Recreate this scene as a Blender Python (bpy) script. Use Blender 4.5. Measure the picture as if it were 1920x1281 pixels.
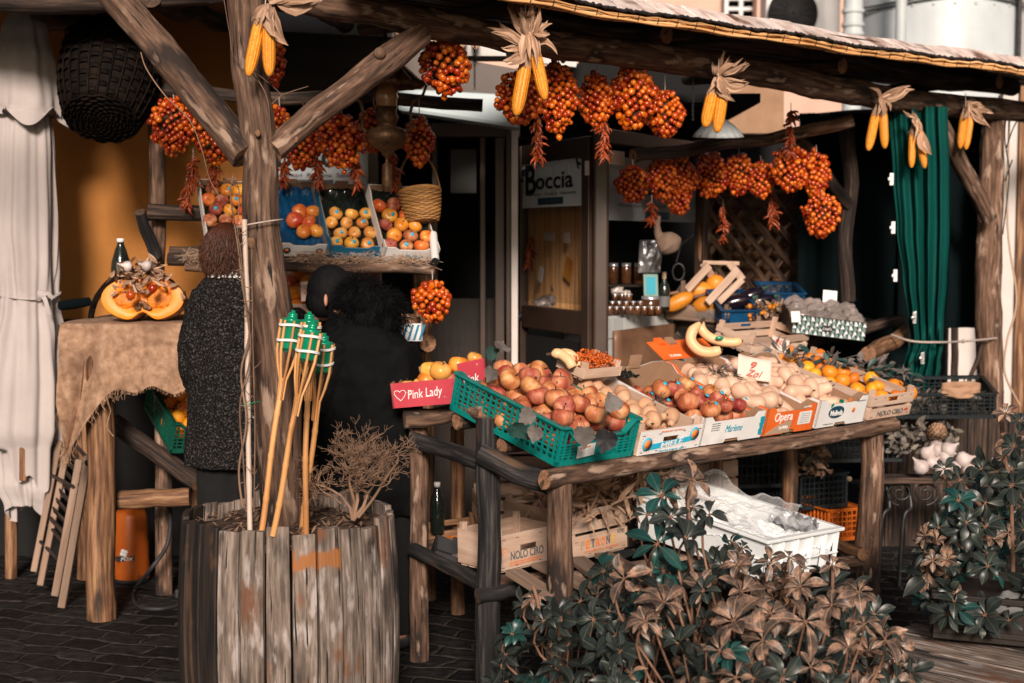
import bpy, math, random
from mathutils import Vector, Matrix, noise
from math import sin, cos, pi, radians, sqrt
V3 = Vector
rng = random.Random(7)
for o in list(bpy.data.objects): bpy.data.objects.remove(o)
SC = bpy.context.scene
COL = SC.collection
# ---------------------------------------------------------------- camera
CAMZ = 1.65; PITCH = radians(4.08); FPX = 2666.7
cd = bpy.data.cameras.new('camera'); cam = bpy.data.objects.new('camera', cd); COL.objects.link(cam)
cam.location = (0, 0, CAMZ); cam.rotation_euler = (pi/2 - PITCH, 0, 0)
cd.lens = 50; cd.sensor_width = 36; cd.clip_end = 400; cd.clip_start = .05
cd.dof.use_dof = True; cd.dof.focus_distance = 5.0; cd.dof.aperture_fstop = 2.8
SC.camera = cam
# ---------------------------------------------------------------- world, sun, exposure
SUN_AZ = Vector((0.04, -0.999)); SUN_EL = radians(23)      # azimuth vector points to the sun
w = bpy.data.worlds.new("World"); SC.world = w; w.use_nodes = True
nt = w.node_tree; bg = nt.nodes['Background']
sky = nt.nodes.new('ShaderNodeTexSky'); sky.sky_type = 'NISHITA'; sky.sun_disc = False
sky.sun_elevation = SUN_EL; sky.sun_rotation = math.atan2(SUN_AZ.x, SUN_AZ.y)
sky.air_density = 1.0; sky.dust_density = 3.0
nt.links.new(sky.outputs[0], bg.inputs[0]); bg.inputs[1].default_value = 0.05
sd = bpy.data.lights.new('sun', 'SUN'); so = bpy.data.objects.new('sun', sd); COL.objects.link(so)
sd.energy = 5.0; sd.angle = radians(12); sd.color = (1.0, .86, .75)
sdir = Vector((SUN_AZ.x*cos(SUN_EL), SUN_AZ.y*cos(SUN_EL), sin(SUN_EL))).normalized()
so.rotation_euler = sdir.to_track_quat('Z', 'Y').to_euler(); so.location = sdir*20
SC.view_settings.view_transform = 'Standard'; SC.view_settings.look = 'None'
SC.view_settings.exposure = 0.08; SC.view_settings.gamma = 1
# ---------------------------------------------------------------- pixel -> space helpers
_f = Vector((0, cos(PITCH), -sin(PITCH))); _u = Vector((0, sin(PITCH), cos(PITCH)))
def ray(px, py): return _f + Vector((1, 0, 0))*((px-960)/FPX) + _u*((640.5-py)/FPX)
def at(px, py, Y):
    r = ray(px, py); return Vector((0, 0, CAMZ)) + r*(Y/r.y)
def atz(px, py, z):
    r = ray(px, py); return Vector((0, 0, CAMZ)) + r*((z-CAMZ)/r.z)
def rfree(a, b): return rng.uniform(a, b)
def lerp(a, b, t): return a+(b-a)*t
# ---------------------------------------------------------------- object helpers
def link(o): COL.objects.link(o); return o
def tag(o, label=None, cat=None, group=None, kind=None):
    if label: o['label'] = label
    if cat: o['category'] = cat
    if group: o['group'] = group
    if kind: o['kind'] = kind
    return o
def thing(name, label, cat, loc=(0, 0, 0), rz=0, group=None):
    o = link(bpy.data.objects.new(name, None)); o.location = loc; o.rotation_euler = (0, 0, rz)
    o.empty_display_size = .1
    return tag(o, label, cat, group)
def mw(o):
    m = o.matrix_basis.copy()
    if o.parent: m = mw(o.parent) @ m
    return m
def kids(o): return [c for c in COL.objects if c.parent == o]
_ch = {}
def regkids(o):
    return _ch.get(o.name, [])
def copy_tree(o, parent=None):
    c = link(o.copy())
    if parent: c.parent = parent; _ch.setdefault(parent.name, []).append(c)
    for k in list(regkids(o)): copy_tree(k, c)
    return c
class MB:
    def __init__(s): s.V = []; s.F = []; s.G = []; s.R = []; s.MI = []; s.S = []
    def add(s, verts, faces, g=None, mi=0, smooth=True, M=None, rnd=None):
        b = len(s.V); r = rng.random() if rnd is None else rnd
        off = Vector((r*13.7, r*7.3, r*29.1))
        for i, v in enumerate(verts):
            v = Vector(v)
            gg = Vector(g[i]) if g is not None else v.copy()
            s.G.append(gg+off); s.V.append(M @ v if M is not None else v); s.R.append(r)
        mis = mi if isinstance(mi, list) else [mi]*len(faces)
        for f, m in zip(faces, mis):
            s.F.append([b+i for i in f]); s.MI.append(m)
            s.S.append(smooth)
        return s
    def box(s, c, size, M=None, mi=0, rnd=None, taper=1.0):
        x, y, z = [k/2 for k in size]; c = Vector(c)
        vs = []; g = []
        for k in (-1, 1):
            t = taper if k > 0 else 1
            for a, b in ((-1, -1), (1, -1), (1, 1), (-1, 1)):
                p = Vector((a*x*t, b*y*t, k*z)); vs.append(c+p)
                # grain runs along the longest axis, stored on g.z
                ax = max(range(3), key=lambda i: size[i]); q = list(p); q[ax], q[2] = q[2], q[ax]; g.append(q)
        fs = [(0, 3, 2, 1), (4, 5, 6, 7), (0, 1, 5, 4), (1, 2, 6, 5), (2, 3, 7, 6), (3, 0, 4, 7)]
        return s.add(vs, fs, g, mi, False, M, rnd)
    def beam(s, p0, p1, wd, th, up=(0, 0, 1), mi=0, rnd=None):
        p0 = Vector(p0); p1 = Vector(p1); z = (p1-p0); L = z.length; z.normalize(); up = Vector(up)
        y = z.cross(up).cross(z)
        if y.length < 1e-4: y = z.orthogonal()
        y.normalize(); x = y.cross(z)
        M = Matrix((x, y, z)).transposed().to_4x4(); M.translation = (p0+p1)/2
        return s.box((0, 0, 0), (wd, th, L), M, mi, rnd)
    def tube(s, pts, rad, n=8, mi=0, cap=0, lump=0, close=True, flat=1.0, seed=None, smooth=True, rnd=None, lscale=7.0):
        pts = [Vector(p) for p in pts]; m = len(pts)
        if not hasattr(rad, '__len__'): rad = [rad]*m
        sdv = (rng.random()*50 if seed is None else seed)
        vs = []; g = []; L = 0
        t0 = (pts[1]-pts[0]).normalized(); nx = t0.orthogonal().normalized()
        if abs(t0.z) > .9: nx = (Vector((1, 0, 0)) - t0*t0.x).normalized()
        elif abs(t0.z) < .9: nx = (Vector((0, 0, 1)) - t0*t0.z).normalized()
        for i in range(m):
            if i == 0: t = t0
            elif i == m-1: t = (pts[i]-pts[i-1])
            else: t = (pts[i+1]-pts[i-1])
            if t.length < 1e-7: t = t0
            t = t.normalized(); nx = (nx - t*nx.dot(t)).normalized(); ny = t.cross(nx)
            if i: L += (pts[i]-pts[i-1]).length
            for k in range(n):
                a = 2*pi*k/n; r = rad[i]
                if lump: r *= 1+lump*noise.noise(Vector((cos(a)*1.2+sdv, sin(a)*1.2, L*lscale)))+lump*.4*noise.noise(Vector((cos(a)*3+sdv, sin(a)*3, L*lscale*3.2)))
                vs.append(pts[i]+nx*cos(a)*r+ny*sin(a)*r*flat); g.append((cos(a)*rad[i], sin(a)*rad[i], L))
        fs = [(i*n+k, i*n+(k+1) % n, (i+1)*n+(k+1) % n, (i+1)*n+k) for i in range(m-1) for k in range(n)]
        r = rng.random() if rnd is None else rnd
        s.add(vs, fs, g, mi, smooth, None, r)
        if close:
            for e in (0, m-1):
                ring = vs[e*n:(e+1)*n]; gg = [Vector((q[0], q[1], 0)) for q in g[e*n:(e+1)*n]]
                c = sum(ring, Vector())/n
                f = [((k+1) % n, k, n) if e == 0 else (k, (k+1) % n, n) for k in range(n)]
                s.add(ring+[c], f, gg+[Vector((0, 0, 0))], cap, False, None, r)
        return s
    def log(s, p0, p1, r0, r1=None, bend=.03, n=14, seg=14, mi=0, cap=1, lump=.12, seed=None):
        p0 = Vector(p0); p1 = Vector(p1); r1 = r0 if r1 is None else r1
        sdv = rng.random()*90 if seed is None else seed
        ax = (p1-p0); L = ax.length; a = ax.normalized().orthogonal(); b = ax.normalized().cross(a)
        pts = []; rr = []
        for i in range(seg+1):
            t = i/seg; wv = sin(pi*t)
            o = a*noise.noise(Vector((sdv, t*2, 0)))*bend*wv*L + b*noise.noise(Vector((sdv, t*2, 9)))*bend*wv*L
            pts.append(p0+ax*t+o); rr.append(lerp(r0, r1, t)*(1+.08*noise.noise(Vector((sdv, 5, t*6)))))
        # knots: local swellings
        return s.tube(pts, rr, n, mi, cap, lump, seed=sdv)
    def lathe(s, prof, n=24, M=None, mi=0, fn=None, smooth=True, rnd=None, arc=2*pi):
        m = len(prof); vs = []; full = abs(arc-2*pi) < 1e-6; nn = n if full else n+1
        for (r, z) in prof:
            for k in range(nn):
                a = arc*k/n; rr = r*(fn(a, z, r) if fn else 1); vs.append((rr*cos(a), rr*sin(a), z))
        fs = [(i*nn+k, i*nn+(k+1) % nn, (i+1)*nn+(k+1) % nn, (i+1)*nn+k) for i in range(m-1) for k in range(n)]
        return s.add(vs, fs, None, mi, smooth, M, rnd)
    def ball(s, c, r, n=12, m=8, M=None, mi=0, sc=(1, 1, 1), lump=0, rnd=None, seed=None):
        sdv = rng.random()*40 if seed is None else seed
        vs = []; g = []; c = Vector(c)
        for i in range(m+1):
            th = pi*i/m
            for k in range(n):
                a = 2*pi*k/n; p = Vector((sin(th)*cos(a), sin(th)*sin(a), cos(th)))
                q = 1+(lump*noise.noise(p*1.6+Vector((sdv, 0, 0))) if lump else 0)
                vs.append(c+Vector((p.x*sc[0], p.y*sc[1], p.z*sc[2]))*r*q); g.append(p*r)
        fs = [(i*n+k, i*n+(k+1) % n, (i+1)*n+(k+1) % n, (i+1)*n+k)[::-1] for i in range(m) for k in range(n)]
        return s.add(vs, fs, g, mi, True, M, rnd)
    def grid(s, fn, nu, nv, mi=0, smooth=True, M=None, rnd=None, keep=None, gs=None):
        vs = []; g = []
        for j in range(nv+1):
            for i in range(nu+1):
                p = fn(i/nu, j/nv); vs.append(p); g.append((i/nu*(gs[0] if gs else 1), 0, j/nv*(gs[1] if gs else 1)))
        W = nu+1
        fs = [(j*W+i, j*W+i+1, (j+1)*W+i+1, (j+1)*W+i) for j in range(nv) for i in range(nu) if keep is None or keep((i+.5)/nu, (j+.5)/nv)]
        return s.add(vs, fs, g if gs else None, mi, smooth, M, rnd)
    def poly(s, pts2, th, M=None, mi=0, rnd=None, smooth=False):
        """outline in local x,z extruded along y (thickness th)"""
        n = len(pts2); vs = [(x, -th/2, z) for x, z in pts2]+[(x, th/2, z) for x, z in pts2]
        fs = [tuple(range(n)), tuple(range(2*n-1, n-1, -1))]+[(i, i+n, (i+1) % n+n, (i+1) % n) for i in range(n)]
        g = [(v[2], v[1], v[0]) for v in vs]
        return s.add(vs, fs, g, mi, smooth, M, rnd)
    def build(s, name, mats, parent=None, bevel=0, solid=0, subsurf=0, remesh=0, smoothmod=0, disp=None, kind=None):
        mats = mats if isinstance(mats, (list, tuple)) else [mats]
        if parent is not None: inv = mw(parent).inverted(); vs = [inv @ v for v in s.V]; loc = None
        else:
            xs = [v.x for v in s.V]; ys = [v.y for v in s.V]; zs = [v.z for v in s.V]
            loc = Vector(((min(xs)+max(xs))/2, (min(ys)+max(ys))/2, min(zs))); vs = [v-loc for v in s.V]
        me = bpy.data.meshes.new(name); me.from_pydata([tuple(v) for v in vs], [], s.F)
        for m in mats: me.materials.append(MAT[m] if isinstance(m, str) else m)
        me.polygons.foreach_set('material_index', s.MI); me.polygons.foreach_set('use_smooth', s.S)
        a = me.attributes.new('gco', 'FLOAT_VECTOR', 'POINT'); a.data.foreach_set('vector', [c for v in s.G for c in v])
        a = me.attributes.new('rnd', 'FLOAT', 'POINT'); a.data.foreach_set('value', s.R)
        me.update(); o = link(bpy.data.objects.new(name, me))
        if parent is not None: o.parent = parent; _ch.setdefault(parent.name, []).append(o)
        if loc is not None: o.location = loc
        if kind: o['kind'] = kind
        if remesh:
            m = o.modifiers.new('r', 'REMESH'); m.mode = 'VOXEL'; m.voxel_size = remesh; m.use_smooth_shade = True
        if smoothmod:
            m = o.modifiers.new('s', 'SMOOTH'); m.factor = .6; m.iterations = smoothmod
        if disp:
            for strength, size in disp:
                t = bpy.data.textures.new('d', 'CLOUDS'); t.noise_scale = size; t.noise_depth = 2
                m = o.modifiers.new('d', 'DISPLACE'); m.texture = t; m.strength = strength; m.mid_level = .5
                m.texture_coords = 'LOCAL'
        if solid: m = o.modifiers.new('so', 'SOLIDIFY'); m.thickness = solid; m.offset = 0
        if bevel:
            m = o.modifiers.new('b', 'BEVEL'); m.width = bevel; m.segments = 2; m.limit_method = 'ANGLE'; m.angle_limit = radians(50)
            m.use_clamp_overlap = True
        if subsurf: m = o.modifiers.new('ss', 'SUBSURF'); m.levels = subsurf; m.render_levels = subsurf
        return o
def frame(o, x, y=None, z=None):
    """matrix from origin and axes; missing axis by cross product"""
    x = Vector(x).normalized()
    if z is None: y = Vector(y); y = (y-x*y.dot(x)).normalized(); z = x.cross(y)
    else: z = Vector(z); z = (z-x*z.dot(x)).normalized(); y = z.cross(x)
    M = Matrix((x, y, z)).transposed().to_4x4(); M.translation = Vector(o); return M
def T(x, y, z): return Matrix.Translation((x, y, z))
def Rz(a): return Matrix.Rotation(a, 4, 'Z')
def Rx(a): return Matrix.Rotation(a, 4, 'X')
def Ry(a): return Matrix.Rotation(a, 4, 'Y')
def Sc(a, b=None, c=None): return Matrix.Diagonal((a, a if b is None else b, a if c is None else c, 1))
def text(txt, parent, M, size, mat, width=None, shear=0, bold=0, name='lettering', spacing=1.0, yscale=1.0, center=True):
    """letters lying on a surface: M maps local x (reading), z (up); y=-normal; slightly proud"""
    cu = bpy.data.curves.new('t', 'FONT'); cu.body = txt; cu.size = 1; cu.shear = shear; cu.offset = bold; cu.extrude = .01
    cu.space_character = spacing; cu.resolution_u = 3; cu.align_x = 'LEFT'
    to = bpy.data.objects.new('t', cu); COL.objects.link(to)
    dg = bpy.context.evaluated_depsgraph_get(); dg.update()
    me = bpy.data.meshes.new_from_object(to.evaluated_get(dg)); bpy.data.objects.remove(to)
    if not len(me.vertices): return None
    xs = [v.co.x for v in me.vertices]; ys = [v.co.y for v in me.vertices]
    x0, x1, y0, y1 = min(xs), max(xs), min(ys), max(ys)
    sy = size/.72*yscale; sx = (width/(x1-x0)) if width else sy
    inv = mw(parent).inverted() if parent else Matrix()
    X = inv @ M
    for v in me.vertices:
        x = (v.co.x-((x0+x1)/2 if center else x0))*sx; z = (v.co.y-.36)*sy; y = -.0012-v.co.z*.06
        v.co = X @ Vector((x, y, z))
    if mat in MAT: me.materials.append(MAT[mat])
    me.name = name; o = link(bpy.data.objects.new(name, me)); o.parent = parent
    _ch.setdefault(parent.name, []).append(o); return o
# ---------------------------------------------------------------- materials
MAT = {}
def c4(c): return (c[0], c[1], c[2], 1)
def pmat(name, ramp, scale=6, stretch=(1, 1, 1), detail=6, rough=.75, bump=.25, bscale=None, bstretch=None, var=.25, ovar=0,
         metal=0, spec=.4, stain=None, co='gco', dist=.0, sheen=0, sub=0, trans=0, coat=0, alpha=1, wave=None, voro=None, emis=None, lin=None, hue=0):
    m = bpy.data.materials.new(name); m.use_nodes = True; MAT[name] = m
    nt = m.node_tree; N = nt.nodes; L = nt.links; b = N['Principled BSDF']
    if co == 'gco': a = N.new('ShaderNodeAttribute'); a.attribute_name = 'gco'; src = a.outputs['Vector']
    elif co == 'obj': a = N.new('ShaderNodeTexCoord'); src = a.outputs['Object']
    else:
        a = N.new('ShaderNodeNewGeometry'); src = a.outputs['Position']
    def mp(sc, st):
        n = N.new('ShaderNodeMapping'); n.inputs['Scale'].default_value = [sc*k for k in st]; L.new(src, n.inputs[0]); return n.outputs[0]
    nz = N.new('ShaderNodeTexNoise'); nz.inputs['Scale'].default_value = 1; nz.inputs['Detail'].default_value = detail
    nz.inputs['Roughness'].default_value = .62; nz.inputs['Distortion'].default_value = dist
    L.new(mp(scale, stretch), nz.inputs['Vector']); fac = nz.outputs['Fac']
    cr = N.new('ShaderNodeValToRGB'); el = cr.color_ramp.elements
    ramp = [(.3, ramp), (.7, ramp)] if isinstance(ramp[0], float) else list(ramp)
    el[0].position = ramp[0][0]; el[0].color = c4(ramp[0][1]); el[1].position = ramp[-1][0]; el[1].color = c4(ramp[-1][1])
    for p, c in ramp[1:-1]: e = el.new(p); e.color = c4(c)
    L.new(fac, cr.inputs[0]); colr = cr.outputs[0]
    def mixc(f, A, B, mode='MIX'):
        x = N.new('ShaderNodeMix'); x.data_type = 'RGBA'; x.blend_type = mode
        if isinstance(f, float): x.inputs[0].default_value = f
        else: L.new(f, x.inputs[0])
        if isinstance(A, tuple): x.inputs[6].default_value = c4(A)
        else: L.new(A, x.inputs[6])
        if isinstance(B, tuple): x.inputs[7].default_value = c4(B)
        else: L.new(B, x.inputs[7])
        return x.outputs[2]
    for st in (stain or []):                       # (colour, scale, lo, hi, stretch)
        n2 = N.new('ShaderNodeTexNoise'); n2.inputs['Scale'].default_value = 1; n2.inputs['Detail'].default_value = 4
        L.new(mp(st[1], st[4] if len(st) > 4 else (1, 1, 1)), n2.inputs['Vector'])
        r = N.new('ShaderNodeMapRange'); r.inputs[1].default_value = st[2]; r.inputs[2].default_value = st[3]
        L.new(n2.outputs['Fac'], r.inputs[0]); colr = mixc(r.outputs[0], colr, st[0])
    hgt = None
    if wave:   # (axis, scale, distortion, colour, strength) lines, e.g. weave / reeds / knit
        wv = N.new('ShaderNodeTexWave'); wv.bands_direction = wave[0]; wv.inputs['Scale'].default_value = wave[1]
        wv.inputs['Distortion'].default_value = wave[2]; L.new(src, wv.inputs['Vector'])
        mr = N.new('ShaderNodeMapRange'); mr.inputs[3].default_value = 0; mr.inputs[4].default_value = wave[4]; mr.inputs[1].default_value = .75; mr.inputs[2].default_value = .1
        L.new(wv.outputs['Fac'], mr.inputs[0]); colr = mixc(mr.outputs[0], colr, wave[3]); hgt = wv.outputs['Fac']
    at_ = N.new('ShaderNodeAttribute'); at_.attribute_name = 'rnd'
    hs = N.new('ShaderNodeHueSaturation'); ma = N.new('ShaderNodeMath'); ma.operation = 'MULTIPLY_ADD'
    L.new(at_.outputs['Fac'], ma.inputs[0]); ma.inputs[1].default_value = var; ma.inputs[2].default_value = 1-var/2
    val = ma.outputs[0]
    if ovar:
        oi = N.new('ShaderNodeObjectInfo'); m2 = N.new('ShaderNodeMath'); m2.operation = 'MULTIPLY_ADD'
        L.new(oi.outputs['Random'], m2.inputs[0]); m2.inputs[1].default_value = ovar; m2.inputs[2].default_value = 1-ovar/2
        m3 = N.new('ShaderNodeMath'); m3.operation = 'MULTIPLY'; L.new(val, m3.inputs[0]); L.new(m2.outputs[0], m3.inputs[1]); val = m3.outputs[0]
        if hue:
            m4 = N.new('ShaderNodeMath'); m4.operation = 'MULTIPLY_ADD'; L.new(oi.outputs['Random'], m4.inputs[0])
            m4.inputs[1].default_value = hue; m4.inputs[2].default_value = .5-hue/2; L.new(m4.outputs[0], hs.inputs['Hue'])
    L.new(val, hs.inputs['Value']); L.new(colr, hs.inputs['Color']); L.new(hs.outputs[0], b.inputs['Base Color'])
    b.inputs['Roughness'].default_value = rough; b.inputs['Metallic'].default_value = metal
    b.inputs['Specular IOR Level'].default_value = spec
    if sheen: b.inputs['Sheen Weight'].default_value = sheen
    if sub: b.inputs['Subsurface Weight'].default_value = sub; b.inputs['Subsurface Radius'].default_value = (.02, .01, .005)
    if trans: b.inputs['Transmission Weight'].default_value = trans
    if coat: b.inputs['Coat Weight'].default_value = coat; b.inputs['Coat Roughness'].default_value = .15
    if alpha < 1: b.inputs['Alpha'].default_value = alpha
    if emis: b.inputs['Emission Color'].default_value = c4(emis[0]); b.inputs['Emission Strength'].default_value = emis[1]
    if bump:
        bn = N.new('ShaderNodeTexNoise'); bn.inputs['Scale'].default_value = 1; bn.inputs['Detail'].default_value = 5
        L.new(mp(bscale or scale*2, bstretch or stretch), bn.inputs['Vector']); h = bn.outputs['Fac']
        if hgt is not None:
            x = N.new('ShaderNodeMath'); x.operation = 'MULTIPLY_ADD'; L.new(hgt, x.inputs[0]); x.inputs[1].default_value = .8; L.new(h, x.inputs[2]); h = x.outputs[0]
        bp = N.new('ShaderNodeBump'); bp.inputs['Strength'].default_value = bump; bp.inputs['Distance'].default_value = .006
        L.new(h, bp.inputs['Height']); L.new(bp.outputs[0], b.inputs['Normal'])
    return m
G = (1, 1, .09)   # grain stretch (along z)
pmat('log', [(.34, (.035, .018, .011)), (.5, (.11, .06, .038)), (.68, (.24, .145, .098))], 60, (1, 1, .1), rough=.85, bump=.9, bscale=40,
     bstretch=(1, 1, .08), var=.35, stain=[((.022, .013, .01), 11, .53, .62, (1, 1, .3)), ((.33, .225, .165), 22, .58, .66, (1, 1, .3)), ((.01, .007, .006), 80, .64, .68, (1, 1, .06))])
pmat('log_dark', [(.38, (.003, .003, .004)), (.52, (.013, .012, .013)), (.68, (.065, .055, .05))], 75, (1, 1, .05), rough=.8, bump=1, bscale=45,
     bstretch=(1, 1, .08), var=.3, stain=[((.1, .055, .03), 7, .6, .7, (1, 1, .3))])
pmat('log_warm', [(.36, (.05, .02, .009)), (.5, (.17, .08, .038)), (.66, (.34, .19, .1))], 65, (1, 1, .06), rough=.75, bump=.8, bscale=36,
     bstretch=(1, 1, .08), var=.3, stain=[((.03, .016, .01), 8, .58, .68, (1, 1, .25))])
pmat('log_shaded', [(.38, (.007, .0045, .0035)), (.52, (.032, .019, .014)), (.68, (.11, .066, .045))], 65, (1, 1, .06), rough=.85, bump=.9, bscale=38,
     bstretch=(1, 1, .08), var=.3)  # shaded copy of the log colours, for timber under roof and tables
pmat('end_grain', [(.3, (.13, .06, .03)), (.7, (.34, .18, .1))], 60, (1, 1, 1), rough=.9, bump=.5, var=.4, stain=[((.06, .035, .02), 25, .56, .62)])
pmat('end_dark', [(.3, (.02, .013, .01)), (.7, (.1, .06, .04))], 60, (1, 1, 1), rough=.9, bump=.5, var=.4)
pmat('stave', [(.32, (.07, .05, .038)), (.5, (.17, .13, .105)), (.68, (.31, .25, .215))], 70, (1, 1, .09), rough=.85, bump=1, bscale=55,
     bstretch=(1, 1, .05), var=.35, stain=[((.03, .022, .02), 7, .52, .68, (1, 1, .5)), ((.16, .065, .03), 9, .58, .7, (1, 1, .6)), ((.36, .31, .29), 26, .57, .66, (1, 1, .25)), ((.01, .008, .007), 75, .62, .66, (1, 1, .05))])
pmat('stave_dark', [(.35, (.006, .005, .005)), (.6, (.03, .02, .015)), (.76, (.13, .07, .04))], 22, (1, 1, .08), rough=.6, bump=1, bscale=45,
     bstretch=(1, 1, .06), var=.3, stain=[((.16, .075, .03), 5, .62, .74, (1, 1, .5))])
pmat('rust', [(.3, (.1, .035, .012)), (.7, (.34, .13, .04))], 25, (1, 1, .6), rough=.9, bump=.5)
pmat('veneer', [(.3, (.36, .24, .17)), (.5, (.52, .36, .27)), (.7, (.66, .49, .38))], 18, (1, 1, .1), rough=.8, bump=.3, bscale=45,
     bstretch=(1, 1, .06), var=.3, stain=[((.26, .16, .1), 6, .62, .74, (1, 1, .3))])
pmat('veneer_old', [(.3, (.12, .075, .05)), (.7, (.34, .23, .17))], 18, (1, 1, .1), rough=.85, bump=.4, bscale=45, bstretch=(1, 1, .06), var=.4)
pmat('bamboo', [(.3, (.36, .15, .05)), (.55, (.6, .3, .11)), (.75, (.72, .45, .24))], 14, (1, 1, .12), rough=.45, bump=.15, var=.3, coat=.2,
     stain=[((.12, .045, .015), 10, .62, .7, (1, 1, .2))])
pmat('bamboo_pale', [(.3, (.45, .33, .26)), (.7, (.68, .55, .46))], 14, (1, 1, .12), rough=.5, bump=.15, var=.25)
pmat('reed', [(.3, (.38, .18, .06)), (.55, (.68, .37, .15)), (.72, (.8, .54, .3))], 12, (1, 1, .08), rough=.55, bump=.2, var=.6)
pmat('cloth', [(.3, (.36, .315, .305)), (.7, (.48, .43, .415))], 3, rough=.95, bump=.12, bscale=300, var=0, sheen=.2, stain=[((.36, .3, .28), 2.5, .55, .8)])
pmat('burlap', [(.3, (.2, .115, .068)), (.5, (.34, .205, .13)), (.7, (.46, .3, .2))], 30, rough=1, bump=.8, bscale=350, var=0, co='pos', stain=[((.16, .085, .05), 5, .55, .72)])
pmat('knit', [(.4, (.004, .004, .004)), (.55, (.014, .013, .013)), (.68, (.09, .08, .076))], 130, rough=1, bump=1, bscale=160, var=0, co='pos', detail=3, spec=.1)
pmat('coat', [(.3, (.0012, .0015, .0018)), (.7, (.0035, .004, .0045))], 5, rough=.85, bump=.15, bscale=60, var=0, co='pos', spec=.12)
pmat('trousers', [(.3, (.002, .002, .0025)), (.7, (.005, .005, .006))], 5, rough=.9, bump=.15, bscale=60, var=0, co='pos')
pmat('fur', [(.3, (.0015, .0015, .002)), (.7, (.006, .006, .007))], 40, rough=.9, spec=.1, bump=.3, var=.5)
pmat('hair_auburn', [(.3, (.022, .007, .004)), (.7, (.1, .03, .012))], 90, (1, 1, .2), rough=.5, bump=.6, var=.5)
pmat('hair_black', [(.3, (.003, .003, .0035)), (.7, (.008, .008, .009))], 90, (1, 1, .2), spec=.12, rough=.8, bump=.5, var=.3)
pmat('skin', [(.3, (.42, .2, .13)), (.7, (.52, .27, .18))], 12, rough=.55, bump=.1, sub=.1, var=0, co='pos')
pmat('scarf', [(.46, (.01, .01, .012)), (.52, (.62, .6, .58))], 70, rough=.9, bump=.2, var=0, co='pos', detail=1)
pmat('stucco', [(.3, (.37, .145, .032)), (.7, (.48, .2, .05))], 2.2, rough=.95, bump=.5, bscale=90, var=0, co='pos', stain=[((.33, .14, .03), 1.3, .55, .75), ((.34, .16, .05), 60, .7, .8)])
pmat('plaster_white', [(.3, (.5, .5, .49)), (.7, (.66, .65, .63))], 3, rough=.9, bump=.3, bscale=60, var=0, co='pos', stain=[((.42, .4, .38), 2, .5, .8)])
pmat('plaster_pink', [(.3, (.55, .36, .28)), (.7, (.66, .44, .35))], 2, rough=.9, bump=.3, bscale=60, var=0, co='pos')
pmat('frame_brown', [(.3, (.035, .02, .014)), (.7, (.055, .032, .023))], 5, rough=.4, bump=.05, var=.1, co='pos')
pmat('dark_wood', [(.3, (.006, .0035, .0025)), (.7, (.022, .013, .009))], 12, (1, 1, .12), rough=.7, bump=.4, var=.4)
pmat('interior', [(.3, (.002, .002, .0025)), (.7, (.005, .0048, .0048))], 4, rough=.9, bump=0, var=0, co='pos')  # near-black colour stands in for the shade of unlit rooms
pmat('cassette', [(.3, (.42, .5, .53)), (.7, (.52, .6, .62))], 2, rough=.4, bump=.03, var=0, co='pos')
pmat('tile_white', [(.3, (.42, .44, .44)), (.7, (.55, .56, .55))], 6, rough=.3, bump=.1, var=.15)
pmat('white_metal', [(.3, (.42, .46, .48)), (.7, (.54, .58, .6))], 3, rough=.45, bump=.06, bscale=20, var=.1, co='pos', stain=[((.42, .44, .45), 1.6, .5, .75, (3, 3, .5))])
pmat('white_frame', [(.3, (.55, .5, .47)), (.7, (.66, .6, .57))], 4, rough=.6, bump=.05, var=.1, co='pos')
pmat('teal', [(.3, (.0, .17, .15)), (.7, (.003, .22, .195))], 8, rough=.35, bump=.08, var=.12, spec=.5)
pmat('green_plastic', [(.3, (.003, .06, .04)), (.7, (.006, .085, .055))], 8, rough=.4, bump=.08, var=.12)
pmat('torch_green', [(.3, (.0, .2, .1)), (.7, (.005, .28, .15))], 8, rough=.25, bump=.05, var=.1, metal=.2, coat=.3)
pmat('blue_plastic', [(.3, (.002, .04, .11)), (.7, (.004, .06, .15))], 8, rough=.4, bump=.08, var=.12)
pmat('black_plastic', [(.3, (.009, .013, .015)), (.7, (.018, .024, .027))], 8, rough=.4, bump=.08, var=.2, stain=[((.05, .05, .05), 14, .62, .8)])
pmat('orange_plastic', [(.3, (.55, .12, .015)), (.7, (.68, .16, .02))], 8, rough=.4, bump=.08, var=.12)
pmat('tank_orange', [(.3, (.42, .085, .01)), (.7, (.52, .12, .015))], 6, rough=.4, bump=.05, var=0, co='pos', stain=[((.22, .05, .01), 12, .6, .75)])
pmat('white_plastic', [(.3, (.66, .69, .71)), (.7, (.76, .79, .8))], 8, rough=.4, bump=.05, var=.05, sub=.1)
pmat('ice', [(.3, (.72, .74, .75)), (.7, (.88, .9, .9))], 50, rough=.35, bump=1, bscale=90, var=.1, sub=.1)
pmat('card', [(.3, (.26, .15, .09)), (.7, (.34, .205, .125))], 9, rough=.9, bump=.15, var=.15)
pmat('card_white', [(.3, (.66, .65, .64)), (.7, (.78, .77, .76))], 6, rough=.7, bump=.1, bscale=15, var=.08, stain=[((.56, .53, .5), 7, .6, .8)])
pmat('card_magenta', [(.3, (.4, .03, .05)), (.7, (.5, .05, .075))], 8, rough=.6, bump=.1, bscale=20, var=.08, stain=[((.62, .4, .38), 30, .66, .72)])
pmat('card_orange', [(.3, (.68, .115, .015)), (.7, (.8, .16, .025))], 8, rough=.6, bump=.1, bscale=20, var=.08)
pmat('card_blue', [(.3, (.01, .14, .27)), (.7, (.02, .2, .35))], 8, rough=.6, bump=.1, bscale=20, var=.08)
pmat('card_black', [(.3, (.012, .012, .014)), (.7, (.024, .024, .027))], 8, rough=.6, bump=.1, bscale=20, var=.08)
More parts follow.
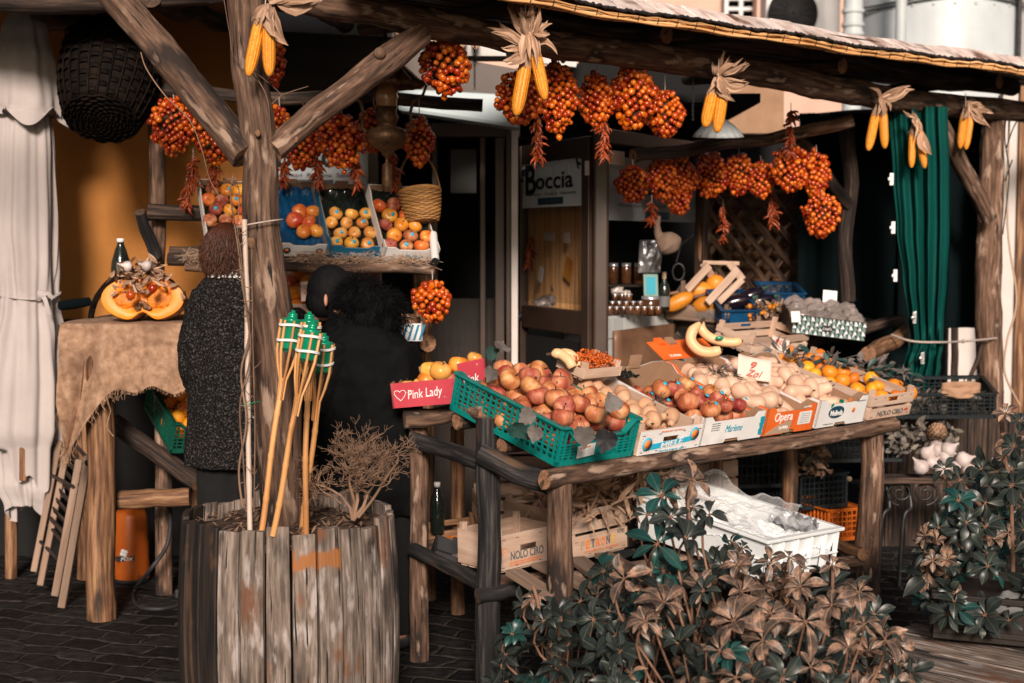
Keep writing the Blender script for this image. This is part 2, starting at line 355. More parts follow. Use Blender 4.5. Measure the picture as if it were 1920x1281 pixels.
pmat('paper', [(.3, (.6, .47, .4)), (.7, (.72, .58, .5))], 6, rough=.9, bump=.1, bscale=30, var=.1)
pmat('paper_brown', [(.3, (.3, .17, .1)), (.7, (.42, .25, .16))], 6, rough=.9, bump=.4, bscale=20, var=.1)
pmat('ink', (.012, .012, .015), rough=.7, bump=0, var=0)
pmat('ink_grey', (.12, .12, .12), rough=.7, bump=0, var=0)
pmat('ink_teal', (.01, .28, .38), rough=.6, bump=0, var=0)
pmat('ink_cyan', (.02, .42, .62), rough=.6, bump=0, var=0)
pmat('ink_white', (.8, .78, .76), rough=.6, bump=0, var=0)
pmat('ink_orange', (.8, .2, .03), rough=.6, bump=0, var=0)
pmat('ink_red', (.55, .07, .04), rough=.7, bump=0, var=0)
pmat('ink_navy', (.008, .05, .09), rough=.6, bump=0, var=0)
pmat('ink_taupe', (.4, .28, .19), rough=.6, bump=0, var=0)
pmat('ink_yellow', (.75, .4, .05), rough=.6, bump=0, var=0)
pmat('sign_tile', [(.3, (.6, .65, .68)), (.7, (.72, .77, .8))], 5, rough=.5, bump=0, var=.2)
pmat('tomato', [(.3, (.27, .02, .002)), (.7, (.6, .105, .007))], 40, rough=.22, bump=.05, var=.2, ovar=.9, hue=.03, coat=.2, spec=.5)
pmat('tomato_stem', (.05, .03, .015), rough=.9, bump=0, var=.3)
pmat('apple', [(.33, (.24, .048, .024)), (.52, (.4, .11, .05)), (.68, (.56, .26, .13))], 22, (1, 1, .22), rough=.5, bump=.08, var=.1, ovar=.4, hue=.04, spec=.35,
     stain=[((.6, .34, .22), 90, .66, .74), ((.62, .33, .1), 7, .58, .75)])
pmat('apple_orange', [(.35, (.6, .13, .02)), (.55, (.72, .24, .04)), (.7, (.78, .36, .1))], 20, (1, 1, .25), rough=.35, bump=.04, var=.1, ovar=.4, hue=.05, coat=.15)
pmat('apple_gold', [(.35, (.66, .25, .04)), (.55, (.78, .38, .09)), (.7, (.8, .48, .18))], 20, (1, 1, .25), rough=.35, bump=.04, var=.1, ovar=.3, hue=.03, coat=.15)
pmat('orange_fruit', [(.3, (.72, .2, .01)), (.7, (.85, .3, .02))], 14, rough=.4, bump=.4, bscale=220, var=.1, ovar=.3, hue=.03, coat=.1)
pmat('pear', [(.35, (.42, .2, .11)), (.55, (.58, .34, .2)), (.7, (.7, .47, .31))], 12, (1, 1, .5), rough=.55, bump=.08, var=.1, ovar=.3, stain=[((.55, .2, .08), 9, .6, .75)])
pmat('squash', [(.35, (.55, .33, .22)), (.7, (.72, .48, .35))], 8, rough=.5, bump=.05, var=.1, ovar=.2)
pmat('banana', [(.35, (.68, .4, .2)), (.6, (.78, .5, .27)), (.8, (.8, .57, .35))], 8, (1, 1, .3), rough=.45, bump=.05, var=.1, stain=[((.22, .1, .04), 40, .66, .7), ((.6, .26, .05), 7, .56, .7)])
pmat('corn', [(.3, (.56, .19, .012)), (.7, (.76, .32, .035))], 60, rough=.35, bump=0, var=.1, ovar=.2, stain=[((.36, .12, .03), 120, .66, .7)])
pmat('husk', [(.32, (.13, .07, .04)), (.52, (.34, .2, .125)), (.7, (.62, .43, .31))], 110, (1, 1, .04), rough=.8, bump=.5, bscale=60, bstretch=(1, 1, .1), var=.5)
pmat('chili', [(.3, (.09, .012, .006)), (.7, (.38, .07, .015))], 20, rough=.35, bump=.3, var=.6)
pmat('dry_leaf', [(.3, (.06, .05, .045)), (.7, (.17, .15, .14))], 18, rough=.7, bump=.4, var=.6)
pmat('leaf_green', [(.3, (.015, .045, .04)), (.7, (.03, .075, .065))], 16, rough=.5, bump=.3, var=.5)
pmat('schef_dark', [(.3, (.010, .016, .0145)), (.7, (.03, .038, .034))], 14, rough=.38, bump=.15, var=.7, spec=.4)
pmat('schef_pink', [(.34, (.028, .023, .02)), (.5, (.1, .066, .05)), (.66, (.33, .19, .125))], 30, rough=.45, bump=.2, var=.6)
pmat('schef_teal', [(.3, (.006, .028, .026)), (.7, (.012, .055, .05))], 14, rough=.35, bump=.15, var=.5)
pmat('stem', [(.3, (.12, .06, .035)), (.7, (.26, .14, .09))], 20, rough=.7, bump=.3, var=.3)
pmat('twig', [(.3, (.08, .045, .026)), (.7, (.29, .175, .115))], 20, (1, 1, .3), rough=.85, bump=.3, var=.5)
pmat('straw', [(.3, (.3, .18, .11)), (.7, (.55, .37, .26))], 20, rough=.8, bump=.1, var=.7)
pmat('soil', [(.3, (.015, .009, .006)), (.7, (.09, .05, .03))], 60, rough=1, bump=1, var=0, co='pos')
pmat('wicker_dark', [(.3, (.0015, .001, .0008)), (.7, (.010, .0055, .0035))], 25, spec=.12, rough=.8, bump=.3, var=1.2)
pmat('wicker', [(.3, (.26, .12, .035)), (.7, (.45, .23, .075))], 25, rough=.6, bump=.3, var=.6)
pmat('pumpkin_skin', [(.35, (.4, .15, .04)), (.55, (.56, .29, .13)), (.7, (.6, .38, .24))], 9, rough=.45, bump=.15, var=0, co='pos')
pmat('pumpkin_flesh', [(.3, (.78, .19, .003)), (.7, (.88, .27, .005))], 14, rough=.45, bump=.1, var=0, co='pos', sub=.1)
pmat('pumpkin_pulp', [(.35, (.45, .1, .006)), (.6, (.75, .22, .012)), (.75, (.85, .36, .05))], 50, rough=.4, bump=1, bscale=110, var=0, co='pos')
pmat('sign_shaded', [(.3, (.2, .22, .23)), (.7, (.25, .27, .28))], 5, rough=.5, bump=0, var=.1)  # darker copy of the sign white, its dimness put into the colour
pmat('garlic', [(.35, (.38, .3, .28)), (.55, (.54, .46, .44)), (.7, (.64, .57, .55))], 14, (1, 1, .15), rough=.5, bump=.2, var=.15)
pmat('aubergine', (.01, .006, .012), rough=.15, bump=0, var=.2, coat=.5)
pmat('bronze', [(.3, (.06, .03, .014)), (.7, (.19, .1, .05))], 30, rough=.5, bump=.4, metal=.5, var=.1)
pmat('amber_glass', [(.3, (.25, .11, .04)), (.7, (.4, .2, .08))], 8, rough=.1, bump=0, var=0, coat=.5)
pmat('curtain', [(.3, (.0, .045, .038)), (.7, (.001, .066, .056))], 3, rough=.7, bump=.1, bscale=120, var=0, co='pos', spec=.15)
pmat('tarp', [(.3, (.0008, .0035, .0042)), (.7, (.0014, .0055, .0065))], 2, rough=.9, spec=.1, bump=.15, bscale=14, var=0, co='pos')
pmat('leather_brown', [(.3, (.12, .06, .035)), (.7, (.22, .12, .07))], 4, rough=.4, bump=.2, var=0, co='pos')
pmat('tin', [(.3, (.35, .35, .36)), (.7, (.6, .6, .62))], 20, rough=.3, bump=.6, bscale=40, metal=.7, var=.2)
pmat('glass_dark', [(.3, (.008, .012, .01)), (.7, (.014, .02, .016))], 5, rough=.08, bump=0, var=0, coat=.6)
pmat('jar', [(.3, (.05, .02, .01)), (.7, (.13, .05, .02))], 30, rough=.12, bump=0, var=.9, coat=.5)
pmat('metal_dark', [(.3, (.02, .02, .022)), (.7, (.05, .048, .048))], 20, rough=.45, bump=.2, metal=.6, var=.1)
pmat('rope', [(.3, (.35, .28, .24)), (.7, (.55, .47, .42))], 60, rough=.9, bump=.4, var=.2)
pmat('green_card', [(.3, (.13, .23, .2)), (.7, (.18, .29, .25))], 5, rough=.6, bump=0, var=0)
pmat('ac_white', [(.3, (.6, .6, .6)), (.7, (.7, .69, .68))], 3, rough=.5, bump=.03, var=.05, co='pos')
pmat('board_top', [(.3, (.26, .17, .14)), (.45, (.56, .44, .39)), (.65, (.78, .68, .64))], 9, (1, 1, .3), rough=.9, bump=.8, bscale=40, var=.3, stain=[((.14, .07, .05), 5, .58, .68)])
pmat('wrapped', [(.35, (.16, .12, .105)), (.55, (.36, .3, .28)), (.7, (.66, .62, .6))], 26, rough=.2, bump=1, bscale=35, var=.4, coat=.4)
pmat('veg_grey', [(.3, (.05, .045, .035)), (.7, (.24, .2, .16))], 30, rough=.8, bump=.6, var=.8)
pmat('pumpkin_orange', [(.3, (.5, .15, .01)), (.7, (.7, .28, .03))], 10, rough=.4, bump=.1, var=.2, ovar=.4)
def vein(name, col, hw=.0011, k=.6):
    nt = MAT[name].node_tree; N = nt.nodes; L = nt.links; hs = [n for n in N if n.type == 'HUE_SAT'][0]; src = hs.inputs['Color'].links[0].from_socket
    a = N.new('ShaderNodeAttribute'); a.attribute_name = 'gco'; sp = N.new('ShaderNodeSeparateXYZ'); L.new(a.outputs['Vector'], sp.inputs[0])
    r = N.new('ShaderNodeAttribute'); r.attribute_name = 'rnd'; m1 = N.new('ShaderNodeMath'); m1.operation = 'MULTIPLY_ADD'; L.new(r.outputs['Fac'], m1.inputs[0]); m1.inputs[1].default_value = -13.7; L.new(sp.outputs[0], m1.inputs[2])
    m2 = N.new('ShaderNodeMath'); m2.operation = 'ABSOLUTE'; L.new(m1.outputs[0], m2.inputs[0]); mr = N.new('ShaderNodeMapRange'); mr.inputs[1].default_value = 0; mr.inputs[2].default_value = hw*2; mr.inputs[3].default_value = k; mr.inputs[4].default_value = 0
    L.new(m2.outputs[0], mr.inputs[0]); mx = N.new('ShaderNodeMix'); mx.data_type = 'RGBA'; L.new(mr.outputs[0], mx.inputs[0]); L.new(src, mx.inputs[6]); mx.inputs[7].default_value = c4(col); L.new(mx.outputs[2], hs.inputs['Color'])
vein('schef_dark', (.1, .1, .07)); vein('schef_pink', (.42, .27, .18)); vein('schef_teal', (.06, .12, .09))
# clear film and glass
def glassy(name, col, rough, alpha, tint=1.0):
    m = bpy.data.materials.new(name); m.use_nodes = True; MAT[name] = m; nt = m.node_tree; N = nt.nodes; L = nt.links
    b = N['Principled BSDF']; b.inputs['Base Color'].default_value = c4(col); b.inputs['Roughness'].default_value = rough
    tr = N.new('ShaderNodeBsdfTransparent'); tr.inputs[0].default_value = (tint, tint, tint, 1)
    lw = N.new('ShaderNodeLayerWeight'); lw.inputs[0].default_value = .35
    mr = N.new('ShaderNodeMapRange'); mr.inputs[3].default_value = alpha; mr.inputs[4].default_value = min(1, alpha+(.5 if name == 'film' else .3))
    L.new(lw.outputs['Facing'], mr.inputs[0]); mx = N.new('ShaderNodeMixShader'); L.new(mr.outputs[0], mx.inputs[0])
    L.new(tr.outputs[0], mx.inputs[1]); L.new(b.outputs[0], mx.inputs[2]); L.new(mx.outputs[0], N['Material Output'].inputs[0])
    if name == 'film':
        nz = N.new('ShaderNodeTexNoise'); nz.inputs['Scale'].default_value = 30; bp = N.new('ShaderNodeBump'); bp.inputs['Strength'].default_value = .5
        bp.inputs['Distance'].default_value = .01; L.new(nz.outputs[0], bp.inputs['Height']); L.new(bp.outputs[0], b.inputs['Normal'])
glassy('glass', (.02, .025, .03), .03, .02, .97)
glassy('film', (.9, .92, .94), .2, .1)
# ================================================================ ground
def cobble():
    m = bpy.data.materials.new('cobble'); m.use_nodes = True; MAT['cobble'] = m; nt = m.node_tree; N = nt.nodes; L = nt.links; b = N['Principled BSDF']
    g = N.new('ShaderNodeNewGeometry'); nz = N.new('ShaderNodeTexNoise'); nz.inputs['Scale'].default_value = 3.5; nz.inputs['Detail'].default_value = 3
    L.new(g.outputs['Position'], nz.inputs['Vector'])
    mx = N.new('ShaderNodeMix'); mx.data_type = 'VECTOR'; mx.inputs[0].default_value = .14; L.new(g.outputs['Position'], mx.inputs[4]); L.new(nz.outputs['Color'], mx.inputs[5])
    mp = N.new('ShaderNodeMapping'); mp.inputs['Scale'].default_value = (1, 1, 0); mp.inputs['Rotation'].default_value = (0, 0, .35); L.new(mx.outputs[1], mp.inputs[0])
    br = N.new('ShaderNodeTexBrick'); br.inputs['Scale'].default_value = 1; br.inputs['Brick Width'].default_value = .17; br.inputs['Row Height'].default_value = .115
    br.inputs['Mortar Size'].default_value = .012; br.inputs['Mortar Smooth'].default_value = .7; br.inputs['Color1'].default_value = (.006, .006, .007, 1)
    br.inputs['Color2'].default_value = (.022, .0215, .022, 1); br.inputs['Mortar'].default_value = (.045, .04, .038, 1); L.new(mp.outputs[0], br.inputs[0])
    n2 = N.new('ShaderNodeTexNoise'); n2.inputs['Scale'].default_value = 18; n2.inputs['Detail'].default_value = 8; L.new(g.outputs['Position'], n2.inputs['Vector'])
    m2 = N.new('ShaderNodeMix'); m2.data_type = 'RGBA'; m2.blend_type = 'MULTIPLY'; m2.inputs[0].default_value = 1
    cr = N.new('ShaderNodeValToRGB'); cr.color_ramp.elements[0].position = .3; cr.color_ramp.elements[0].color = (.45, .45, .45, 1); cr.color_ramp.elements[1].position = .7
    cr.color_ramp.elements[1].color = (1.5, 1.45, 1.4, 1); L.new(n2.outputs[0], cr.inputs[0]); L.new(br.outputs[0], m2.inputs[6]); L.new(cr.outputs[0], m2.inputs[7]); L.new(m2.outputs[2], b.inputs['Base Color'])
    b.inputs['Roughness'].default_value = .7; b.inputs['Specular IOR Level'].default_value = .15
    ma = N.new('ShaderNodeMath'); ma.operation = 'MULTIPLY_ADD'; L.new(br.outputs['Fac'], ma.inputs[0]); ma.inputs[1].default_value = -1.2; L.new(n2.outputs[0], ma.inputs[2])
    bp = N.new('ShaderNodeBump'); bp.inputs['Strength'].default_value = 1; bp.inputs['Distance'].default_value = .018; L.new(ma.outputs[0], bp.inputs['Height']); L.new(bp.outputs[0], b.inputs['Normal'])
cobble()
m = MB(); m.grid(lambda u, v: V3((lerp(-60, 60, u), lerp(-20, 100, v), 0)), 8, 8)
tag(m.build('ground', 'cobble'), 'dark basalt cobblestone paving under the stall', 'paving', kind='structure')
def slab(mb, pts, th=.03, mi=0, rnd=None, smooth=False):
    """polygon through 3D points, thickened away from the camera"""
    P = [Vector(p) for p in pts]; n = (P[1]-P[0]).cross(P[2]-P[0]).normalized()
    if n.dot(P[0]-Vector((0, 0, CAMZ))) < 0: n = -n
    k = len(P); vs = P+[p+n*th for p in P]
    x = (P[1]-P[0]).normalized(); y = x.cross(n)
    g = [((v-P[0]).dot(y), (v-P[0]).dot(n), (v-P[0]).dot(x)) for v in vs]
    mb.add(vs, [tuple(range(k)), tuple(range(2*k-1, k-1, -1))]+[(i, i+k, (i+1) % k+k, (i+1) % k) for i in range(k)], g, mi, smooth, None, rnd); return mb
def pq(*a): return [at(*p) for p in a]
# ================================================================ shop building
WY = 7.4
B = thing('shop_building', 'ochre stuccoed shop building with white upper wall behind the stall', 'building', (-1, WY, 0))
xr = at(470, 400, WY).x
m = MB(); m.box(((-6+xr)/2, WY+.12, 1.8), (6+xr, .24, 3.6)); m.build('wall', 'stucco', B)
m = MB(); m.box(((-6+xr)/2, WY-.02, .62), (6+xr-.01, .05, 1.24)); m.build('wall_shade_strip', 'interior', B)  # near-black strip added to paint shade along the wall foot
m = MB(); xl = xr+.003; xe = at(972, 100, WY+.3).x
m.box(((xl+xe)/2, WY+.16, 3.1), (xe-xl, .24, 1.0)); slab(m, pq((965, 60, 8.0), (1092, 75, 8.0), (1080, 126, 8.0), (965, 112, 8.0)), .05); m.build('upper_wall', 'plaster_white', B)
m = MB(); slab(m, pq((600, 62, 7.2), (965, 62, 7.2), (965, 120, 7.2), (760, 92, 7.2), (745, 150, 7.2), (600, 150, 7.2)), .05); 
m = MB(); slab(m, pq((500, 58, 7.28), (745, 70, 7.28), (745, 182, 7.28), (500, 182, 7.28)), .06); m.build('dark_panel', 'dark_wood', B)  # dark board filling the dark area above the shop window
m = MB(); slab(m, pq((748, 90, 7.3), (972, 130, 7.3), (972, 182, 7.3), (748, 170, 7.3)), .06); m.build('fascia', 'frame_brown', B)
m = MB(); slab(m, pq((745, 165, 7.15), (975, 178, 7.15), (975, 242, 7.15), (745, 208, 7.15)), .18); m.build('awning_cassette', 'cassette', B, bevel=.02)
m = MB()
for i in range(9):
    x = 700+i*24; m.tube(pq((x, 48+i*3.5, 7.15), (x, 42+i*3.5, 7.5)), .045, 8, flat=.5)
m.build('roof_tile', 'orange_plastic' if 0 else 'paper_brown', B)
# interior: near-black room walls, plus dark sheets put in for shade
m = MB(); m.box((.3, 10.2, 1.2), (5, .1, 2.4)); m.box((-.3, 9, 2.42), (3.3, 2.4, .05)); m.box((xr-.05, 8.9, 1.2), (.1, 2.6, 2.4)); slab(m, pq((1085, 100, 8.9), (1345, 120, 8.9), (1345, 262, 8.9), (1085, 262, 8.9)), .04); slab(m, pq((968, 128, 8.3), (1090, 118, 8.3), (1112, 262, 8.3), (968, 262, 8.3)), .04); m.build('room_wall_and_shade', 'interior', B)
# doorway frames
m = MB()
for px, wd, Y in ((905, .03, 7.6), (937, .05, 7.55), (955, .035, 7.45), (815, .03, 7.9), (700, .05, 7.45)):
    a = at(px, 245, Y); m.box((a.x, Y, a.z/2), (wd, .06, a.z))
a = at(760, 245, 7.5); b_ = at(975, 245, 7.5); m.beam((a.x, 7.5, a.z), (b_.x, 7.5, a.z), .06, .07)
m.build('door_frame', 'frame_brown', B, bevel=.004)
m = MB(); a = at(965, 240, 7.35); m.box((a.x, 7.35, a.z/2), (.034, .05, a.z)); m.build('white_jamb', 'white_frame', B, bevel=.004)
m = MB(); slab(m, pq((800, 560, 7.75), (935, 560, 7.75), (935, 1000, 7.75), (800, 1000, 7.75)), .03)
for i in range(10): a = at(805+i*14, 560, 7.73); m.box((a.x, 7.735, .68), (.012, .012, 1.3))
m.build('wainscot', 'dark_wood', B)
m = MB(); slab(m, pq((845, 280, 8.6), (893, 280, 8.6), (893, 362, 8.6), (845, 362, 8.6)), .03); m.build('wall_notice', 'ink_grey', B)
# left shop window with its sign
m = MB(); slab(m, pq((500, 250, 7.5), (690, 250, 7.5), (690, 352, 7.5), (500, 352, 7.5)), .01); sg = m.build('window_sign', 'sign_tile', B)
def pxm(px, py, Y, sx=1): return frame(at(px, py, Y), (1, 0, 0), z=(0, 0, 1))
text('Boccia', sg, pxm(590, 290, 7.49), .12, 'ink', width=.40, bold=.02)
text('Alimentari  Panificio  Salumeria', sg, pxm(596, 328, 7.49), .022, 'ink_grey', width=.5)
m = MB(); slab(m, pq((548, 337, 7.492), (625, 337, 7.492), (625, 351, 7.492), (548, 351, 7.492)), .004); m.build('sign_badge', 'ink_grey', sg)
# ---- the open glass door with the shop sign
DA = at(975, 450, 7.85); DB = at(1112, 450, 7.02); DA.z = DB.z = 0
dx = (DB-DA).normalized(); DL = (DB-DA).length; MD = frame(DA, dx, z=(0, 0, 1))
ztop = at(1112, 255, 7.02).z
D = thing('glass_door', 'open brown framed glass door carrying the shop sign', 'door', DA)
m = MB()
for x in (.035, DL-.045): m.box((x, 0, ztop/2), (.08 if x > .1 else .06, .05, ztop), MD)
m.box((DL/2, 0, ztop-.05), (DL-.15, .05, .1), MD); zr = at(1040, 600, 7.4).z; m.box((DL/2, 0, zr), (DL-.15, .05, .12), MD); m.box((DL/2, 0, .08), (DL-.15, .05, .16), MD)
m.build('door_frame', 'frame_brown', D, bevel=.004)
m = MB(); m.box((DL/2, .0, (zr+ztop)/2), (DL-.14, .006, ztop-zr-.18), MD); m.build('pane', 'glass', D)
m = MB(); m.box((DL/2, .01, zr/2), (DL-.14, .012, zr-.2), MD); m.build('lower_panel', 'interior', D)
m = MB(); m.tube([MD @ V3((.06, -.03, zr)), MD @ V3((.06, -.07, zr)), MD @ V3((.16, -.075, zr))], .011, 8); m.lathe([(0, 0), (.028, 0), (.028, .012), (0, .012)], 14, MD @ T(.06, -.026, zr) @ Rx(pi/2)); m.build('handle', 'metal_dark', D)
m = MB(); m.box((DL-.01, -.03, at(1112, 315, 7).z), (.012, .02, .07), MD); m.build('hinge', 'white_frame', D)
# sign: rows of tile panels, lettering, badge and emblem
s0 = V3((.055, -.012, at(1040, 388, 7.4).z)); s1 = V3((DL-.1, -.012, at(1040, 292, 7.4).z)); SWd = s1.x-s0.x; SH = s1.z-s0.z
m = MB(); m.box(((s0.x+s1.x)/2, -.010, (s0.z+s1.z)/2), (SWd, .004, SH), MD)
for j in range(5):
    for i in range(8):
        a = .07*(i+(.5 if j % 2 else 0)); 
        if a+.066 < SWd: m.box((s0.x+a+.034, -.0128, s0.z+SH*(j+.5)/5), (.066, .0016, SH/5-.004), MD)
sg = m.build('sign_board', 'sign_tile', D)
zc = s0.z; xm = (s0.x+s1.x)/2
text('B', sg, MD @ T(s0.x+.125, -.014, zc+SH*.58), .16, 'ink', width=.14, bold=.022)
text('occia', sg, MD @ T(xm+.045, -.014, zc+SH*.54), .09, 'ink', width=.46, bold=.018)
m = MB(); 
cpts = [V3((s0.x+.02+.022*cos(t), -.016, zc+SH*.66+.026*sin(t))) for t in [k*.5 for k in range(11)]]
m.tube([MD @ p for p in cpts], [.008+.002*sin(k) for k in range(11)], 6); m.tube([MD @ V3((s0.x+.02, -.016, zc+SH*.76)), MD @ V3((s0.x+.06, -.016, zc+SH*.79)), MD @ V3((s0.x+.12, -.016, zc+SH*.76))], .006, 6)
m.build('swash', 'ink', sg)
text('Alimentari  Panificio  Salumeria', sg, MD @ T(xm, -.014, zc+SH*.27), .017, 'ink_grey', width=SWd*.82)
m = MB(); m.box((xm, -.0145, zc+SH*.12), (SWd*.42, .003, .036), MD); m.build('badge', 'ink_navy', sg, bevel=.001)
text('+39 081 8969626', sg, MD @ T(xm, -.0165, zc+SH*.12), .014, 'ink_grey', width=SWd*.34)
m = MB(); m.tube([MD @ T(s1.x-.035, -.016, zc+SH*.88) @ V3((.022*cos(t), 0, .026*sin(t))) for t in [k*.6 for k in range(9)]], .005, 6); m.tube([MD @ T(s1.x-.03, -.016, zc+SH*.76) @ V3((.016*cos(t), 0, .014*sin(t))) for t in [k*.6 for k in range(9)]], .004, 6); m.build('emblem', 'ink', sg)
# corner post and the receding shop window
WA = at(1126, 450, 7.0); WA.z = 0; WB = at(1315, 450, 8.1); WB.z = 0; wx = (WB-WA).normalized(); WL = (WB-WA).length; MW = frame(WA, wx, z=(0, 0, 1))
m = MB(); m.box((0, 0, (ztop+.06)/2), (.075, .09, ztop+.06), frame(WA, (1, 0, 0), z=(0, 0, 1))); m.build('corner_post', 'frame_brown', B, bevel=.012)
m = MB(); m.box((WL/2+.04, 0, ztop+.0), (WL, .06, .07), MW); m.box((WL, 0, ztop/2), (.06, .06, ztop-.08), MW); m.build('window_frame', 'frame_brown', B, bevel=.004)
m = MB(); m.box((WL/2, .02, ztop-.25), (WL-.1, .006, .32), MW); s2 = m.build('window_sign', 'sign_shaded', B)
text('Boccia', s2, MW @ T(WL*.46, .015, ztop-.21), .12, 'ink', width=.6, bold=.02)
text('Alimentari  Panificio', s2, MW @ T(WL*.4, .015, ztop-.33), .02, 'ink_grey', width=.6)
m = MB(); m.box((WL*.55, .014, ztop-.38), (.3, .003, .04), MW); m.build('badge', 'ink_navy', s2)
m = MB(); m.box((.16, -.002, ztop-.1), (.2, .003, .07), MW); m.build('paper_strip', 'paper', s2)
# tiled counter below
zc = at(1180, 592, 7.2).z
CT = thing('tiled_counter', 'white tiled counter under the shop window', 'counter', WA)
m = MB(); q = [WA+V3((.03, .09, 0)), WB+V3((0, 0, 0)), V3((.3, WB.y, 0)), V3((.4, 7.6, 0))]
m.add(q+[v+V3((0, 0, zc)) for v in q], [(0, 3, 2, 1), (4, 5, 6, 7)]+[(i, (i+1) % 4, (i+1) % 4+4, i+4) for i in range(4)], None, 0, False)
for j in range(9):
    for i in range(9):
        a = .13*(i+(.5 if j % 2 else 0))
        if a+.125 < WL: m.box((a+.07, .0, zc-.06-.1*j), (.126, .006, .096), MW)
m.build('counter', 'tile_white', CT)
m = MB(); m.grid(lambda u, v: MW @ V3((.12+u*.75, -.02-.05*sin(u*pi)*sin(v*pi), zc-.07-v*.5)), 12, 10); m.build('front_panel', 'leather_brown', CT, solid=.02)
# reed screen behind the glass door
m = MB(); RS = frame(DA+V3((0.03, .24, 0)), dx, z=(0, 0, 1)); zz0, zz1 = zr-.3, zc+.55
for i in range(95):
    x = .04+i*.0078; m.tube([RS @ V3((x, rng.uniform(0, .005), 1.28)), RS @ V3((x+rng.uniform(-.004, .004), 0, 1.6)), RS @ V3((x, 0, 1.86))], .0036, 5, close=False)
tag(m.build('reed_screen', 'reed'), 'golden reed screen hung behind the glass door', 'screen')
# ================================================================ background beyond the roof
m = MB(); m.box((7, 18, 5), (16, .4, 10)); bb = thing('far_building', 'pale pink plastered building behind the roof', 'building', (7, 18, 0)); m.build('wall', 'plaster_pink', bb); m = MB(); slab(m, pq((1345, 150, 9.6), (1470, 170, 9.6), (1470, 250, 9.6), (1345, 250, 9.6)), .05); tag(m.build('ochre_wall', 'card'), 'small patch of ochre wall seen between beam and back row logs', 'wall')
m = MB(); a, b_ = at(1362, -40, 17.6), at(1416, 36, 17.6); cx, cz = (a.x+b_.x)/2, (a.z+b_.z)/2; W_, H_ = b_.x-a.x, a.z-b_.z
for x in (a.x, cx, b_.x): m.box((x, 17.6, cz), (.045, .06, H_))
for k in range(5): m.box((cx, 17.6, b_.z+H_*k/4), (W_-.045, .05, .04))
wf = m.build('window', 'ac_white', bb); m = MB(); m.box((cx, 17.72, cz), (W_, .02, H_)); m.build('pane', 'interior', wf)
m = MB(); a = at(1428, 0, 17.4); m.box((a.x, 17.4, 5), (.16, .3, 10)); m.build('pilaster', 'plaster_pink', bb)
# air conditioner
ac = thing('air_conditioner', 'white outdoor air conditioning unit with round fan grille', 'air conditioner', at(1510, 70, 14))
a, b_ = at(1438, -50, 14), at(1576, 100, 14); m = MB(); m.box(((a.x+b_.x)/2, 14.2, (a.z+b_.z)/2), (b_.x-a.x, .35, a.z-b_.z)); m.build('casing', 'ac_white', ac, bevel=.02)
c = at(1486, 26, 13.99); m = MB(); m.lathe([(0, 0), (.24, 0), (.24, .01), (0, .01)], 40, frame(c+V3((0, .0, 0)), (1, 0, 0), z=(0, -1, 0))); m.build('fan_opening', 'interior', ac)
m = MB()
for k in range(1, 11):
    r = .24*k/10; m.tube([c+V3((r*cos(t*2*pi/36), -.02-.03*(1-(k/10)**2), r*sin(t*2*pi/36))) for t in range(37)], .0032, 4, close=False)
for k in range(16):
    t = k*pi/8; m.tube([c+V3((.02*cos(t), -.05, .02*sin(t))), c+V3((.24*cos(t), -.02, .24*sin(t)))], .0032, 4)
m.build('fan_grille', 'metal_dark', ac)
# white tank and pipes
tk = thing('white_tank', 'large white riveted cylindrical tank wrapped with a cable', 'tank', at(1760, 130, 12.5))
c = at(1762, 60, 13.2); R_ = .74; m = MB(); m.lathe([(R_, -.9), (R_, .9), (R_*.98, .92), (0, .92)], 64, T(c.x, c.y, c.z)); 
for k in range(14):
    t = pi+pi*k/13
    for zz in (.14, -.28): m.ball((c.x+R_*cos(t), c.y+R_*sin(t), c.z+zz), .014, 8, 6)
m.build('shell', 'white_metal', tk)
m = MB()
for dz in (0, .035): m.tube([(c.x+(R_+.02)*cos(t), c.y+(R_+.02)*sin(t), c.z+.17+dz+.05*sin(t*3)*.5) for t in [pi+pi*k/30 for k in range(31)]], .008, 6)
m.build('cable', 'metal_dark', tk)
m = MB(); p = at(1690, 0, 12.3); m.tube([(p.x, 12.3, p.z-1), (p.x, 12.3, p.z+.8)], .048, 16); tag(m.build('white_pipe', 'white_metal'), 'straight white vertical pipe in front of the white tank', 'pipe')
m = MB(); p = at(1600, 0, 12.8); m.tube([(p.x, 12.8, p.z-1.1), (p.x, 12.8, p.z+.8)], .085, 18)
for dz in (-.1, -.22, -.3, .2): m.tube([(p.x, 12.8, p.z+dz-.015), (p.x, 12.8, p.z+dz+.015)], .1, 18)
tag(m.build('jointed_duct', 'white_metal'), 'white jointed duct with collars beside the air conditioner', 'duct')
m = MB(); p = at(1912, 0, 12.6); m.tube([(p.x, 12.6, p.z-2), (p.x, 12.6, p.z+.8)], .022, 8); tag(m.build('thin_conduit', 'metal_dark'), 'thin metal conduit at the right of the white tank', 'conduit')
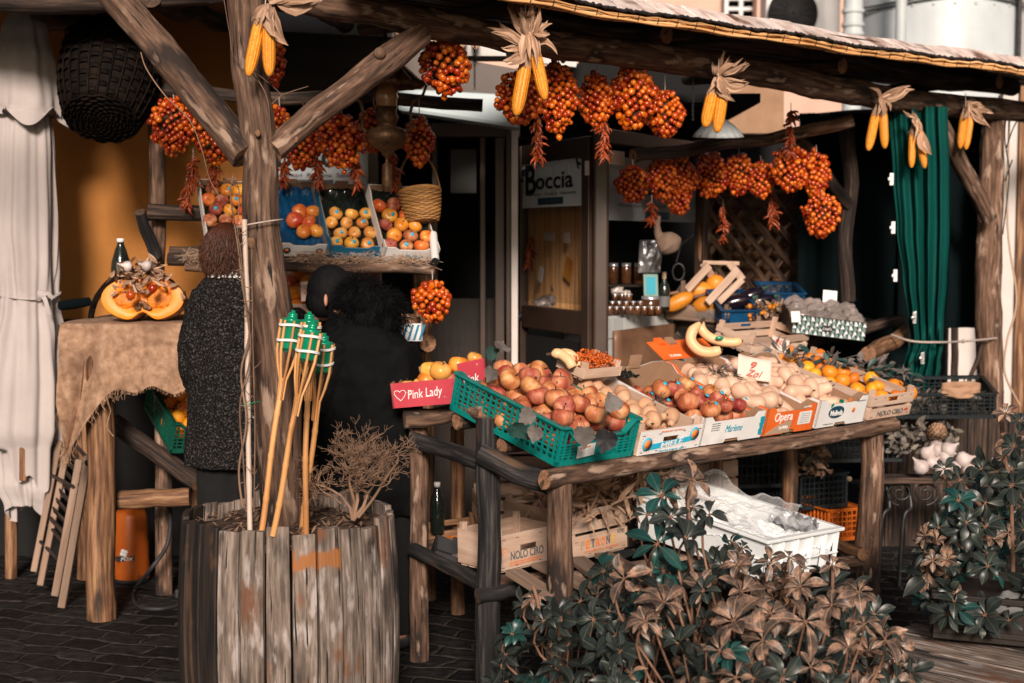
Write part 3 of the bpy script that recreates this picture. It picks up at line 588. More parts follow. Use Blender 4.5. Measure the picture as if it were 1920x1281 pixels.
# white wall strip, ochre post at right edge
m = MB(); a, b_ = at(1876, 200, 9.4), at(1907, 200, 9.4); m.box(((a.x+b_.x)/2, 9.4, 1.3), (b_.x-a.x, .1, 2.6)); tag(m.build('white_door_jamb', 'white_frame'), 'white painted door jamb behind the right hand post', 'door jamb')
m = MB(); a = at(1917, 300, 9.35); m.box((a.x, 9.35, 1.4), (.07, .08, 2.8)); tag(m.build('ochre_post', 'log_warm'), 'varnished orange wooden post at the right edge', 'post')
m = MB(); a, b_ = at(1793, 500, 9.8), at(1835, 500, 9.8); m.box(((a.x+b_.x)/2, 9.8, 1.2), (b_.x-a.x+.1, .06, 1.3)); tag(m.build('white_board', 'white_frame'), 'white board showing below the dark tarpaulin', 'panel')
m = MB(); m.box((2.6, 10.4, 1.1), (3.6, .1, 2.2)); tag(m.build('dark_back_wall', 'dark_wood'), 'dark boarded wall closing the back of the right side of the stall', 'wall')
# ================================================================ pergola
PG = thing('pergola', 'rustic pergola of debarked logs roofed with bamboo matting over the stall', 'pergola', at(530, 950, 4.85))
def L2(px0, py0, Y0, px1, py1, Y1, r0, r1=None, **k):
    m = MB(); m.log(at(px0, py0, Y0), at(px1, py1, Y1), r0, r1, **k); return m
# main post: slight lean, goes into the barrel
pts = [at(459, -60, 4.86), at(462, 40, 4.86), at(467, 120, 4.86), at(480, 210, 4.85), at(489, 300, 4.85), at(488, 380, 4.84), at(490, 440, 4.84), at(498, 520, 4.83), at(510, 620, 4.82), at(517, 700, 4.82), at(522, 800, 4.8), at(526, 900, 4.8), at(530, 1010, 4.8), at(530, 1260, 4.8)]
rr = [.064, .06, .058, .06, .058, .06, .064, .074, .082, .082, .078, .076, .074, .072]
def dens(pts, rr, k=4):
    P = []; R = []
    for i in range(len(pts)-1):
        for j in range(k): t = j/k; P.append(pts[i].lerp(pts[i+1], t)); R.append(lerp(rr[i], rr[i+1], t))
    P.append(pts[-1]); R.append(rr[-1]); return P, R
P_, R_2 = dens(pts, rr); m = MB(); m.tube(P_, R_2, 28, 0, 1, .1, seed=3)
for (x, y, s) in ((470, 455, .016), (497, 540, .02), (488, 700, .012), (483, 250, .01)): m.ball(at(x, y, 4.77), s, 10, 6, sc=(1, .5, 1.2), mi=1)
m.build('post', ['log', 'end_grain'], PG)
m = L2(459, -110, 4.86, 200, -25, 5.0, .05)
m = MB(); P_, R_2 = dens([at(463, 292, 4.84), at(400, 212, 4.9), at(300, 92, 4.98), at(195, -30, 5.05)], [.055, .058, .055, .056], 8); m.tube(P_, R_2, 22, 0, 1, .14, seed=11)
m.build('brace', ['log', 'end_grain'], PG)
m = MB(); P_, R_2 = dens([at(508, 283, 4.84), at(580, 222, 4.95), at(660, 162, 5.08), at(715, 120, 5.18), at(790, 62, 5.3)], [.046, .043, .046, .054, .045], 7); m.tube(P_, R_2, 22, 0, 1, .15, seed=22)
m.ball(at(712, 100, 5.12), .022, 10, 6, mi=0); m.ball(at(553, 262, 4.86), .012, 10, 6, sc=(1, .4, 1), mi=1)
m.build('brace', ['log', 'end_grain'], PG)
# long front beam, wavy
BA = V3((-.95, 4.82, 2.52)); bmpx = [(440, -45, 4.83), (600, 8, 5.03), (700, 22, 5.2), (800, 44, 5.35), (900, 62, 5.52), (1000, 80, 5.7), (1100, 92, 5.88), (1200, 104, 6.08), (1330, 122, 6.35), (1450, 142, 6.63), (1560, 166, 6.92), (1680, 188, 7.28), (1800, 200, 7.68), (1925, 210, 8.15), (2050, 214, 8.7)]
P_, R_2 = dens([at(*p) for p in bmpx], [.05, .052, .05, .062, .052, .055, .056, .06, .058, .062, .062, .06, .06, .06, .06], 6); m = MB(); m.tube(P_, R_2, 24, 0, 1, .16, seed=5)
m.build('beam', ['log', 'end_dark'], PG)
m = MB(); m.log((-4, 4.95, 2.62), (-.8, 4.83, 2.66), .06); m.build('beam', ['log_shaded', 'end_dark'], PG)
# right post and its brace
m = MB(); P_, R_2 = dens([at(1862, 190, 8.0), at(1858, 350, 8.0), at(1852, 550, 8.0), at(1856, 700, 8.0), at(1856, 985, 8.0)], [.062, .07, .075, .072, .078], 8); m.tube(P_, R_2, 22, 0, 1, .12, seed=8)
m.build('post', ['log', 'end_grain'], PG)
m = MB(); P_, R_2 = dens([at(1752, 218, 7.55), at(1790, 285, 7.62), at(1825, 350, 7.72), at(1855, 410, 7.82)], [.05, .045, .045, .042], 8); m.tube(P_, R_2, 18, 0, 1, .18, seed=18); m.build('brace', ['log', 'end_grain'], PG)
# rafters with cut ends to the camera
bd = V3((.76, .65, 0)); bn = V3((.65, -.76, 0))
for px, py, Y, r in ((1250, 65, 6.02, .038), (1580, 124, 6.8, .038), (1874, 154, 7.75, .036), (965, 12, 5.45, .036)):
    a = at(px, py, Y); m = MB(); m.log(a+V3((0, 0, 0)), a-bn*1.0+V3((0, 0, .03)), r, r, cap=1, n=18); m.build('rafter', ['log_shaded', 'end_grain'], PG)
# a second dark log behind the mat
m = MB(); m.log(at(1010, 40, 5.75), at(1900, 165, 8.2), .045, .05, seg=24); m.build('purlin', ['log_shaded', 'end_dark'], PG)
# roof deck (right part), dark underside boards; bamboo mat sags along the eave; weathered board strip above
def eave(t, off, z):      # t 0..1 along the eave, off metres towards the building
    pA, pB = V3((-.55, 4.83, 0)), V3((3.3, 8.1, 0)); p = pA.lerp(pB, t)-bn*off+bn*.06; p.z = z-.035-.022*sin(pi*min(1, max(0, t))); return p
def sag(t): return .004*sin(t*19)+.004*sin(t*43+1)
m = MB(); 
for k in range(9):
    o0 = .02+k*.11
    m.add([eave(0, o0, 2.588), eave(1, o0, 2.588), eave(1, o0+.105, 2.592), eave(0, o0+.105, 2.592), eave(0, o0, 2.606), eave(1, o0, 2.606), eave(1, o0+.105, 2.61), eave(0, o0+.105, 2.61)],
          [(0, 3, 2, 1), (4, 5, 6, 7), (0, 1, 5, 4), (2, 3, 7, 6), (1, 2, 6, 5), (3, 0, 4, 7)], None, 0, False)
m.build('roof_board', 'dark_wood', PG)
m = MB()
for k in range(30):
    off = -.045+k*.0085 if k < 18 else rng.uniform(-.05, 0); z0 = 2.548 + (.0048*k if k < 6 else .026) - (.0 if k < 18 else rng.uniform(0, .02)); ph = rng.random()*6
    n = 90; t0, t1 = (0, 1) if k < 18 else sorted((rng.random(), rng.random()))
    m.tube([eave(lerp(t0, t1, i/n), off+.004*sin(i*.5+ph), z0+sag(lerp(t0, t1, i/n))+.003*sin(i*.9+ph*3)) for i in range(n+1)], rng.uniform(.0035, .0055), 6)
m.build('reed_mat', 'reed', PG)
m = MB()
for i in range(46):
    t = (i+.5)/46; m = MB(); m.tube([eave(t, -.06, 2.57+sag(t)), eave(t, -.052, 2.548+sag(t)), eave(t+.001, 0, 2.545+sag(t))], .0018, 4); m.build('mat_wire', 'ink', PG)
m = MB()
m.tube([eave(i/400, -.042, 2.587+sag(i/400)+rng.uniform(-.003, .004)) for i in range(401)], [rng.uniform(.004, .008) for _ in range(401)], 6)
m.build('felt_edge', 'card_black', PG)
m = MB(); t = .0; 
while t < 1:
    dt = rng.uniform(.012, .035); t2 = min(1, t+dt)
    a0, a1 = eave(t+.0006, -.03, 2.597+sag(t)), eave(t2, -.03, 2.597+sag(t2)); b0, b1 = eave(t+.0006, .07, 2.66+rng.uniform(-.004, .004)+sag(t)), eave(t2, .07, 2.66+rng.uniform(-.004, .004)+sag(t2))
    dn = V3((0, 0, -.02)); m.add([a0, a1, b1, b0, a0+dn*.3, a1+dn*.3, b1+dn, b0+dn], [(0, 1, 2, 3), (7, 6, 5, 4), (0, 4, 5, 1), (2, 6, 7, 3), (1, 5, 6, 2), (3, 7, 4, 0)], None, 0, False); t = t2
m.build('eave_board', 'board_top', PG, bevel=.003)
# left canopy
m = MB(); vs = [(-5, 5.85, 2.73), (-1.02, 5.85, 2.73), (-.8, 5.5, 2.7), (-.45, 5.5, 2.68), (-.6, 7.38, 2.85), (-5, 7.38, 2.85)]
m.add([V3(v) for v in vs]+[V3(v)+V3((0, 0, .03)) for v in vs], [tuple(range(5, -1, -1)), tuple(range(6, 12))]+[(i, (i+1) % 6, (i+1) % 6+6, i+6) for i in range(6)], None, 0, False)
m.build('roof_board', 'dark_wood', PG)
for x in (-2.2, -1.5, -.9): m = MB(); m.log((x, 6.0, 2.66), (x+.05, 7.35, 2.75), .045); m.build('rafter', ['log_shaded', 'end_dark'], PG)
m = MB(); m.log((-4, 6.1, 2.69), (-.9, 6.05, 2.69), .05, seg=20); m.build('purlin', ['log_shaded', 'end_dark'], PG)
# chains hanging from the beam
for (x, y0, y1, Y, lab) in ((890, 66, 168, 5.55, 'thin chain hanging beside the corn husks over the doorway'), (1299, 132, 226, 6.3, 'thin chain hanging between the tomatoes and the corn')):
    m = MB(); n = 22
    for k in range(n):
        c = at(x, lerp(y0, y1, (k+.5)/n), Y); hh = (at(x, y0, Y).z-at(x, y1, Y).z)/n*.62; a = V3((1, 0, 0)) if k % 2 else V3((.3, 1, 0)).normalized()
        m.tube([c+a*.0045*cos(t*pi/4)+V3((0, 0, hh*sin(t*pi/4))) for t in range(9)], .0013, 5, close=False)
    tag(m.build('chain', 'metal_dark'), lab, 'chain')
# ================================================================ shared builders
_ID = bpy.data.objects.new('_id', None)
def mesh_of(mb, name, mats):
    o = mb.build(name, mats, _ID); me = o.data; bpy.data.objects.remove(o); _ch.pop('_id', None); return me
def inst(me, name, M, parent=None, label=None, cat=None, group=None):
    o = link(bpy.data.objects.new(name, me)); o.parent = parent
    o.matrix_basis = (mw(parent).inverted() @ M) if parent else M
    if parent: _ch.setdefault(parent.name, []).append(o)
    return tag(o, label, cat, group)
def rrot(t=pi): return Matrix.Rotation(rng.uniform(0, 2*pi), 4, 'Z') @ Matrix.Rotation(rng.uniform(-t, t), 4, 'X') @ Matrix.Rotation(rng.uniform(0, 2*pi), 4, 'Z')
def strip(mb, pts, wid, up=(0, 0, 1), fold=.25, mi=0, rnd=None, curlv=0):
    pts = [Vector(p) for p in pts]; n = len(pts); up = Vector(up); vs = []; g = []; L = 0
    for i in range(n):
        t = (pts[min(i+1, n-1)]-pts[max(i-1, 0)]).normalized(); s_ = t.cross(up)
        if s_.length < 1e-4: s_ = t.orthogonal()
        s_.normalize(); nn = s_.cross(t); w_ = wid[i] if hasattr(wid, '__len__') else wid
        if i: L += (pts[i]-pts[i-1]).length
        vs += [pts[i]-s_*w_+nn*w_*fold, pts[i]+nn*curlv*w_, pts[i]+s_*w_+nn*w_*fold]; g += [(-w_, 0, L), (0, 0, L), (w_, 0, L)]
    fs = []
    for i in range(n-1):
        b = i*3; fs += [(b, b+1, b+4, b+3), (b+1, b+2, b+5, b+4)]
    mb.add(vs, fs, g, mi, True, None, rnd)
def leafy(mb, base, d, up, L, W, mi=0, droop=.3, fold=.25, n=6, rnd=None, prof=None, curl=0):
    """one obovate leaf from base along d, drooping away from up"""
    d = Vector(d).normalized(); up = Vector(up); prof = prof or [.12, .45, .8, 1, .95, .6, .05]
    k = len(prof); pts = []
    for i in range(k):
        t = i/(k-1); pts.append(Vector(base)+d*L*t - up*droop*L*t*t + up*curl*L*sin(t*pi))
    strip(mb, pts, [p*W/2 for p in prof], up, fold, mi, rnd)
MAPLE = [(0, .04), (.12, -.03), (.3, -.02), (.38, .1), (.46, .2), (.43, .34), (.47, .46), (.36, .56), (.3, .7), (.17, .76), (.1, .9), (0, 1.02)]
def bigleaf(mb, c, M3, s, mi=0, seed=0):
    """lobed vine leaf, cupped, at c with rotation M3"""
    out = MAPLE+[(-x, z) for x, z in MAPLE[-2:0:-1]]; rr_ = random.Random(seed)
    inner = [(x*.5, .4+(z-.4)*.5) for x, z in out]; vs = []; n = len(out)
    for x, z in out: vs.append((x*s, (-.10+rr_.uniform(-.1, .1))*s*(abs(x)+abs(z-.4)), (z)*s))
    for x, z in inner: vs.append((x*s, rr_.uniform(-.01, .01)*s, z*s))
    vs.append((0, .01*s, .4*s))
    fs = [(i, (i+1) % n, (i+1) % n+n, i+n) for i in range(n)]+[(i+n, (i+1) % n+n, 2*n) for i in range(n)]
    M = M3.copy(); M.translation = Vector(c); mb.add(vs, fs, None, mi, True, M)
# ---- fruit meshes
def apple_mb(r, squash=.9, dim=.25, stem=True, lob=.03):
    m = MB(); prof = []
    for i in range(13):
        th = pi*i/12; q = 1-dim*max(0, cos(th))**6-.12*max(0, -cos(th))**8
        prof.append((r*sin(th)*(1+.06*cos(th)), r*cos(th)*squash*q))
    m.lathe(prof[::-1], 18, fn=lambda a, z, rr_: 1+lob*cos(a*2.5+1)*1+lob*.6*cos(5*a), rnd=.5)
    if stem: m.tube([(0, 0, r*squash*.6), (0, 0, r*squash*.85), (r*.08, 0, r*squash*1.12)], [r*.07, r*.05, r*.06], 6, mi=1)
    return m
ME = {}
for i in range(3):
    ME['apple%d' % i] = mesh_of(apple_mb(.044, .86+.04*i, .28, True, .015+.02*i), 'apple', ['apple', 'tomato_stem'])
ME['apple_orange'] = mesh_of(apple_mb(.036, .9), 'apple', ['apple_orange', 'tomato_stem'])
ME['apple_gold'] = mesh_of(apple_mb(.034, .9), 'apple', ['apple_gold', 'tomato_stem'])
ME['apple_red'] = mesh_of(apple_mb(.036, .88), 'apple', ['apple', 'tomato_stem'])
ME['orange'] = mesh_of(apple_mb(.037, .95, .06, False, 0), 'orange', ['orange_fruit', 'tomato_stem'])
ME['clementine'] = mesh_of(apple_mb(.03, .85, .1, False, .01), 'clementine', ['orange_fruit', 'tomato_stem'])
ME['persimmon'] = mesh_of(apple_mb(.04, .85, .1, True, .03), 'persimmon', ['apple_orange', 'tomato_stem'])
def pear_mb(L, r, mat_neck=.45, bend=.12):
    m = MB(); pts = []; rr_ = []
    for i in range(15):
        t = i/14; pts.append((bend*L*sin(t*pi*.9), 0, t*L))
        body = sqrt(max(0, 1-((t-.3)/.31)**2)) if t < .3 else 0
        q = body if t < .3 else lerp(1, mat_neck, min(1, max(0, (t-.3)/.38))**1.2 if t < .68 else 1)
        if t > .86: q = mat_neck*sqrt(max(0, 1-((t-.86)/.15)**2))
        rr_.append(max(.002, r*q))
    m.tube(pts, rr_, 16, lump=.05, rnd=.5, lscale=8); m.tube([pts[-1], (pts[-1][0]+.006, 0, L+.014)], .003, 6, mi=1); return m
ME['pear'] = mesh_of(pear_mb(.1, .031), 'pear', ['pear', 'tomato_stem'])
ME['pear1'] = mesh_of(pear_mb(.085, .035, .4, .05), 'pear', ['pear', 'tomato_stem'])
ME['squash'] = mesh_of(pear_mb(.13, .035, .68, .1), 'butternut_squash', ['squash', 'tomato_stem'])
ME['squash1'] = mesh_of(pear_mb(.11, .036, .7, .05), 'butternut_squash', ['squash', 'tomato_stem'])
m = MB(); m.lathe([(0, -.016), (.002, -.0155), (.0045, -.0125), (.0105, -.009), (.0138, -.001), (.0128, .006), (.008, .0115), (0, .012)], 10, rnd=.5); m.tube([(0, 0, .011), (.002, 0, .018)], .0012, 5, mi=1)
ME['tomato'] = mesh_of(m, 'tomato', ['tomato', 'tomato_stem'])
m = MB(); m.lathe([(0, -.0), (.0085, 0), (.0085, .0006), (0, .0012)], 14); m.lathe([(.0085, .0), (.0, .0008)], 14)
ME['sticker'] = mesh_of(m, 'sticker', ['ink_cyan'])
def banana_mb(L=.19, r=.018, bend=.9):
    m = MB(); pts = []; rr_ = []
    for i in range(17):
        t = i/16; a = -bend*.5+bend*t*1.0; R = L/bend; pts.append((R*sin(a), 0, -R*cos(a)+R)); 
        q = min(1, (t/.16)**.7) if t < .16 else (min(1, ((1-t)/.14)**.6) if t > .86 else 1); rr_.append(max(.2, q)*r)
    pts = [(p[0], p[1], p[2]) for p in pts]; pts = [(pts[0][0]-.022, 0, pts[0][2]+.014)]+pts; rr_ = [r*.3]+rr_
    m.tube(pts, rr_, 10, lump=.02, rnd=.5, smooth=True, mi=0, cap=1); m.ball(pts[-1], r*.28, 6, 5, mi=1); return m
ME['banana'] = mesh_of(banana_mb(), 'banana', ['banana', 'tomato_stem'])
# ---- hanging tomato bunch
def bunch(px, py, rx, ry, Y, label, group='bunches of cherry tomatoes hanging from the logs', cord=30, seed=None, ts=1.0, shape=.25):
    s = Y/FPX; RX, RZ = rx*s, ry*s; c = at(px, py, Y); RY = RX*.9
    t = thing('tomato_bunch', label, 'tomato bunch', c, 0, group); sd_ = rng.random()*50
    tr = .0125*ts; core = MB(); core.ball(c, 1, 12, 9, sc=(max(.02, RX-tr*2.2), max(.02, RY-tr*2.2), max(.02, RZ-tr*2.2)), lump=.2)
    core.build('stalks', 'tomato_stem', t)
    area = 4*pi*((RX*RZ)**.5)**2; n = int(area/(tr*2.1)**2*1.05); P = []
    for i in range(n):
        z = 1-2*(i+.5)/n; a = i*2.39996+sd_; r_ = sqrt(1-z*z); d = V3((r_*cos(a), r_*sin(a), z))
        k = (1+.3*noise.noise(d*2.3+V3((sd_, 0, 0))))*(1-shape*max(0, -z)**1.5*(abs(d.x)+abs(d.y))*.8)*rng.uniform(.8, 1.1)
        P.append((V3((d.x*RX*k, d.y*RY*k, d.z*RZ*(1+.22*noise.noise(d*2+V3((0, sd_, 0))))*rng.uniform(.86, 1.1))), d))
    P.sort(key=lambda q: q[0].y); rest = MB()
    for i, (p, d) in enumerate(P):
        ax = (-d+V3((0, 0, .9))+V3([rng.uniform(-.5, .5) for _ in range(3)])).normalized()
        M = T(*(c+p)) @ ax.to_track_quat('Z', 'Y').to_matrix().to_4x4() @ Matrix.Scale(ts*rng.uniform(.7, 1.15), 4)
        if i < 96 and p.y < RY*.35: inst(ME['tomato'], 'tomato', M, t)
        else: rest.ball((0, 0, 0), .0125, 7, 5, M)
    if rest.V: rest.build('far_side_tomatoes', 'tomato', t, kind='stuff')
    m = MB(); m.tube([at(px, py-ry-cord, Y), at(px+1, py-ry-cord*.4, Y), c+V3((0, 0, RZ*.6))], .0022, 6); m.tube([at(px, py-ry-2, Y)+V3((.006, 0, 0)), c+V3((0, 0, RZ*.6))], .002, 5); m.build('cord', 'rope', t)
    return t
def chilis(px, y0, y1, Y, wpx, label, n=46, cord=12):
    a, b = at(px, y0, Y), at(px+rng.uniform(-3, 3), y1, Y); t = thing('chili_string', label, 'chili string', a, 0, 'strings of dried chili peppers'); m = MB(); W = wpx*Y/FPX
    for i in range(n):
        q = a.lerp(b, rng.random()**.9); d = V3((rng.uniform(-1, 1), rng.uniform(-1, .6), rng.uniform(-1.9, -.2))).normalized(); L = rng.uniform(.03, .06); sd = V3((rng.uniform(-1, 1), rng.uniform(-1, 1), .4)).normalized()
        m.tube([q, q+d*L*.35+sd*W*.2, q+d*L*.7+sd*W*.25, q+d*L], [.003, .0065, .005, .001], 6, lump=.3)
    m.build('chilies', 'chili', t, kind='stuff'); c = MB(); c.tube([at(px, y0-cord, Y), a, b], .002, 5); c.build('cord', 'rope', t); return t
# ---- corn
m = MB(); NR, NK = 14, 30; prof_n = NK*4; vs = []; n = NR*4
for i in range(prof_n+1):
    t = i/prof_n; z = -t*.2; r0 = .0225*(1 if t < .55 else sqrt(max(.0, 1-((t-.55)/.47)**2.4)))*(.86+.14*min(1, t*6))
    for k in range(n):
        a = 2*pi*k/n; b = (abs(sin(a*NR/2))**.5)*(abs(sin(t*NK*pi+((int(a*NR/(2*pi))) % 2)*1.2))**.5); vs.append(((r0*(.82+.18*b))*cos(a), (r0*(.82+.18*b))*sin(a), z))
fs = [(i*n+k, i*n+(k+1) % n, (i+1)*n+(k+1) % n, (i+1)*n+k) for i in range(prof_n) for k in range(n)]
m.add(vs, fs, None, 0, True, None, .5); m.ball((0, 0, -.197), .007, 8, 6, mi=1)
ME['cob'] = mesh_of(m, 'cob', ['corn', 'husk'])
def corn(cobs, husk, Y, label, tie=None):
    """cobs: (topx,topy,tipx,tipy,scale_width); husk: list of (x0,y0,x1,y1,width_px,bend)"""
    t = thing('corn_bunch', label, 'corn', at(cobs[0][0], cobs[0][1], Y), 0, 'pairs of corn cobs hanging from the beam')
    for (x0, y0, x1, y1, w_) in cobs:
        a, b = at(x0, y0, Y), at(x1, y1, Y-.01); L = (b-a).length; M = T(*a) @ (a-b).to_track_quat('Z', 'Y').to_matrix().to_4x4() @ Rz(rng.random()*6) @ Sc(w_*Y/FPX/.045, w_*Y/FPX/.045, L/.2)
        inst(ME['cob'], 'cob', M, t)
    m = MB()
    for (x0, y0, x1, y1, wp, bd_) in husk:
        for rep in range(4):
            j = rng.uniform(-9, 9) if rep else 0; wp_ = wp*(.62 if rep < 2 else .4); a = at(x0+j*.4, y0, Y+rng.uniform(-.02, .015)); b = at(x1+j, y1+j, Y+rng.uniform(-.06, .03)); dd = b-a; sd = V3((-dd.z, rng.uniform(-.2, .2)*dd.length, dd.x)); pts = []
            for i in range(8):
                u = i/7; pts.append(a+dd*u+sd*(bd_+rng.uniform(-.02, .02))*sin(pi*u)*(1-rep*.3)+V3((0, -.02*sin(pi*u), 0))+V3([rng.uniform(-.0015, .0015) for _ in range(3)]))
            W = wp_*Y/FPX/2; strip(m, pts, [W*k for k in (.5, .8, 1, 1, .85, .6, .35, .05)], (rng.uniform(-.3, .3), -1, rng.uniform(-.3, .3)), rng.uniform(.15, .6))
    for (x0, y0, x1, y1, w_) in cobs:   # husk base wrapping the shank
        a, b = at(x0, y0, Y), at(x1, y1, Y); u = (a-b).normalized()
        m.tube([a-u*.012, a+u*.01, a+u*.03, a+u*.05], [w_*Y/FPX*.45, w_*Y/FPX*.42, w_*Y/FPX*.3, w_*Y/FPX*.18], 9, lump=.3, close=False)
    m.build('husk', 'husk', t, kind=None)
    if tie: c = MB(); c.tube([at(*p, Y-.02) for p in tie], .0022, 5); c.build('twine', 'rope', t)
    return t
# ---- crates. M maps local: x along the front (width w), y to the back (depth d), z up (height h); origin front-left-bottom
def hole_panel(mb, M, w_, h, th, hx=0, hw=.09, hz=.6, hh=.022, mi=0):
    """board with a grip slot, in local x,z, front face at y=0"""
    z0 = h*hz-hh/2; z1 = h*hz+hh/2; x0 = (w_-hw)/2+hx; x1 = x0+hw; r = rng.random()
    mb.box((w_/2, th/2, z0/2), (w_, th, z0), M, mi, r); mb.box((w_/2, th/2, (z1+h)/2), (w_, th, h-z1), M, mi, r)
    mb.box((x0/2, th/2, (z0+z1)/2), (x0, th, hh), M, mi, r); mb.box(((x1+w_)/2, th/2, (z0+z1)/2), (w_-x1, th, hh), M, mi, r)
def carton(name, label, M, w_, d, h, out='card_white', inn='card', group=None, front=None, notch=True, backh=None, cat='box', side=None):
    t = thing(name, label, cat, M.translation, 0, group); th = .005; bh = backh or h
    def pan(nm, A, pts, o_=None):
        m = MB(); m.poly(pts, .003, A @ T(0, .0015, 0)); p1 = m.build(nm, o_ or out, t); m = MB(); m.poly(pts, .003, A @ T(0, .0048, 0)); m.build('liner', inn, p1); return p1
    c = .045   # raised corners
    f = [(0, 0), (w_*.38, 0), (w_*.4, .014), (w_*.6, .014), (w_*.62, 0), (w_, 0), (w_, h), (w_-c, h), (w_-c-.02, h*.82), (c+.02, h*.82), (c, h), (0, h)] if notch else [(0, 0), (w_, 0), (w_, h), (0, h)]
    fr = pan('front_panel', M, f, front or out)
    b_ = [(0, 0), (w_, 0), (w_, bh), (w_*.8, bh), (w_*.62, bh*.9), (w_*.38, bh*.9), (w_*.2, bh), (0, bh)]
    pan('back_panel', M @ T(w_, d, 0) @ Rz(pi), b_)
    sd = [(0, 0), (d, 0), (d, bh), (d-.05, bh), (d-.09, bh*.8), (.08, h*.72), (.05, h), (0, h)]
    pan('side_panel', M @ T(0, d, 0) @ Rz(-pi/2), [(d-x, z) for x, z in sd][::-1], side); pan('side_panel', M @ T(w_, 0, 0) @ Rz(pi/2), sd, side)
    m = MB(); m.box((w_/2, d/2, .003), (w_-.012, d-.012, .004), M); m.build('floor', inn, t)
    # locking tabs on the back rim
    m = MB(); m.box((w_*.5, d-.006, bh*.9+.008), (.06, .012, .024), M); m.build('tab', inn, t)
    return t, fr
def wood_crate(name, label, M, w_, d, h, mat='veneer', group=None, nsl=2, parent_cat='crate', hole=True, top=True):
    t = thing(name, label, parent_cat, M.translation, 0, group); th = .006
    post = MB()
    for (x, y) in ((.011, .011), (w_-.011, .011), (.011, d-.011), (w_-.011, d-.011)):
        q = MB(); q.box((x, y, h/2+.008), (.022, .022, h+.016), M); q.build('corner_post', mat, t, bevel=.0015)
    fr = None
    for nm, A, ww in (('front_panel', M @ T(0, -th, 0), w_), ('back_panel', M @ T(w_, d+th, 0) @ Rz(pi), w_)):
        m = MB(); gap = .012; bh = h/nsl-gap
        for k in range(nsl):
            A2 = A @ T(0, 0, k*(bh+gap)+.004)
            if k == nsl-1 and hole: hole_panel(m, A2, ww, bh, th, hw=.085, hh=min(.022, bh*.45), hz=.55)
            else: m.box((ww/2, th/2, bh/2), (ww, th, bh), A2)
        o = m.build(nm, mat, t, bevel=.001); fr = fr or o
    for A in (M @ T(-th, d, 0) @ Rz(-pi/2), M @ T(w_+th, 0, 0) @ Rz(pi/2)):
        m = MB()
        for k in range(nsl): m.box((d/2, th/2, k*(h/nsl)+.004+(h/nsl-.014)/2), (d+2*th-.001, th, h/nsl-.014), A)
        m.build('side_panel', mat, t, bevel=.001)
    m = MB(); n = 5
    for k in range(n): m.box((w_/2, d*(k+.5)/n, -.003), (w_-.002, d/n-.012, .005), M)
    m.build('floor', mat, t)
    return t, fr
def nails(mb, M, w_, h):
    for x in (.02, w_*.3, w_*.7, w_-.02):
        for z in (.015, h-.02): mb.box((x+rng.uniform(-.004, .004), -.0075, z), (.014, .0012, .0015), M)
def plastic_crate(name, label, M, w_, d, h, mat, group=None, dip=.0, cat='crate', nx=None, nz=4, solidmid=False, dh=None):
    t = thing(name, label, cat, M.translation, 0, group); fr = None
    def side(nm, A, ww, dipf=0, mid=False):
        m = MB(); rim = .016; b = .0045; n = max(4, int(ww/.028)); zt = lambda u: h-(dipf if .2 < u < .8 else (dipf*(u-.08)/.12 if .08 < u <= .2 else (dipf*(.92-u)/.12 if .8 <= u < .92 else 0)))
        us = [0, .08, .2, .8, .92, 1]
        for i in range(5):     # rim following the dip
            a_, c_ = us[i]*ww, us[i+1]*ww; m.beam(A @ V3((a_, 0, zt(us[i]+(1e-6 if i else 0))-rim/2)), A @ V3((c_, 0, zt(us[i+1]-1e-6)-rim/2)), .012, rim, up=A.to_3x3() @ V3((0, 0, 1)))
            m.beam(A @ V3((a_, -.006, zt(us[i]+1e-6)-.003)), A @ V3((c_, -.006, zt(us[i+1]-1e-6)-.003)), .02, .006, up=A.to_3x3() @ V3((0, 0, 1)))
        m.box((ww/2, 0, .009), (ww, .012, .018), A)
        for i in range(n+1):
            x = ww*i/n; th = .014 if i in (0, n) else b; u = min(.999, max(.001, i/n)); hh = zt(u)-.01
            if mid and .22 < u < .78 and i not in (0, n): continue
            m.box((min(max(x, .007), ww-.007), .0, hh/2), (th, .009, hh), A)
        for k in range(1, nz+1):
            z = .018+(h-.034-dipf)*k/(nz+1)
            for (xa, xb) in (((0, .22*ww), (.78*ww, ww)) if mid else ((0, ww),)): m.box(((xa+xb)/2, .0008, z), (xb-xa, .0065, b), A)
        if mid: m.box((ww/2, .001, (h-dipf)*.45), (ww*.56, .005, (h-dipf)*.82), A)
        return m.build(nm, mat, t)
    fr = side('front_panel', M @ T(0, .006, 0), w_, dip, solidmid); side('back_panel', M @ T(w_, d-.006, 0) @ Rz(pi), w_, dip)
    side('side_panel', M @ T(.006, d, 0) @ Rz(-pi/2), d, dh or 0); side('side_panel', M @ T(w_-.006, 0, 0) @ Rz(pi/2), d, dh or 0)
    m = MB(); n = 12
    for k in range(n+1): m.box((w_*k/n if 0 < k < n else (.004 if k == 0 else w_-.004), d/2, .002), (.005, d, .004), M)
    for k in range(n+5): m.box((w_/2, d*(k+.5)/(n+5), .0055), (w_, .005, .003), M)
    m.build('floor', mat, t); return t, fr
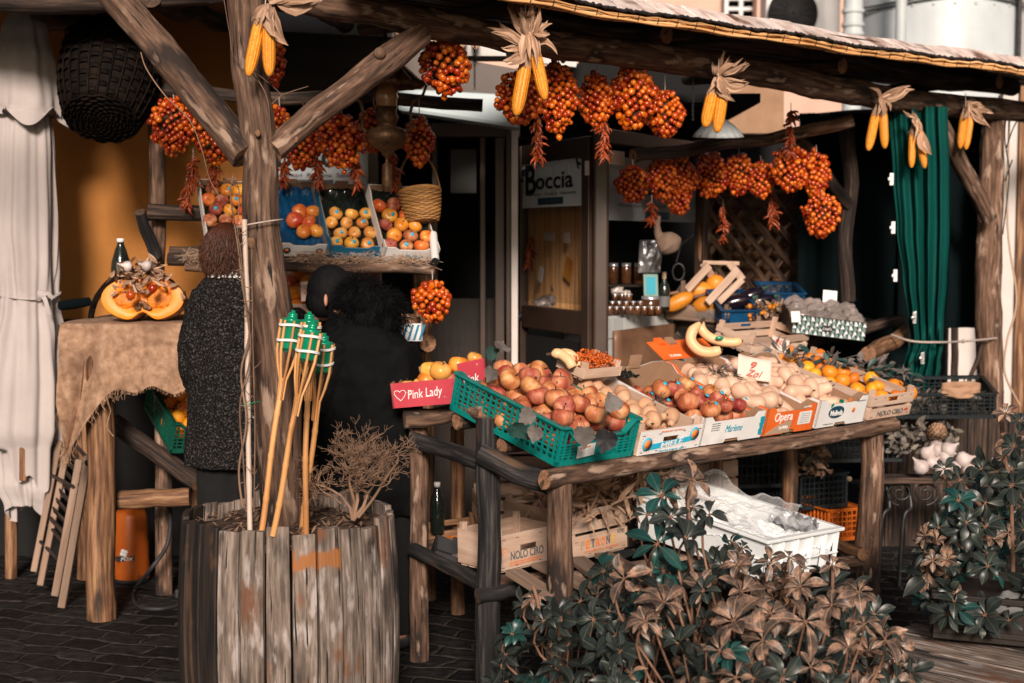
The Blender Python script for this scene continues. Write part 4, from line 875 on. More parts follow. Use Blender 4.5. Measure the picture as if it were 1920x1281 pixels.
def fill(M, w_, d, z0,  meshes, r, label, cat, group, name, layers=1, mound=.0, cond=None, sticker=0, slack=1.0, orient=None, front=0, sc=(.92, 1.08), jit=.18):
    out = []; st = r*2*slack
    for L in range(layers):
        ins = L*r*.9; ny = int((d-2*ins-.01)/(st*.88)); nx = int((w_-2*ins-.008)/st)
        for j in range(max(1, ny)):
            for i in range(max(1, nx)):
                x = ins+(i+.5+(.5 if (j+L) % 2 else 0)*.9)*((w_-2*ins)/(nx+.45)); y = ins+(j+.5)*((d-2*ins)/max(1, ny))+front
                if x > w_-r*.8 or y < r*1.02: continue
                u, v = x/w_, y/d
                if cond and not cond(u, v, L): continue
                z = z0+r+L*r*1.45+mound*sin(pi*min(1, max(0, u)))*sin(pi*min(1, max(0, v)))
                p = M @ V3((x+rng.uniform(-jit, jit)*r, y+rng.uniform(-jit, jit)*r, z+rng.uniform(-.1, .1)*r))
                A = T(*p) @ (M.to_3x3().to_4x4()) @ (orient() if orient else rrot(1.1)) @ Matrix.Scale(rng.uniform(*sc), 4)
                o = inst(ME[rng.choice(meshes)], name, A, None, label, cat, group); out.append(o)
                if sticker and rng.random() < sticker:
                    dd = (M.to_3x3() @ V3((rng.uniform(-.3, .3), -.5, .8))).normalized(); B_ = T(*(p+dd*(r*1.02))) @ dd.to_track_quat('Z', 'Y').to_matrix().to_4x4(); inst(ME['sticker'], 'sticker', B_ , o)
    return out
# ================================================================ left: parasol, basket, rack
def px2(w_, Y): return w_*Y/FPX
# closed parasol
UY = 6.75; ub = at(22, 1090, 6.87)
U = thing('closed_parasol', 'closed beige market parasol tied round its wooden pole in front of the ochre wall', 'parasol', (ub.x, ub.y, 0))
prof = [(-60, 44, 14), (20, 44, 24), (60, 44, 38), (120, 44, 50), (200, 44, 62), (215, 44, 66)]
def loft_folds(name, prof, Y, nf, amp, seed, mat, parent, hem=None, xr=1.0, n=120, ph=0):
    m = MB(); rows = []
    def P(u, v):
        k = v*(len(prof)-1); i = min(int(k), len(prof)-2); f = k-i; f = f*f*(3-2*f)
        y = lerp(prof[i][0], prof[i+1][0], k-i); cx = lerp(prof[i][1], prof[i+1][1], f); r = lerp(prof[i][2], prof[i+1][2], f)
        a = u*2*pi; am = amp[0]+(amp[1]-amp[0])*v
        fold = am*(sin(nf*a+ph+1.3*noise.noise(V3((cos(a)*1.5, sin(a)*1.5, v*2.2+seed)))*2.4)+.45*sin(2.3*nf*a+seed+v*3))
        rr_ = r*(1+fold*(.6+.4*sin(a*3+seed))); c = at(cx, y+(hem(a) if hem and v > .98 else 0), Y)
        s_ = Y/FPX; return c+V3((cos(a)*rr_*s_*xr, sin(a)*rr_*s_*.95, 0))
    m.grid(P, n, 60, gs=(1, 1)); o = m.build(name, mat, parent); return o
loft_folds('lower_canopy', [(150, 42, 46), (300, 42, 56), (420, 42, 60), (500, 46, 56), (548, 48, 52), (575, 48, 54), (640, 46, 66), (730, 44, 78), (800, 42, 82), (850, 48, 62)], UY, 9, (.13, .2), 2.1, 'cloth', U, hem=lambda a: 60*sin(a*2.5+1)+25*sin(a*7))
loft_folds('inner_canopy', [(700, 46, 50), (800, 46, 56), (900, 50, 50), (950, 56, 36)], UY, 6, (.2, .3), 4.4, 'cloth', U, hem=lambda a: 30*sin(a*2+2))
loft_folds('top_canopy', [(-60, 44, 12), (10, 44, 20), (60, 44, 40), (120, 44, 54), (200, 46, 68), (222, 47, 72)], UY-.02, 5, (.1, .14), 7.7, 'cloth', U, hem=lambda a: 18*sin(a*4))
m = MB(); p = [at(48+60*cos(t), 552+4*sin(t*2)+6*sin(t), UY)+V3((0, -.13*sin(t)*1.0, 0)) for t in [k*2*pi/28 for k in range(29)]]
strip(m, p, .011, (0, 0, 1), 0); m.ball(at(78, 552, UY-.15), .028, 10, 7, sc=(1, .6, .8), lump=.5)
for (x, y) in ((100, 560), (92, 590)): strip(m, [at(80, 552, UY-.16), at((80+x)/2, (552+y)/2-6, UY-.17), at(x, y, UY-.15)], .01, (0, -1, 0), .2)
m.build('tie_strap', 'cloth', U)
m = MB(); m.tube([(ub.x, ub.y, 0), (ub.x+.02, ub.y, 1.1), (at(44, 300, UY).x, ub.y, 2.5)], .03, 18); m.build('pole', 'log_warm', U)
m = MB(); m.tube([at(45, 740, 6.6), at(44, 900, 6.62)], .02, 10); m.build('rib', 'log_warm', U)
# big hanging dark wicker basket
BKY = 6.35; c0 = at(190, 222, BKY-.05); c1 = at(205, 62, BKY+.12); axd = (c1-c0).normalized()
K = thing('hanging_basket', 'large dark wicker basket hanging high on the ochre wall', 'basket', c0)
Mb = T(*c0) @ axd.to_track_quat('Z', 'Y').to_matrix().to_4x4() ; Mb = frame(c0, (1, 0, 0), z=(axd+V3((0, .25, 0))).normalized())
m = MB(); R0 = .165; H = .40; NS = 26
for i in range(15):
    z = .01+H*i/15; r = R0*(1+.32*sin(min(1, i/9)*pi/2)); pts = []
    for k in range(NS*4+1):
        a = 2*pi*k/(NS*4); o = .007*cos(NS/2*a*1.0+(pi if i % 2 else 0)); pts.append(Mb @ V3(((r+o)*cos(a), (r+o)*sin(a), z+.003*sin(k))))
    strip(m, pts, .0135, Mb.to_3x3() @ V3((0, 0, 1)) if 0 else axd, .0, rnd=rng.random())
    for k in range(NS): pass
m2 = MB()
def quadstrip(mb, pts, ax, w_): 
    vs = []; 
    for p in pts: vs += [p-ax*w_, p+ax*w_]
    mb.add(vs, [(2*i, 2*i+1, 2*i+3, 2*i+2) for i in range(len(pts)-1)], None, 0, True, None, rng.random())
m = MB(); zax = Mb.to_3x3() @ V3((0, 0, 1))
for i in range(15):
    z = .01+H*i/15; r = R0*(1+.32*sin(min(1, i/9)*pi/2))
    for sgm in range(NS):
        pts = []
        for k in range(5):
            a = 2*pi*(sgm+k/4)/NS; o = .009*(sin(pi*k/4) if (sgm+i) % 2 else -sin(pi*k/4)); pts.append(Mb @ V3(((r+o)*cos(a), (r+o)*sin(a), z+.013)))
        quadstrip(m, pts, zax, .0125)
for k in range(NS):
    a = 2*pi*k/NS; m.tube([Mb @ V3((R0*(1+.32*sin(min(1, i/9)*pi/2))*cos(a), R0*(1+.32*sin(min(1, i/9)*pi/2))*sin(a), H*i/15)) for i in range(16)], .004, 5)
m.lathe([(.0, .004), (R0*.96, .006)]+[(R0*.965*(1+.32*sin(min(1, i/9)*pi/2)), H*i/15) for i in range(16)], 40, Mb)
m.build('body', 'wicker_dark', K, solid=.002)
m = MB()
for i in range(1, 12):
    r = R0*i/11.5; nn = max(6, int(NS*1))
    for sgm in range(nn):
        pts = [Mb @ V3((r*cos(2*pi*(sgm+k/4)/nn), r*sin(2*pi*(sgm+k/4)/nn), -.004-.012*(1-(r/R0)**2)+(.005*sin(pi*k/4) if (sgm+i) % 2 else -.005*sin(pi*k/4)))) for k in range(5)]
        m.tube(pts, .0062, 5, close=False, flat=.6)
for k in range(13): a = pi*k/13; m.tube([Mb @ V3((R0*cos(a), R0*sin(a), 0)), Mb @ V3((0, 0, -.014)), Mb @ V3((-R0*cos(a), -R0*sin(a), 0))], .005, 5)
m.build('base', 'wicker_dark', K)
m = MB(); m.tube([Mb @ V3((.2*cos(t), .02, H+.09*sin(t))) for t in [pi*k/12 for k in range(13)]], .007, 6); m.build('handle', 'wicker_dark', K)
# small grey electric box above the parasol
m = MB(); a, b_ = at(62, 10, 7.3), at(128, 55, 7.3); m.box(((a.x+b_.x)/2, 7.32, (a.z+b_.z)/2), (b_.x-a.x, .1, a.z-b_.z)); tag(m.build('junction_box', 'ink_grey', bevel=.008), 'grey junction box on the wall at the top left beside the basket', 'junction box')
# log display rack against the wall
RKY = 6.55; rb = at(290, 900, RKY)
RK = thing('log_rack', 'rustic log rack carrying tilted fruit crates against the shop front', 'rack', (rb.x, RKY, 0))
m = MB(); m.log(V3((at(288, 0, RKY).x, RKY, 0)), at(290, 160, RKY), .04, .036, seg=20, n=16); m.build('post', ['log', 'end_grain'], RK)
m = MB(); m.log(V3((at(795, 0, RKY-.1).x, RKY-.1, 0)), at(790, 505, RKY-.1), .045, .04, seg=14, n=16); m.build('post', ['log_warm', 'end_grain'], RK)
m = MB(); m.log(at(255, 165, RKY), at(905, 198, RKY+.05), .03, .03, seg=26); m.build('rail', ['log_shaded', 'end_grain'], RK)
m = MB(); m.log(at(278, 398, RKY-.1), at(470, 402, RKY-.05), .038, .036); m.build('rail', ['log_shaded', 'end_grain'], RK)
m = MB(); m.log(at(262, 398, RKY-.25), at(292, 480, RKY-.1), .024, .03); m.build('stub', ['log_dark', 'end_dark'], RK)
m = MB(); m.log(at(316, 486, RKY-.28), at(818, 500, RKY-.35), .03, .026, seg=26); m.build('shelf_log', ['log_shaded', 'end_grain'], RK)
m = MB(); m.log(at(348, 500, RKY-.36), at(815, 508, RKY-.44), .022, .021, seg=26); m.build('shelf_log', ['log', 'end_grain'], RK)
m = MB(); m.log(at(318, 474, RKY-.1), at(815, 470, RKY-.02), .03, .026, seg=22); m.build('shelf_log', ['log_shaded', 'end_grain'], RK)
m = MB(); m.log(at(700, 655, 6.7), at(802, 643, 6.2), .045, .04); m.build('lower_log', ['log_shaded', 'end_grain'], RK)
m = MB(); m.log(at(520, 655, 6.7), at(788, 655, 6.25), .026, .024); m.build('lower_log', ['log_shaded', 'end_grain'], RK)
m = MB(); m.log(at(250, 660, 6.9), at(800, 665, 6.6), .03, seg=20); m.build('lower_log', ['log_shaded', 'end_dark'], RK)
# straw along the shelf
m = MB()
for k in range(520):
    x = rng.choice([rng.uniform(345, 470), rng.uniform(545, 812), rng.uniform(545, 812)]); a = at(x, rng.uniform(468, 490)+ (x-350)*.02, RKY-.4+rng.uniform(-.02, .04)); d = V3((rng.uniform(-1, 1), rng.uniform(-.5, .2), rng.uniform(-.5, .25)))*.045; e = V3((rng.uniform(-1, 1), rng.uniform(-1, 0), rng.uniform(-1, .4)))*.03
    m.tube([a-d, a+e*.3, a+d+e], .0009, 3, close=False)
tag(m.build('straw', 'straw'), 'pale straw spilling over the front log of the rack', 'straw', kind='stuff')
# crates tilted on the rack
wv = V3((.93, .36, -.03)).normalized(); dv = V3((-.28, .66, .68)).normalized()
def tilt_crate(fx, fy, wpx, d, label, out, inn, front, fruit, txt, tcol, ms, n=1, cond=None, st=.4, Y=RKY-.38, h=.075, liner='glass_dark'):
    o = at(fx, fy, Y); M = frame(o, wv, y=dv); w_ = px2(wpx, Y)
    t, fr = carton('fruit_carton', label, M, w_, d, h, out, inn, group='cartons tilted on the log rack', front=front, backh=h*.9)
    if txt: text(txt, fr, M @ T(w_*.55, 0, h*.38), .024, tcol, width=w_*.34, shear=.3)
    m = MB(); m.grid(lambda u, v: M @ V3((.008+u*(w_-.016), .008+v*(d-.016), .018+.02*noise.noise(V3((u*7, v*7, fx)))+.022*(1 if (u < .06 or u > .94 or v > .94) else 0))), 26, 30); m.build('tray', liner, t)
    fill(M, w_, d*.93, .016, ms, .031, *fruit, layers=n, cond=cond, sticker=st, front=.012, sc=(.84, .98)); return M, w_, t
tilt_crate(388, 478, 118, .42, 'blue and white carton of shiny red apples, leftmost on the log rack', 'card_white', 'card', 'card_blue', ('glossy red apple in the leftmost carton on the rack', 'apple', 'red apples in the leftmost rack carton', 'apple'), None, None, ['apple_red', 'apple_orange'])
M_, w_, t_ = tilt_crate(520, 480, 92, .42, 'brown carton with blue tissue and a few red fruits, just right of the main post', 'card', 'card', 'card_white', ('red orange persimmon on blue tissue in the brown carton', 'persimmon', 'persimmons on blue tissue', 'persimmon'), None, None, ['persimmon'], cond=lambda u, v, L: .2 < v < .65 and u > .3, st=0, liner='blue_plastic')
m = MB()
for x in (.035, w_-.035): m.lathe([(0, 0), (.016, 0), (.016, .002), (0, .002)], 18, M_ @ T(x, -.002, .038) @ Rx(pi/2)); m.lathe([(0, .002), (.009, .002), (.009, .004), (0, .004)], 14, M_ @ T(x, -.002, .038) @ Rx(pi/2), mi=1)
m.build('emblem', ['ink_navy', 'ink_orange'], t_)
tilt_crate(616, 484, 100, .42, 'blue carton of golden apples on a black tray, third on the rack', 'card_blue', 'card', 'card_blue', ('golden orange apple in the blue carton on the rack', 'apple', 'golden apples in the blue rack carton', 'apple'), 'Marlene', 'ink_white', ['apple_gold'], cond=lambda u, v, L: v < .62)
tilt_crate(717, 488, 106, .42, 'white carton of orange apples, rightmost on the log rack', 'card_white', 'card', 'card_white', ('orange apple in the white rightmost carton on the rack', 'apple', 'orange apples in the white rack carton', 'apple'), 'Marlene', 'ink_teal', ['apple_orange', 'apple_orange', 'apple_red'], cond=lambda u, v, L: v < .88)
# paper roll at the right end of the shelf
m = MB(); m.tube([at(812, 440, 6.3), at(816, 490, 6.1)], .018, 16, cap=1); tag(m.build('paper_roll', ['card_white', 'interior']), 'white paper roll standing at the right end of the rack shelf', 'paper roll')
# wicker basket with handle right of the crates
wc = at(790, 392, 6.35); WK = thing('wicker_basket', 'golden wicker basket with arched handle hanging right of the rack crates', 'basket', wc); Mk = frame(wc, (1, 0, .12), z=(0, .25, 1))
m = MB(); rb_ = .092
for i in range(17):
    z = -.06+.008*i; r = rb_*(.72+.28*(i/16)**.6); nn = 26
    m.tube([Mk @ V3(((r+.003*cos(nn/2*2*pi*k/104*1.0+(pi if i % 2 else 0)))*cos(2*pi*k/104), (r+.003*cos(nn/2*2*pi*k/104+(pi if i % 2 else 0)))*sin(2*pi*k/104), z)) for k in range(105)], .0043, 5, close=False, rnd=rng.random())
m.lathe([(0, -.062), (rb_*.7, -.062), (rb_*.72, -.055)], 26, Mk); m.tube([Mk @ V3((rb_*cos(2*pi*k/40), rb_*sin(2*pi*k/40), .078)) for k in range(41)], .008, 7, close=False)
m.build('body', 'wicker', WK)
m = MB()
for s_ in (-.004, .004): m.tube([Mk @ V3((rb_*cos(t)-.0, s_*cos(t*8), .07+.19*sin(t))) for t in [pi*k/24 for k in range(25)]], .0045, 6)
m.build('handle', 'wicker', WK)
# oil lamp
LY = 6.0; lc = at(725, 215, LY); LP = thing('hanging_oil_lamp', 'antique bronze oil lamp with scalloped shade hanging by the doorway', 'lamp', lc)
def lz(py): return at(725, py, LY).z-lc.z
ML = T(*lc); s_ = LY/FPX
m = MB(); m.lathe([(6*s_, lz(104)), (20*s_, lz(112)), (40*s_, lz(128)), (56*s_, lz(146)), (64*s_, lz(152)), (66*s_, lz(164))], 60, ML, fn=lambda a, z, r: 1+(.05*cos(a*15) if r > .12 else 0)); m.build('shade', 'bronze', LP, solid=.003)
m = MB(); m.lathe([(10*s_, lz(148)), (17*s_, lz(165)), (22*s_, lz(182)), (18*s_, lz(200))], 24, ML); m.build('chimney', 'amber_glass', LP)
m = MB(); m.lathe([(0, lz(200)), (20*s_, lz(201)), (18*s_, lz(212)), (22*s_, lz(220)), (19*s_, lz(232)), (16*s_, lz(236)), (34*s_, lz(243)), (39*s_, lz(256)), (37*s_, lz(262)), (28*s_, lz(276)), (12*s_, lz(284)), (9*s_, lz(290)), (3*s_, lz(296)), (3*s_, lz(305)), (9*s_, lz(310)), (10*s_, lz(350)), (4*s_, lz(360))], 32, ML, fn=lambda a, z, r: 1+.02*cos(a*16)); m.build('reservoir', 'bronze', LP, disp=[(.004, .012)])
for sg_ in (-1, 1):
    m = MB(); P_, R_2 = dens([at(725+sg_*38, 248, LY), at(725+sg_*47, 240, LY), at(725+sg_*44, 212, LY), at(725+sg_*50, 190, LY), at(725+sg_*68, 178, LY), at(725+sg_*74, 162, LY), at(725+sg_*66, 150, LY)], [.006, .0075, .006, .008, .006, .006, .005], 5); m.tube(P_, R_2, 8); m.build('arm', 'bronze', LP)
m = MB(); m.tube([at(725, 110, LY), at(722, 60, LY), at(722, 20, LY)], .003, 5)
for k in range(6): m.ball(at(722, 96-k*10, LY), .01, 8, 5, sc=(1, .5, 1))
m.build('chain', 'metal_dark', LP)
# ---- left tomato bunches, hung from the rack's top rail
for a in ((325, 236, 40, 48, 6.3, 'tomato bunch under the diagonal brace, leftmost of all'), (408, 262, 42, 40, 6.35, 'tomato bunch half hidden behind the left brace, beside the main post'),
          (523, 240, 24, 34, 6.5, 'small tomato bunch peeping out between post and right brace'), (568, 270, 34, 44, 6.3, 'tomato bunch hanging over the brown carton, behind the right brace'),
          (640, 266, 40, 46, 6.2, 'full tomato bunch hanging left of the oil lamp'), (700, 244, 26, 40, 6.35, 'tomato bunch hanging directly behind the oil lamp'),
          (785, 266, 27, 40, 6.25, 'tomato bunch hanging just right of the oil lamp')): bunch(a[0], a[1], a[2], a[3], a[4], a[5], cord=max(10, a[1]-a[3]-182))
bunch(514, 118, 16, 40, 5.4, 'narrow tomato bunch behind the corn on the main post', cord=60)
bunch(836, 124, 42, 50, 5.5, 'tomato bunch in front of the doorway lintel, alone beside a chain', cord=14, ts=1.08)
bunch(810, 565, 33, 36, 6.0, 'bright small tomato bunch hanging from the shelf end near the striped carton', cord=22)
for a in ((362, 290, 350, 6.35, 14, 'dark chili string below the leftmost tomato bunch'), (350, 340, 385, 6.38, 12, 'dark chili string beside the leftmost rack carton'), (400, 300, 340, 6.4, 12, 'chili string in the shadow of the left brace'),
          (533, 292, 345, 6.4, 10, 'chili string above the brown carton'), (596, 290, 345, 6.3, 10, 'chili string above the blue tissue carton'), (666, 285, 345, 6.25, 12, 'chili string above the blue carton of golden apples'),
          (738, 285, 345, 6.35, 10, 'thin chili string to the right of the lamp spike')): chilis(a[0], a[1], a[2], a[3], a[4], a[5])
# ---- fruit box and price card under the rack, behind the people
fb = frame(at(500, 600, 6.5), (1, .02, 0), y=(-.1, .9, .42)); wood_crate('wooden_crate', 'pale crate of persimmons under the rack between the two people', fb, .5, .35, .09, 'veneer')
fill(fb, .48, .33, .005, ['persimmon', 'orange'], .04, 'persimmon in the crate between the two people', 'persimmon', 'persimmons under the rack', 'persimmon', layers=2)
pc = thing('price_card', 'handwritten paper price card standing among the persimmons', 'price card', at(582, 545, 6.35)); Mp = frame(at(582, 546, 6.35), (1, .05, .05), z=(0, .3, 1)); m = MB(); m.box((0, 0, 0), (.085, .001, .09), Mp); m.build('card', 'paper', pc)
text('2,00', pc, Mp, .03, 'ink_red', width=.06, shear=.3)
sx = frame(at(742, 640, 6.0), (1, .1, .0), y=(-.2, 1, .1)); t_, f_ = carton('striped_carton', 'small carton striped blue and white beside the fur hooded coat', sx, px2(50, 6.0), .2, .075, 'card_white', 'card', notch=False)
m = MB()
for k in range(5):
    x = k*.024; m.poly([(x, .004), (x+.01, .004), (x+.03, .07), (x+.02, .07)], .0015, sx @ T(0, -.001, 0))
m.build('stripe', 'card_blue', f_)
# ---- tall log table with half pumpkin
TY = 6.2; TZ = at(200, 605, TY).z
lt = thing('log_table', 'tall rough log table beside the parasol', 'table', (at(200, 900, TY).x, TY, 0))
def legto(px0, py0, Y, r, ztop_, mat='log_warm', par=None, nm='leg'):
    g0 = atz(px0, py0, 0) if Y is None else V3((at(px0, py0, Y).x, Y, 0)); m = MB(); m.log(g0, g0+V3((0, 0, ztop_)), r, r*.95, seg=18, n=18, lump=.07, bend=.02); return m.build(nm, [mat, 'end_grain'], par)
legto(192, 1160, None, .062, TZ-.06, par=lt); legto(400, 1080, 6.35, .05, TZ-.06, par=lt); legto(160, 1000, 6.85, .045, TZ-.05, par=lt); legto(380, 1000, 6.85, .045, TZ-.05, par=lt)
m = MB(); m.log(at(222, 937, 6.22), at(356, 931, 6.25), .042, .04, n=16); m.build('rail', ['log_warm', 'end_grain'], lt)
m = MB(); m.log(at(212, 792, 6.5), at(372, 905, 6.3), .042, .04, n=14); m.build('brace', ['log_shaded', 'end_grain'], lt)
m = MB(); m.box(((at(110, 600, TY).x+at(372, 600, TY).x)/2, TY+.30, TZ-.035), (at(372, 600, TY).x-at(110, 600, TY).x, .68, .05)); m.build('top', 'dark_wood', lt)
# burlap
BX0, BX1 = at(130, 605, TY).x, at(362, 605, TY).x; BF = TY-.13
def burl(u, v):      # v 0 back .. .45 front edge .. 1 bottom of the drop
    x = lerp(BX0, BX1, u)
    if v < .4: q = v/.4; y = lerp(TY+.6, BF, q); z = TZ+.004+.006*noise.noise(V3((u*5, v*5, 0)))
    else:
        q = (v-.4)/.6; drop = .26 + .03*sin(u*9)
        lf = max(0, 1-abs(u-.2)/.26); lf = lf*lf*(3-2*lf); drop = lerp(.27+.04*noise.noise(V3((u*6, 0, 3))), .56, min(1, lf*1.35)); 
        z = TZ-q*drop-.008*min(1, q*6); sway = .055*q*sin(u*17+q*1.5)*(.5+lf)+.03*noise.noise(V3((u*6, q*3, 4))); y = BF-.02*min(1, q*6)-sway*.8-.03*q; x += -.13*q*q*lf*(1 if u > .2 else .6)+ (.2-u)*.35*q*lf
    return V3((x, y, z))
m = MB(); m.grid(burl, 90, 90, gs=(1, 1)); 
bl = m.build('burlap_cloth', 'burlap'); tag(bl, 'brown burlap sacking draped over the tall log table', 'cloth')
m = MB()
for k in range(110):
    u = .02+.5*rng.random(); a = burl(u, 1.0); m.tube([a+V3((0, 0, .004)), a+V3((rng.uniform(-.01, .01), -.004, -rng.uniform(.01, .02))), a+V3((rng.uniform(-.02, .02), -.006, -rng.uniform(.015, .05)))], .0011, 3, close=False)
for k in range(60): u = .5+.5*rng.random(); a = burl(u, 1.0); m.tube([a+V3((0, 0, .003)), a+V3((rng.uniform(-.01, .01), -.004, -.012))], .0009, 3, close=False)
o = m.build('fringe', 'burlap', bl)
m = MB(); m.tube([burl(.42, 1), burl(.42, 1)+V3((.02, -.01, -.06)), burl(.42, 1)+V3((.0, -.01, -.13)), burl(.42, 1)+V3((.03, -.01, -.17))], .0025, 5); m.build('loose_thread', 'burlap', bl)
# half pumpkin
pc_ = at(264, 604, TY-.02); pc_.z = TZ+.008; PU = thing('cut_pumpkin', 'big pumpkin cut open to its orange flesh on the burlap', 'pumpkin', pc_); s_ = TY/FPX
RXp, RZp = 76*s_, 43*s_
def outline(t, k=1.0):      # face outline, cleft at bottom centre and shallow at the top
    x = cos(t); z = sin(t); cl = (1-.42*math.exp(-((t-1.5*pi)/.22)**2)-.12*math.exp(-((t-.5*pi)/.4)**2)); return x*RXp*k*(1.0 if z > -.2 else 1), (z*cl)*RZp*k
Mf = frame(pc_+V3((.01, 0, RZp*.98)), (1, .10, 0), z=(0, .12, 1)); N_ = 72; m = MB(); vs = []
rings = [(1, 0), (1.03, .03), (1.05, .09), (1.0, .17), (.8, .25), (.45, .3), (.02, .31)]
for (k, y) in rings:
    for i in range(N_):
        t = 2*pi*i/N_; x, z = outline(t, k); rb2 = 1-.03*abs(sin(t*9))*(1 if y > 0 else 0); vs.append((x*rb2, y*.9, z*rb2))
m.add(vs, [(a*N_+i, a*N_+(i+1) % N_, (a+1)*N_+(i+1) % N_, (a+1)*N_+i) for a in range(len(rings)-1) for i in range(N_)], None, 0, True, Mf); m.build('rind', 'pumpkin_skin', PU)
m = MB(); vs = []
for (k, y) in ((.995, -.001), (.9, -.004), (.72, -.003), (.6, .004), (.3, .012), (.01, .015)):
    for i in range(N_): x, z = outline(2*pi*i/N_, k); vs.append((x, y, z))
m.add(vs, [(a*N_+i, a*N_+(i+1) % N_, (a+1)*N_+(i+1) % N_, (a+1)*N_+i) for a in range(5) for i in range(N_)], None, 0, True, Mf); m.build('flesh', 'pumpkin_flesh', PU)
for sg_ in (-1, 1):
    m = MB(); m.ball((sg_*RXp*.42, .004, -.002), 1, 22, 14, Mf, sc=(RXp*.34, .014, RZp*.44), lump=.25); 
    for k in range(22): m.ball((sg_*RXp*(.42+rng.uniform(-.25, .25)), -.006, rng.uniform(-.3, .3)*RZp), .006, 6, 4, Mf, sc=(1, .5, 1.4))
    m.build('pulp', 'pumpkin_pulp', PU)
m = MB()
for k in range(14): m.ball((rng.uniform(-.025, .03), -.012, -.03+rng.uniform(-.014, .012)), .011, 8, 6, Mf, lump=.6)
m.build('core', 'log_warm', PU)
# dried leaves, garlic and small tomatoes on the pumpkin
m = MB()
for k in range(150):
    a = at(rng.gauss(262, 26), rng.uniform(495, 548), TY-.06+rng.uniform(-.05, .08)); d = V3([rng.uniform(-1, 1) for _ in range(3)]).normalized(); leafy(m, a, d, V3([rng.uniform(-1, 1) for _ in range(3)]), rng.uniform(.03, .06), .018, droop=rng.uniform(-.6, .6), fold=rng.uniform(0, .8))
tag(m.build('dried_leaves', 'husk'), 'crumpled dried leaves and husks heaped on the cut pumpkin', 'dried leaves', kind='stuff')
for x, y, lab in ((240, 500, 'white garlic head resting on the left top of the pumpkin'), (276, 499, 'white garlic head on the right top of the pumpkin')):
    m = MB(); c = at(x, y, TY-.1); m.lathe([(0, -.018), (.017, -.014), (.024, 0), (.018, .014), (.006, .026), (.003, .045), (0, .046)], 16, frame(c, (.3, 0, 1), z=(-.8, -.2, .4)), fn=lambda a, z, r: 1+.06*cos(a*7)); tag(m.build('garlic', 'garlic'), lab, 'garlic')
for k, (x, y, lab) in enumerate(((286, 541, 'small red tomato on the right half of the pumpkin'), (245, 554, 'small dark red tomato on the left half of the pumpkin'))): inst(ME['tomato'], 'tomato', T(*at(x, y, TY-.14)) @ Matrix.Scale(1.5, 4), None, lab, 'tomato')
# dark wicker wreath/basket behind the pumpkin
m = MB()
for k in range(26):
    ph = rng.random()*6; rr0 = rng.uniform(-.02, .02); m.tube([at(262+(92+rr0*200)*cos(t), 606-(98+rr0*200)*sin(t)+rng.uniform(-1, 1), TY+.22+.03*sin(t*5+ph)) for t in [pi*(.02+.96*i/26) for i in range(27)]], .006, 5, rnd=rng.random())
tag(m.build('twig_wreath', 'wicker_dark'), 'dark arched wreath of twigs standing behind the cut pumpkin', 'wreath')
# bottle behind
bc = at(228, 560, TY+.5); bc.z = TZ; BO = thing('dark_bottle', 'dark glass bottle with white cap behind the pumpkin', 'bottle', bc); sb = (TY+.5)/FPX; zt = at(228, 447, TY+.5).z-TZ
m = MB(); m.lathe([(0, 0), (18*sb, 0), (18.5*sb, .01), (18.5*sb, zt-.14), (17*sb, zt-.11), (10*sb, zt-.05), (6.5*sb, zt-.03), (6.5*sb, zt-.018), (0, zt-.018)], 24, T(*bc)); m.build('body', 'glass_dark', BO)
m = MB(); m.lathe([(0, zt), (6.8*sb, zt-.001), (7*sb, zt-.018), (0, zt-.018)], 16, T(*bc)); m.build('cap', 'ink_white', BO)
m = MB(); c = at(135, 572, TY+.25); m.tube([at(112, 574, TY+.2), at(138, 570, TY+.25), at(168, 566, TY+.3)], [.02, .024, .02], 14, lump=.3); tag(m.build('rolled_cloth', 'tarp'), 'small rolled teal cloth left of the pumpkin', 'cloth')
# crate of oranges under the table
oc = frame(at(238, 826, 6.65) + V3((0, 0, 0)), (.93, -.36, 0), y=(.30, .9, .34)); 
oc = frame(at(318, 850, 6.30), (.86, .5, -.06), y=(-.42, .85, .34)); plastic_crate('green_crate', 'dark green plastic crate of oranges tilted under the log table', oc, .34, .46, .15, 'green_plastic', dip=.03)
fill(oc, .32, .44, .02, ['orange'], .037, 'orange in the tilted green crate under the log table', 'orange', 'oranges under the log table', 'orange', layers=3, cond=lambda u, v, L: L < 2 or v < .8)
# folded wooden ladder-chair
FC = thing('folded_wooden_chair', 'folded slatted wooden chair leaning between parasol and table leg', 'chair', atz(120, 1120, 0))
gA, gB = atz(118, 1138, 0), atz(76, 1080, 0)
def rail_(x0, y0, Ya, x1, y1, Yb, wd=.03, th=.026, mt='log_warm', nm='rail'):
    m = MB(); m.beam(at(x0, y0, Ya), at(x1, y1, Yb), th, wd, up=(1, 0, 0)); return m.build(nm, mt, FC, bevel=.004)
rail_(116, 1140, 6.30, 166, 855, 6.42, .034, .03, 'veneer_old'); rail_(104, 1118, 6.34, 150, 862, 6.46, .034, .03, 'veneer_old')
rail_(76, 1098, 6.52, 128, 832, 6.66, .03, .026, 'veneer_old'); rail_(64, 1072, 6.62, 112, 826, 6.72, .03, .026, 'veneer_old')
for i in range(9):
    t = i/8; a = at(lerp(94, 143, t), lerp(972, 836, t), 6.55); b2 = at(lerp(122, 166, t), lerp(1002, 862, t), 6.42); m = MB(); m.beam(a, b2, .008, .03, up=(0, -.5, 1)); m.build('slat', 'log_shaded', FC, bevel=.002)
for (x0, y0, x1, y1) in ((98, 892, 136, 912), (76, 1016, 112, 1052), (92, 985, 120, 1020)): m = MB(); m.tube([at(x0, y0, 6.62), at(x1, y1, 6.4)], .0085, 10); m.build('rung', 'log_shaded', FC)
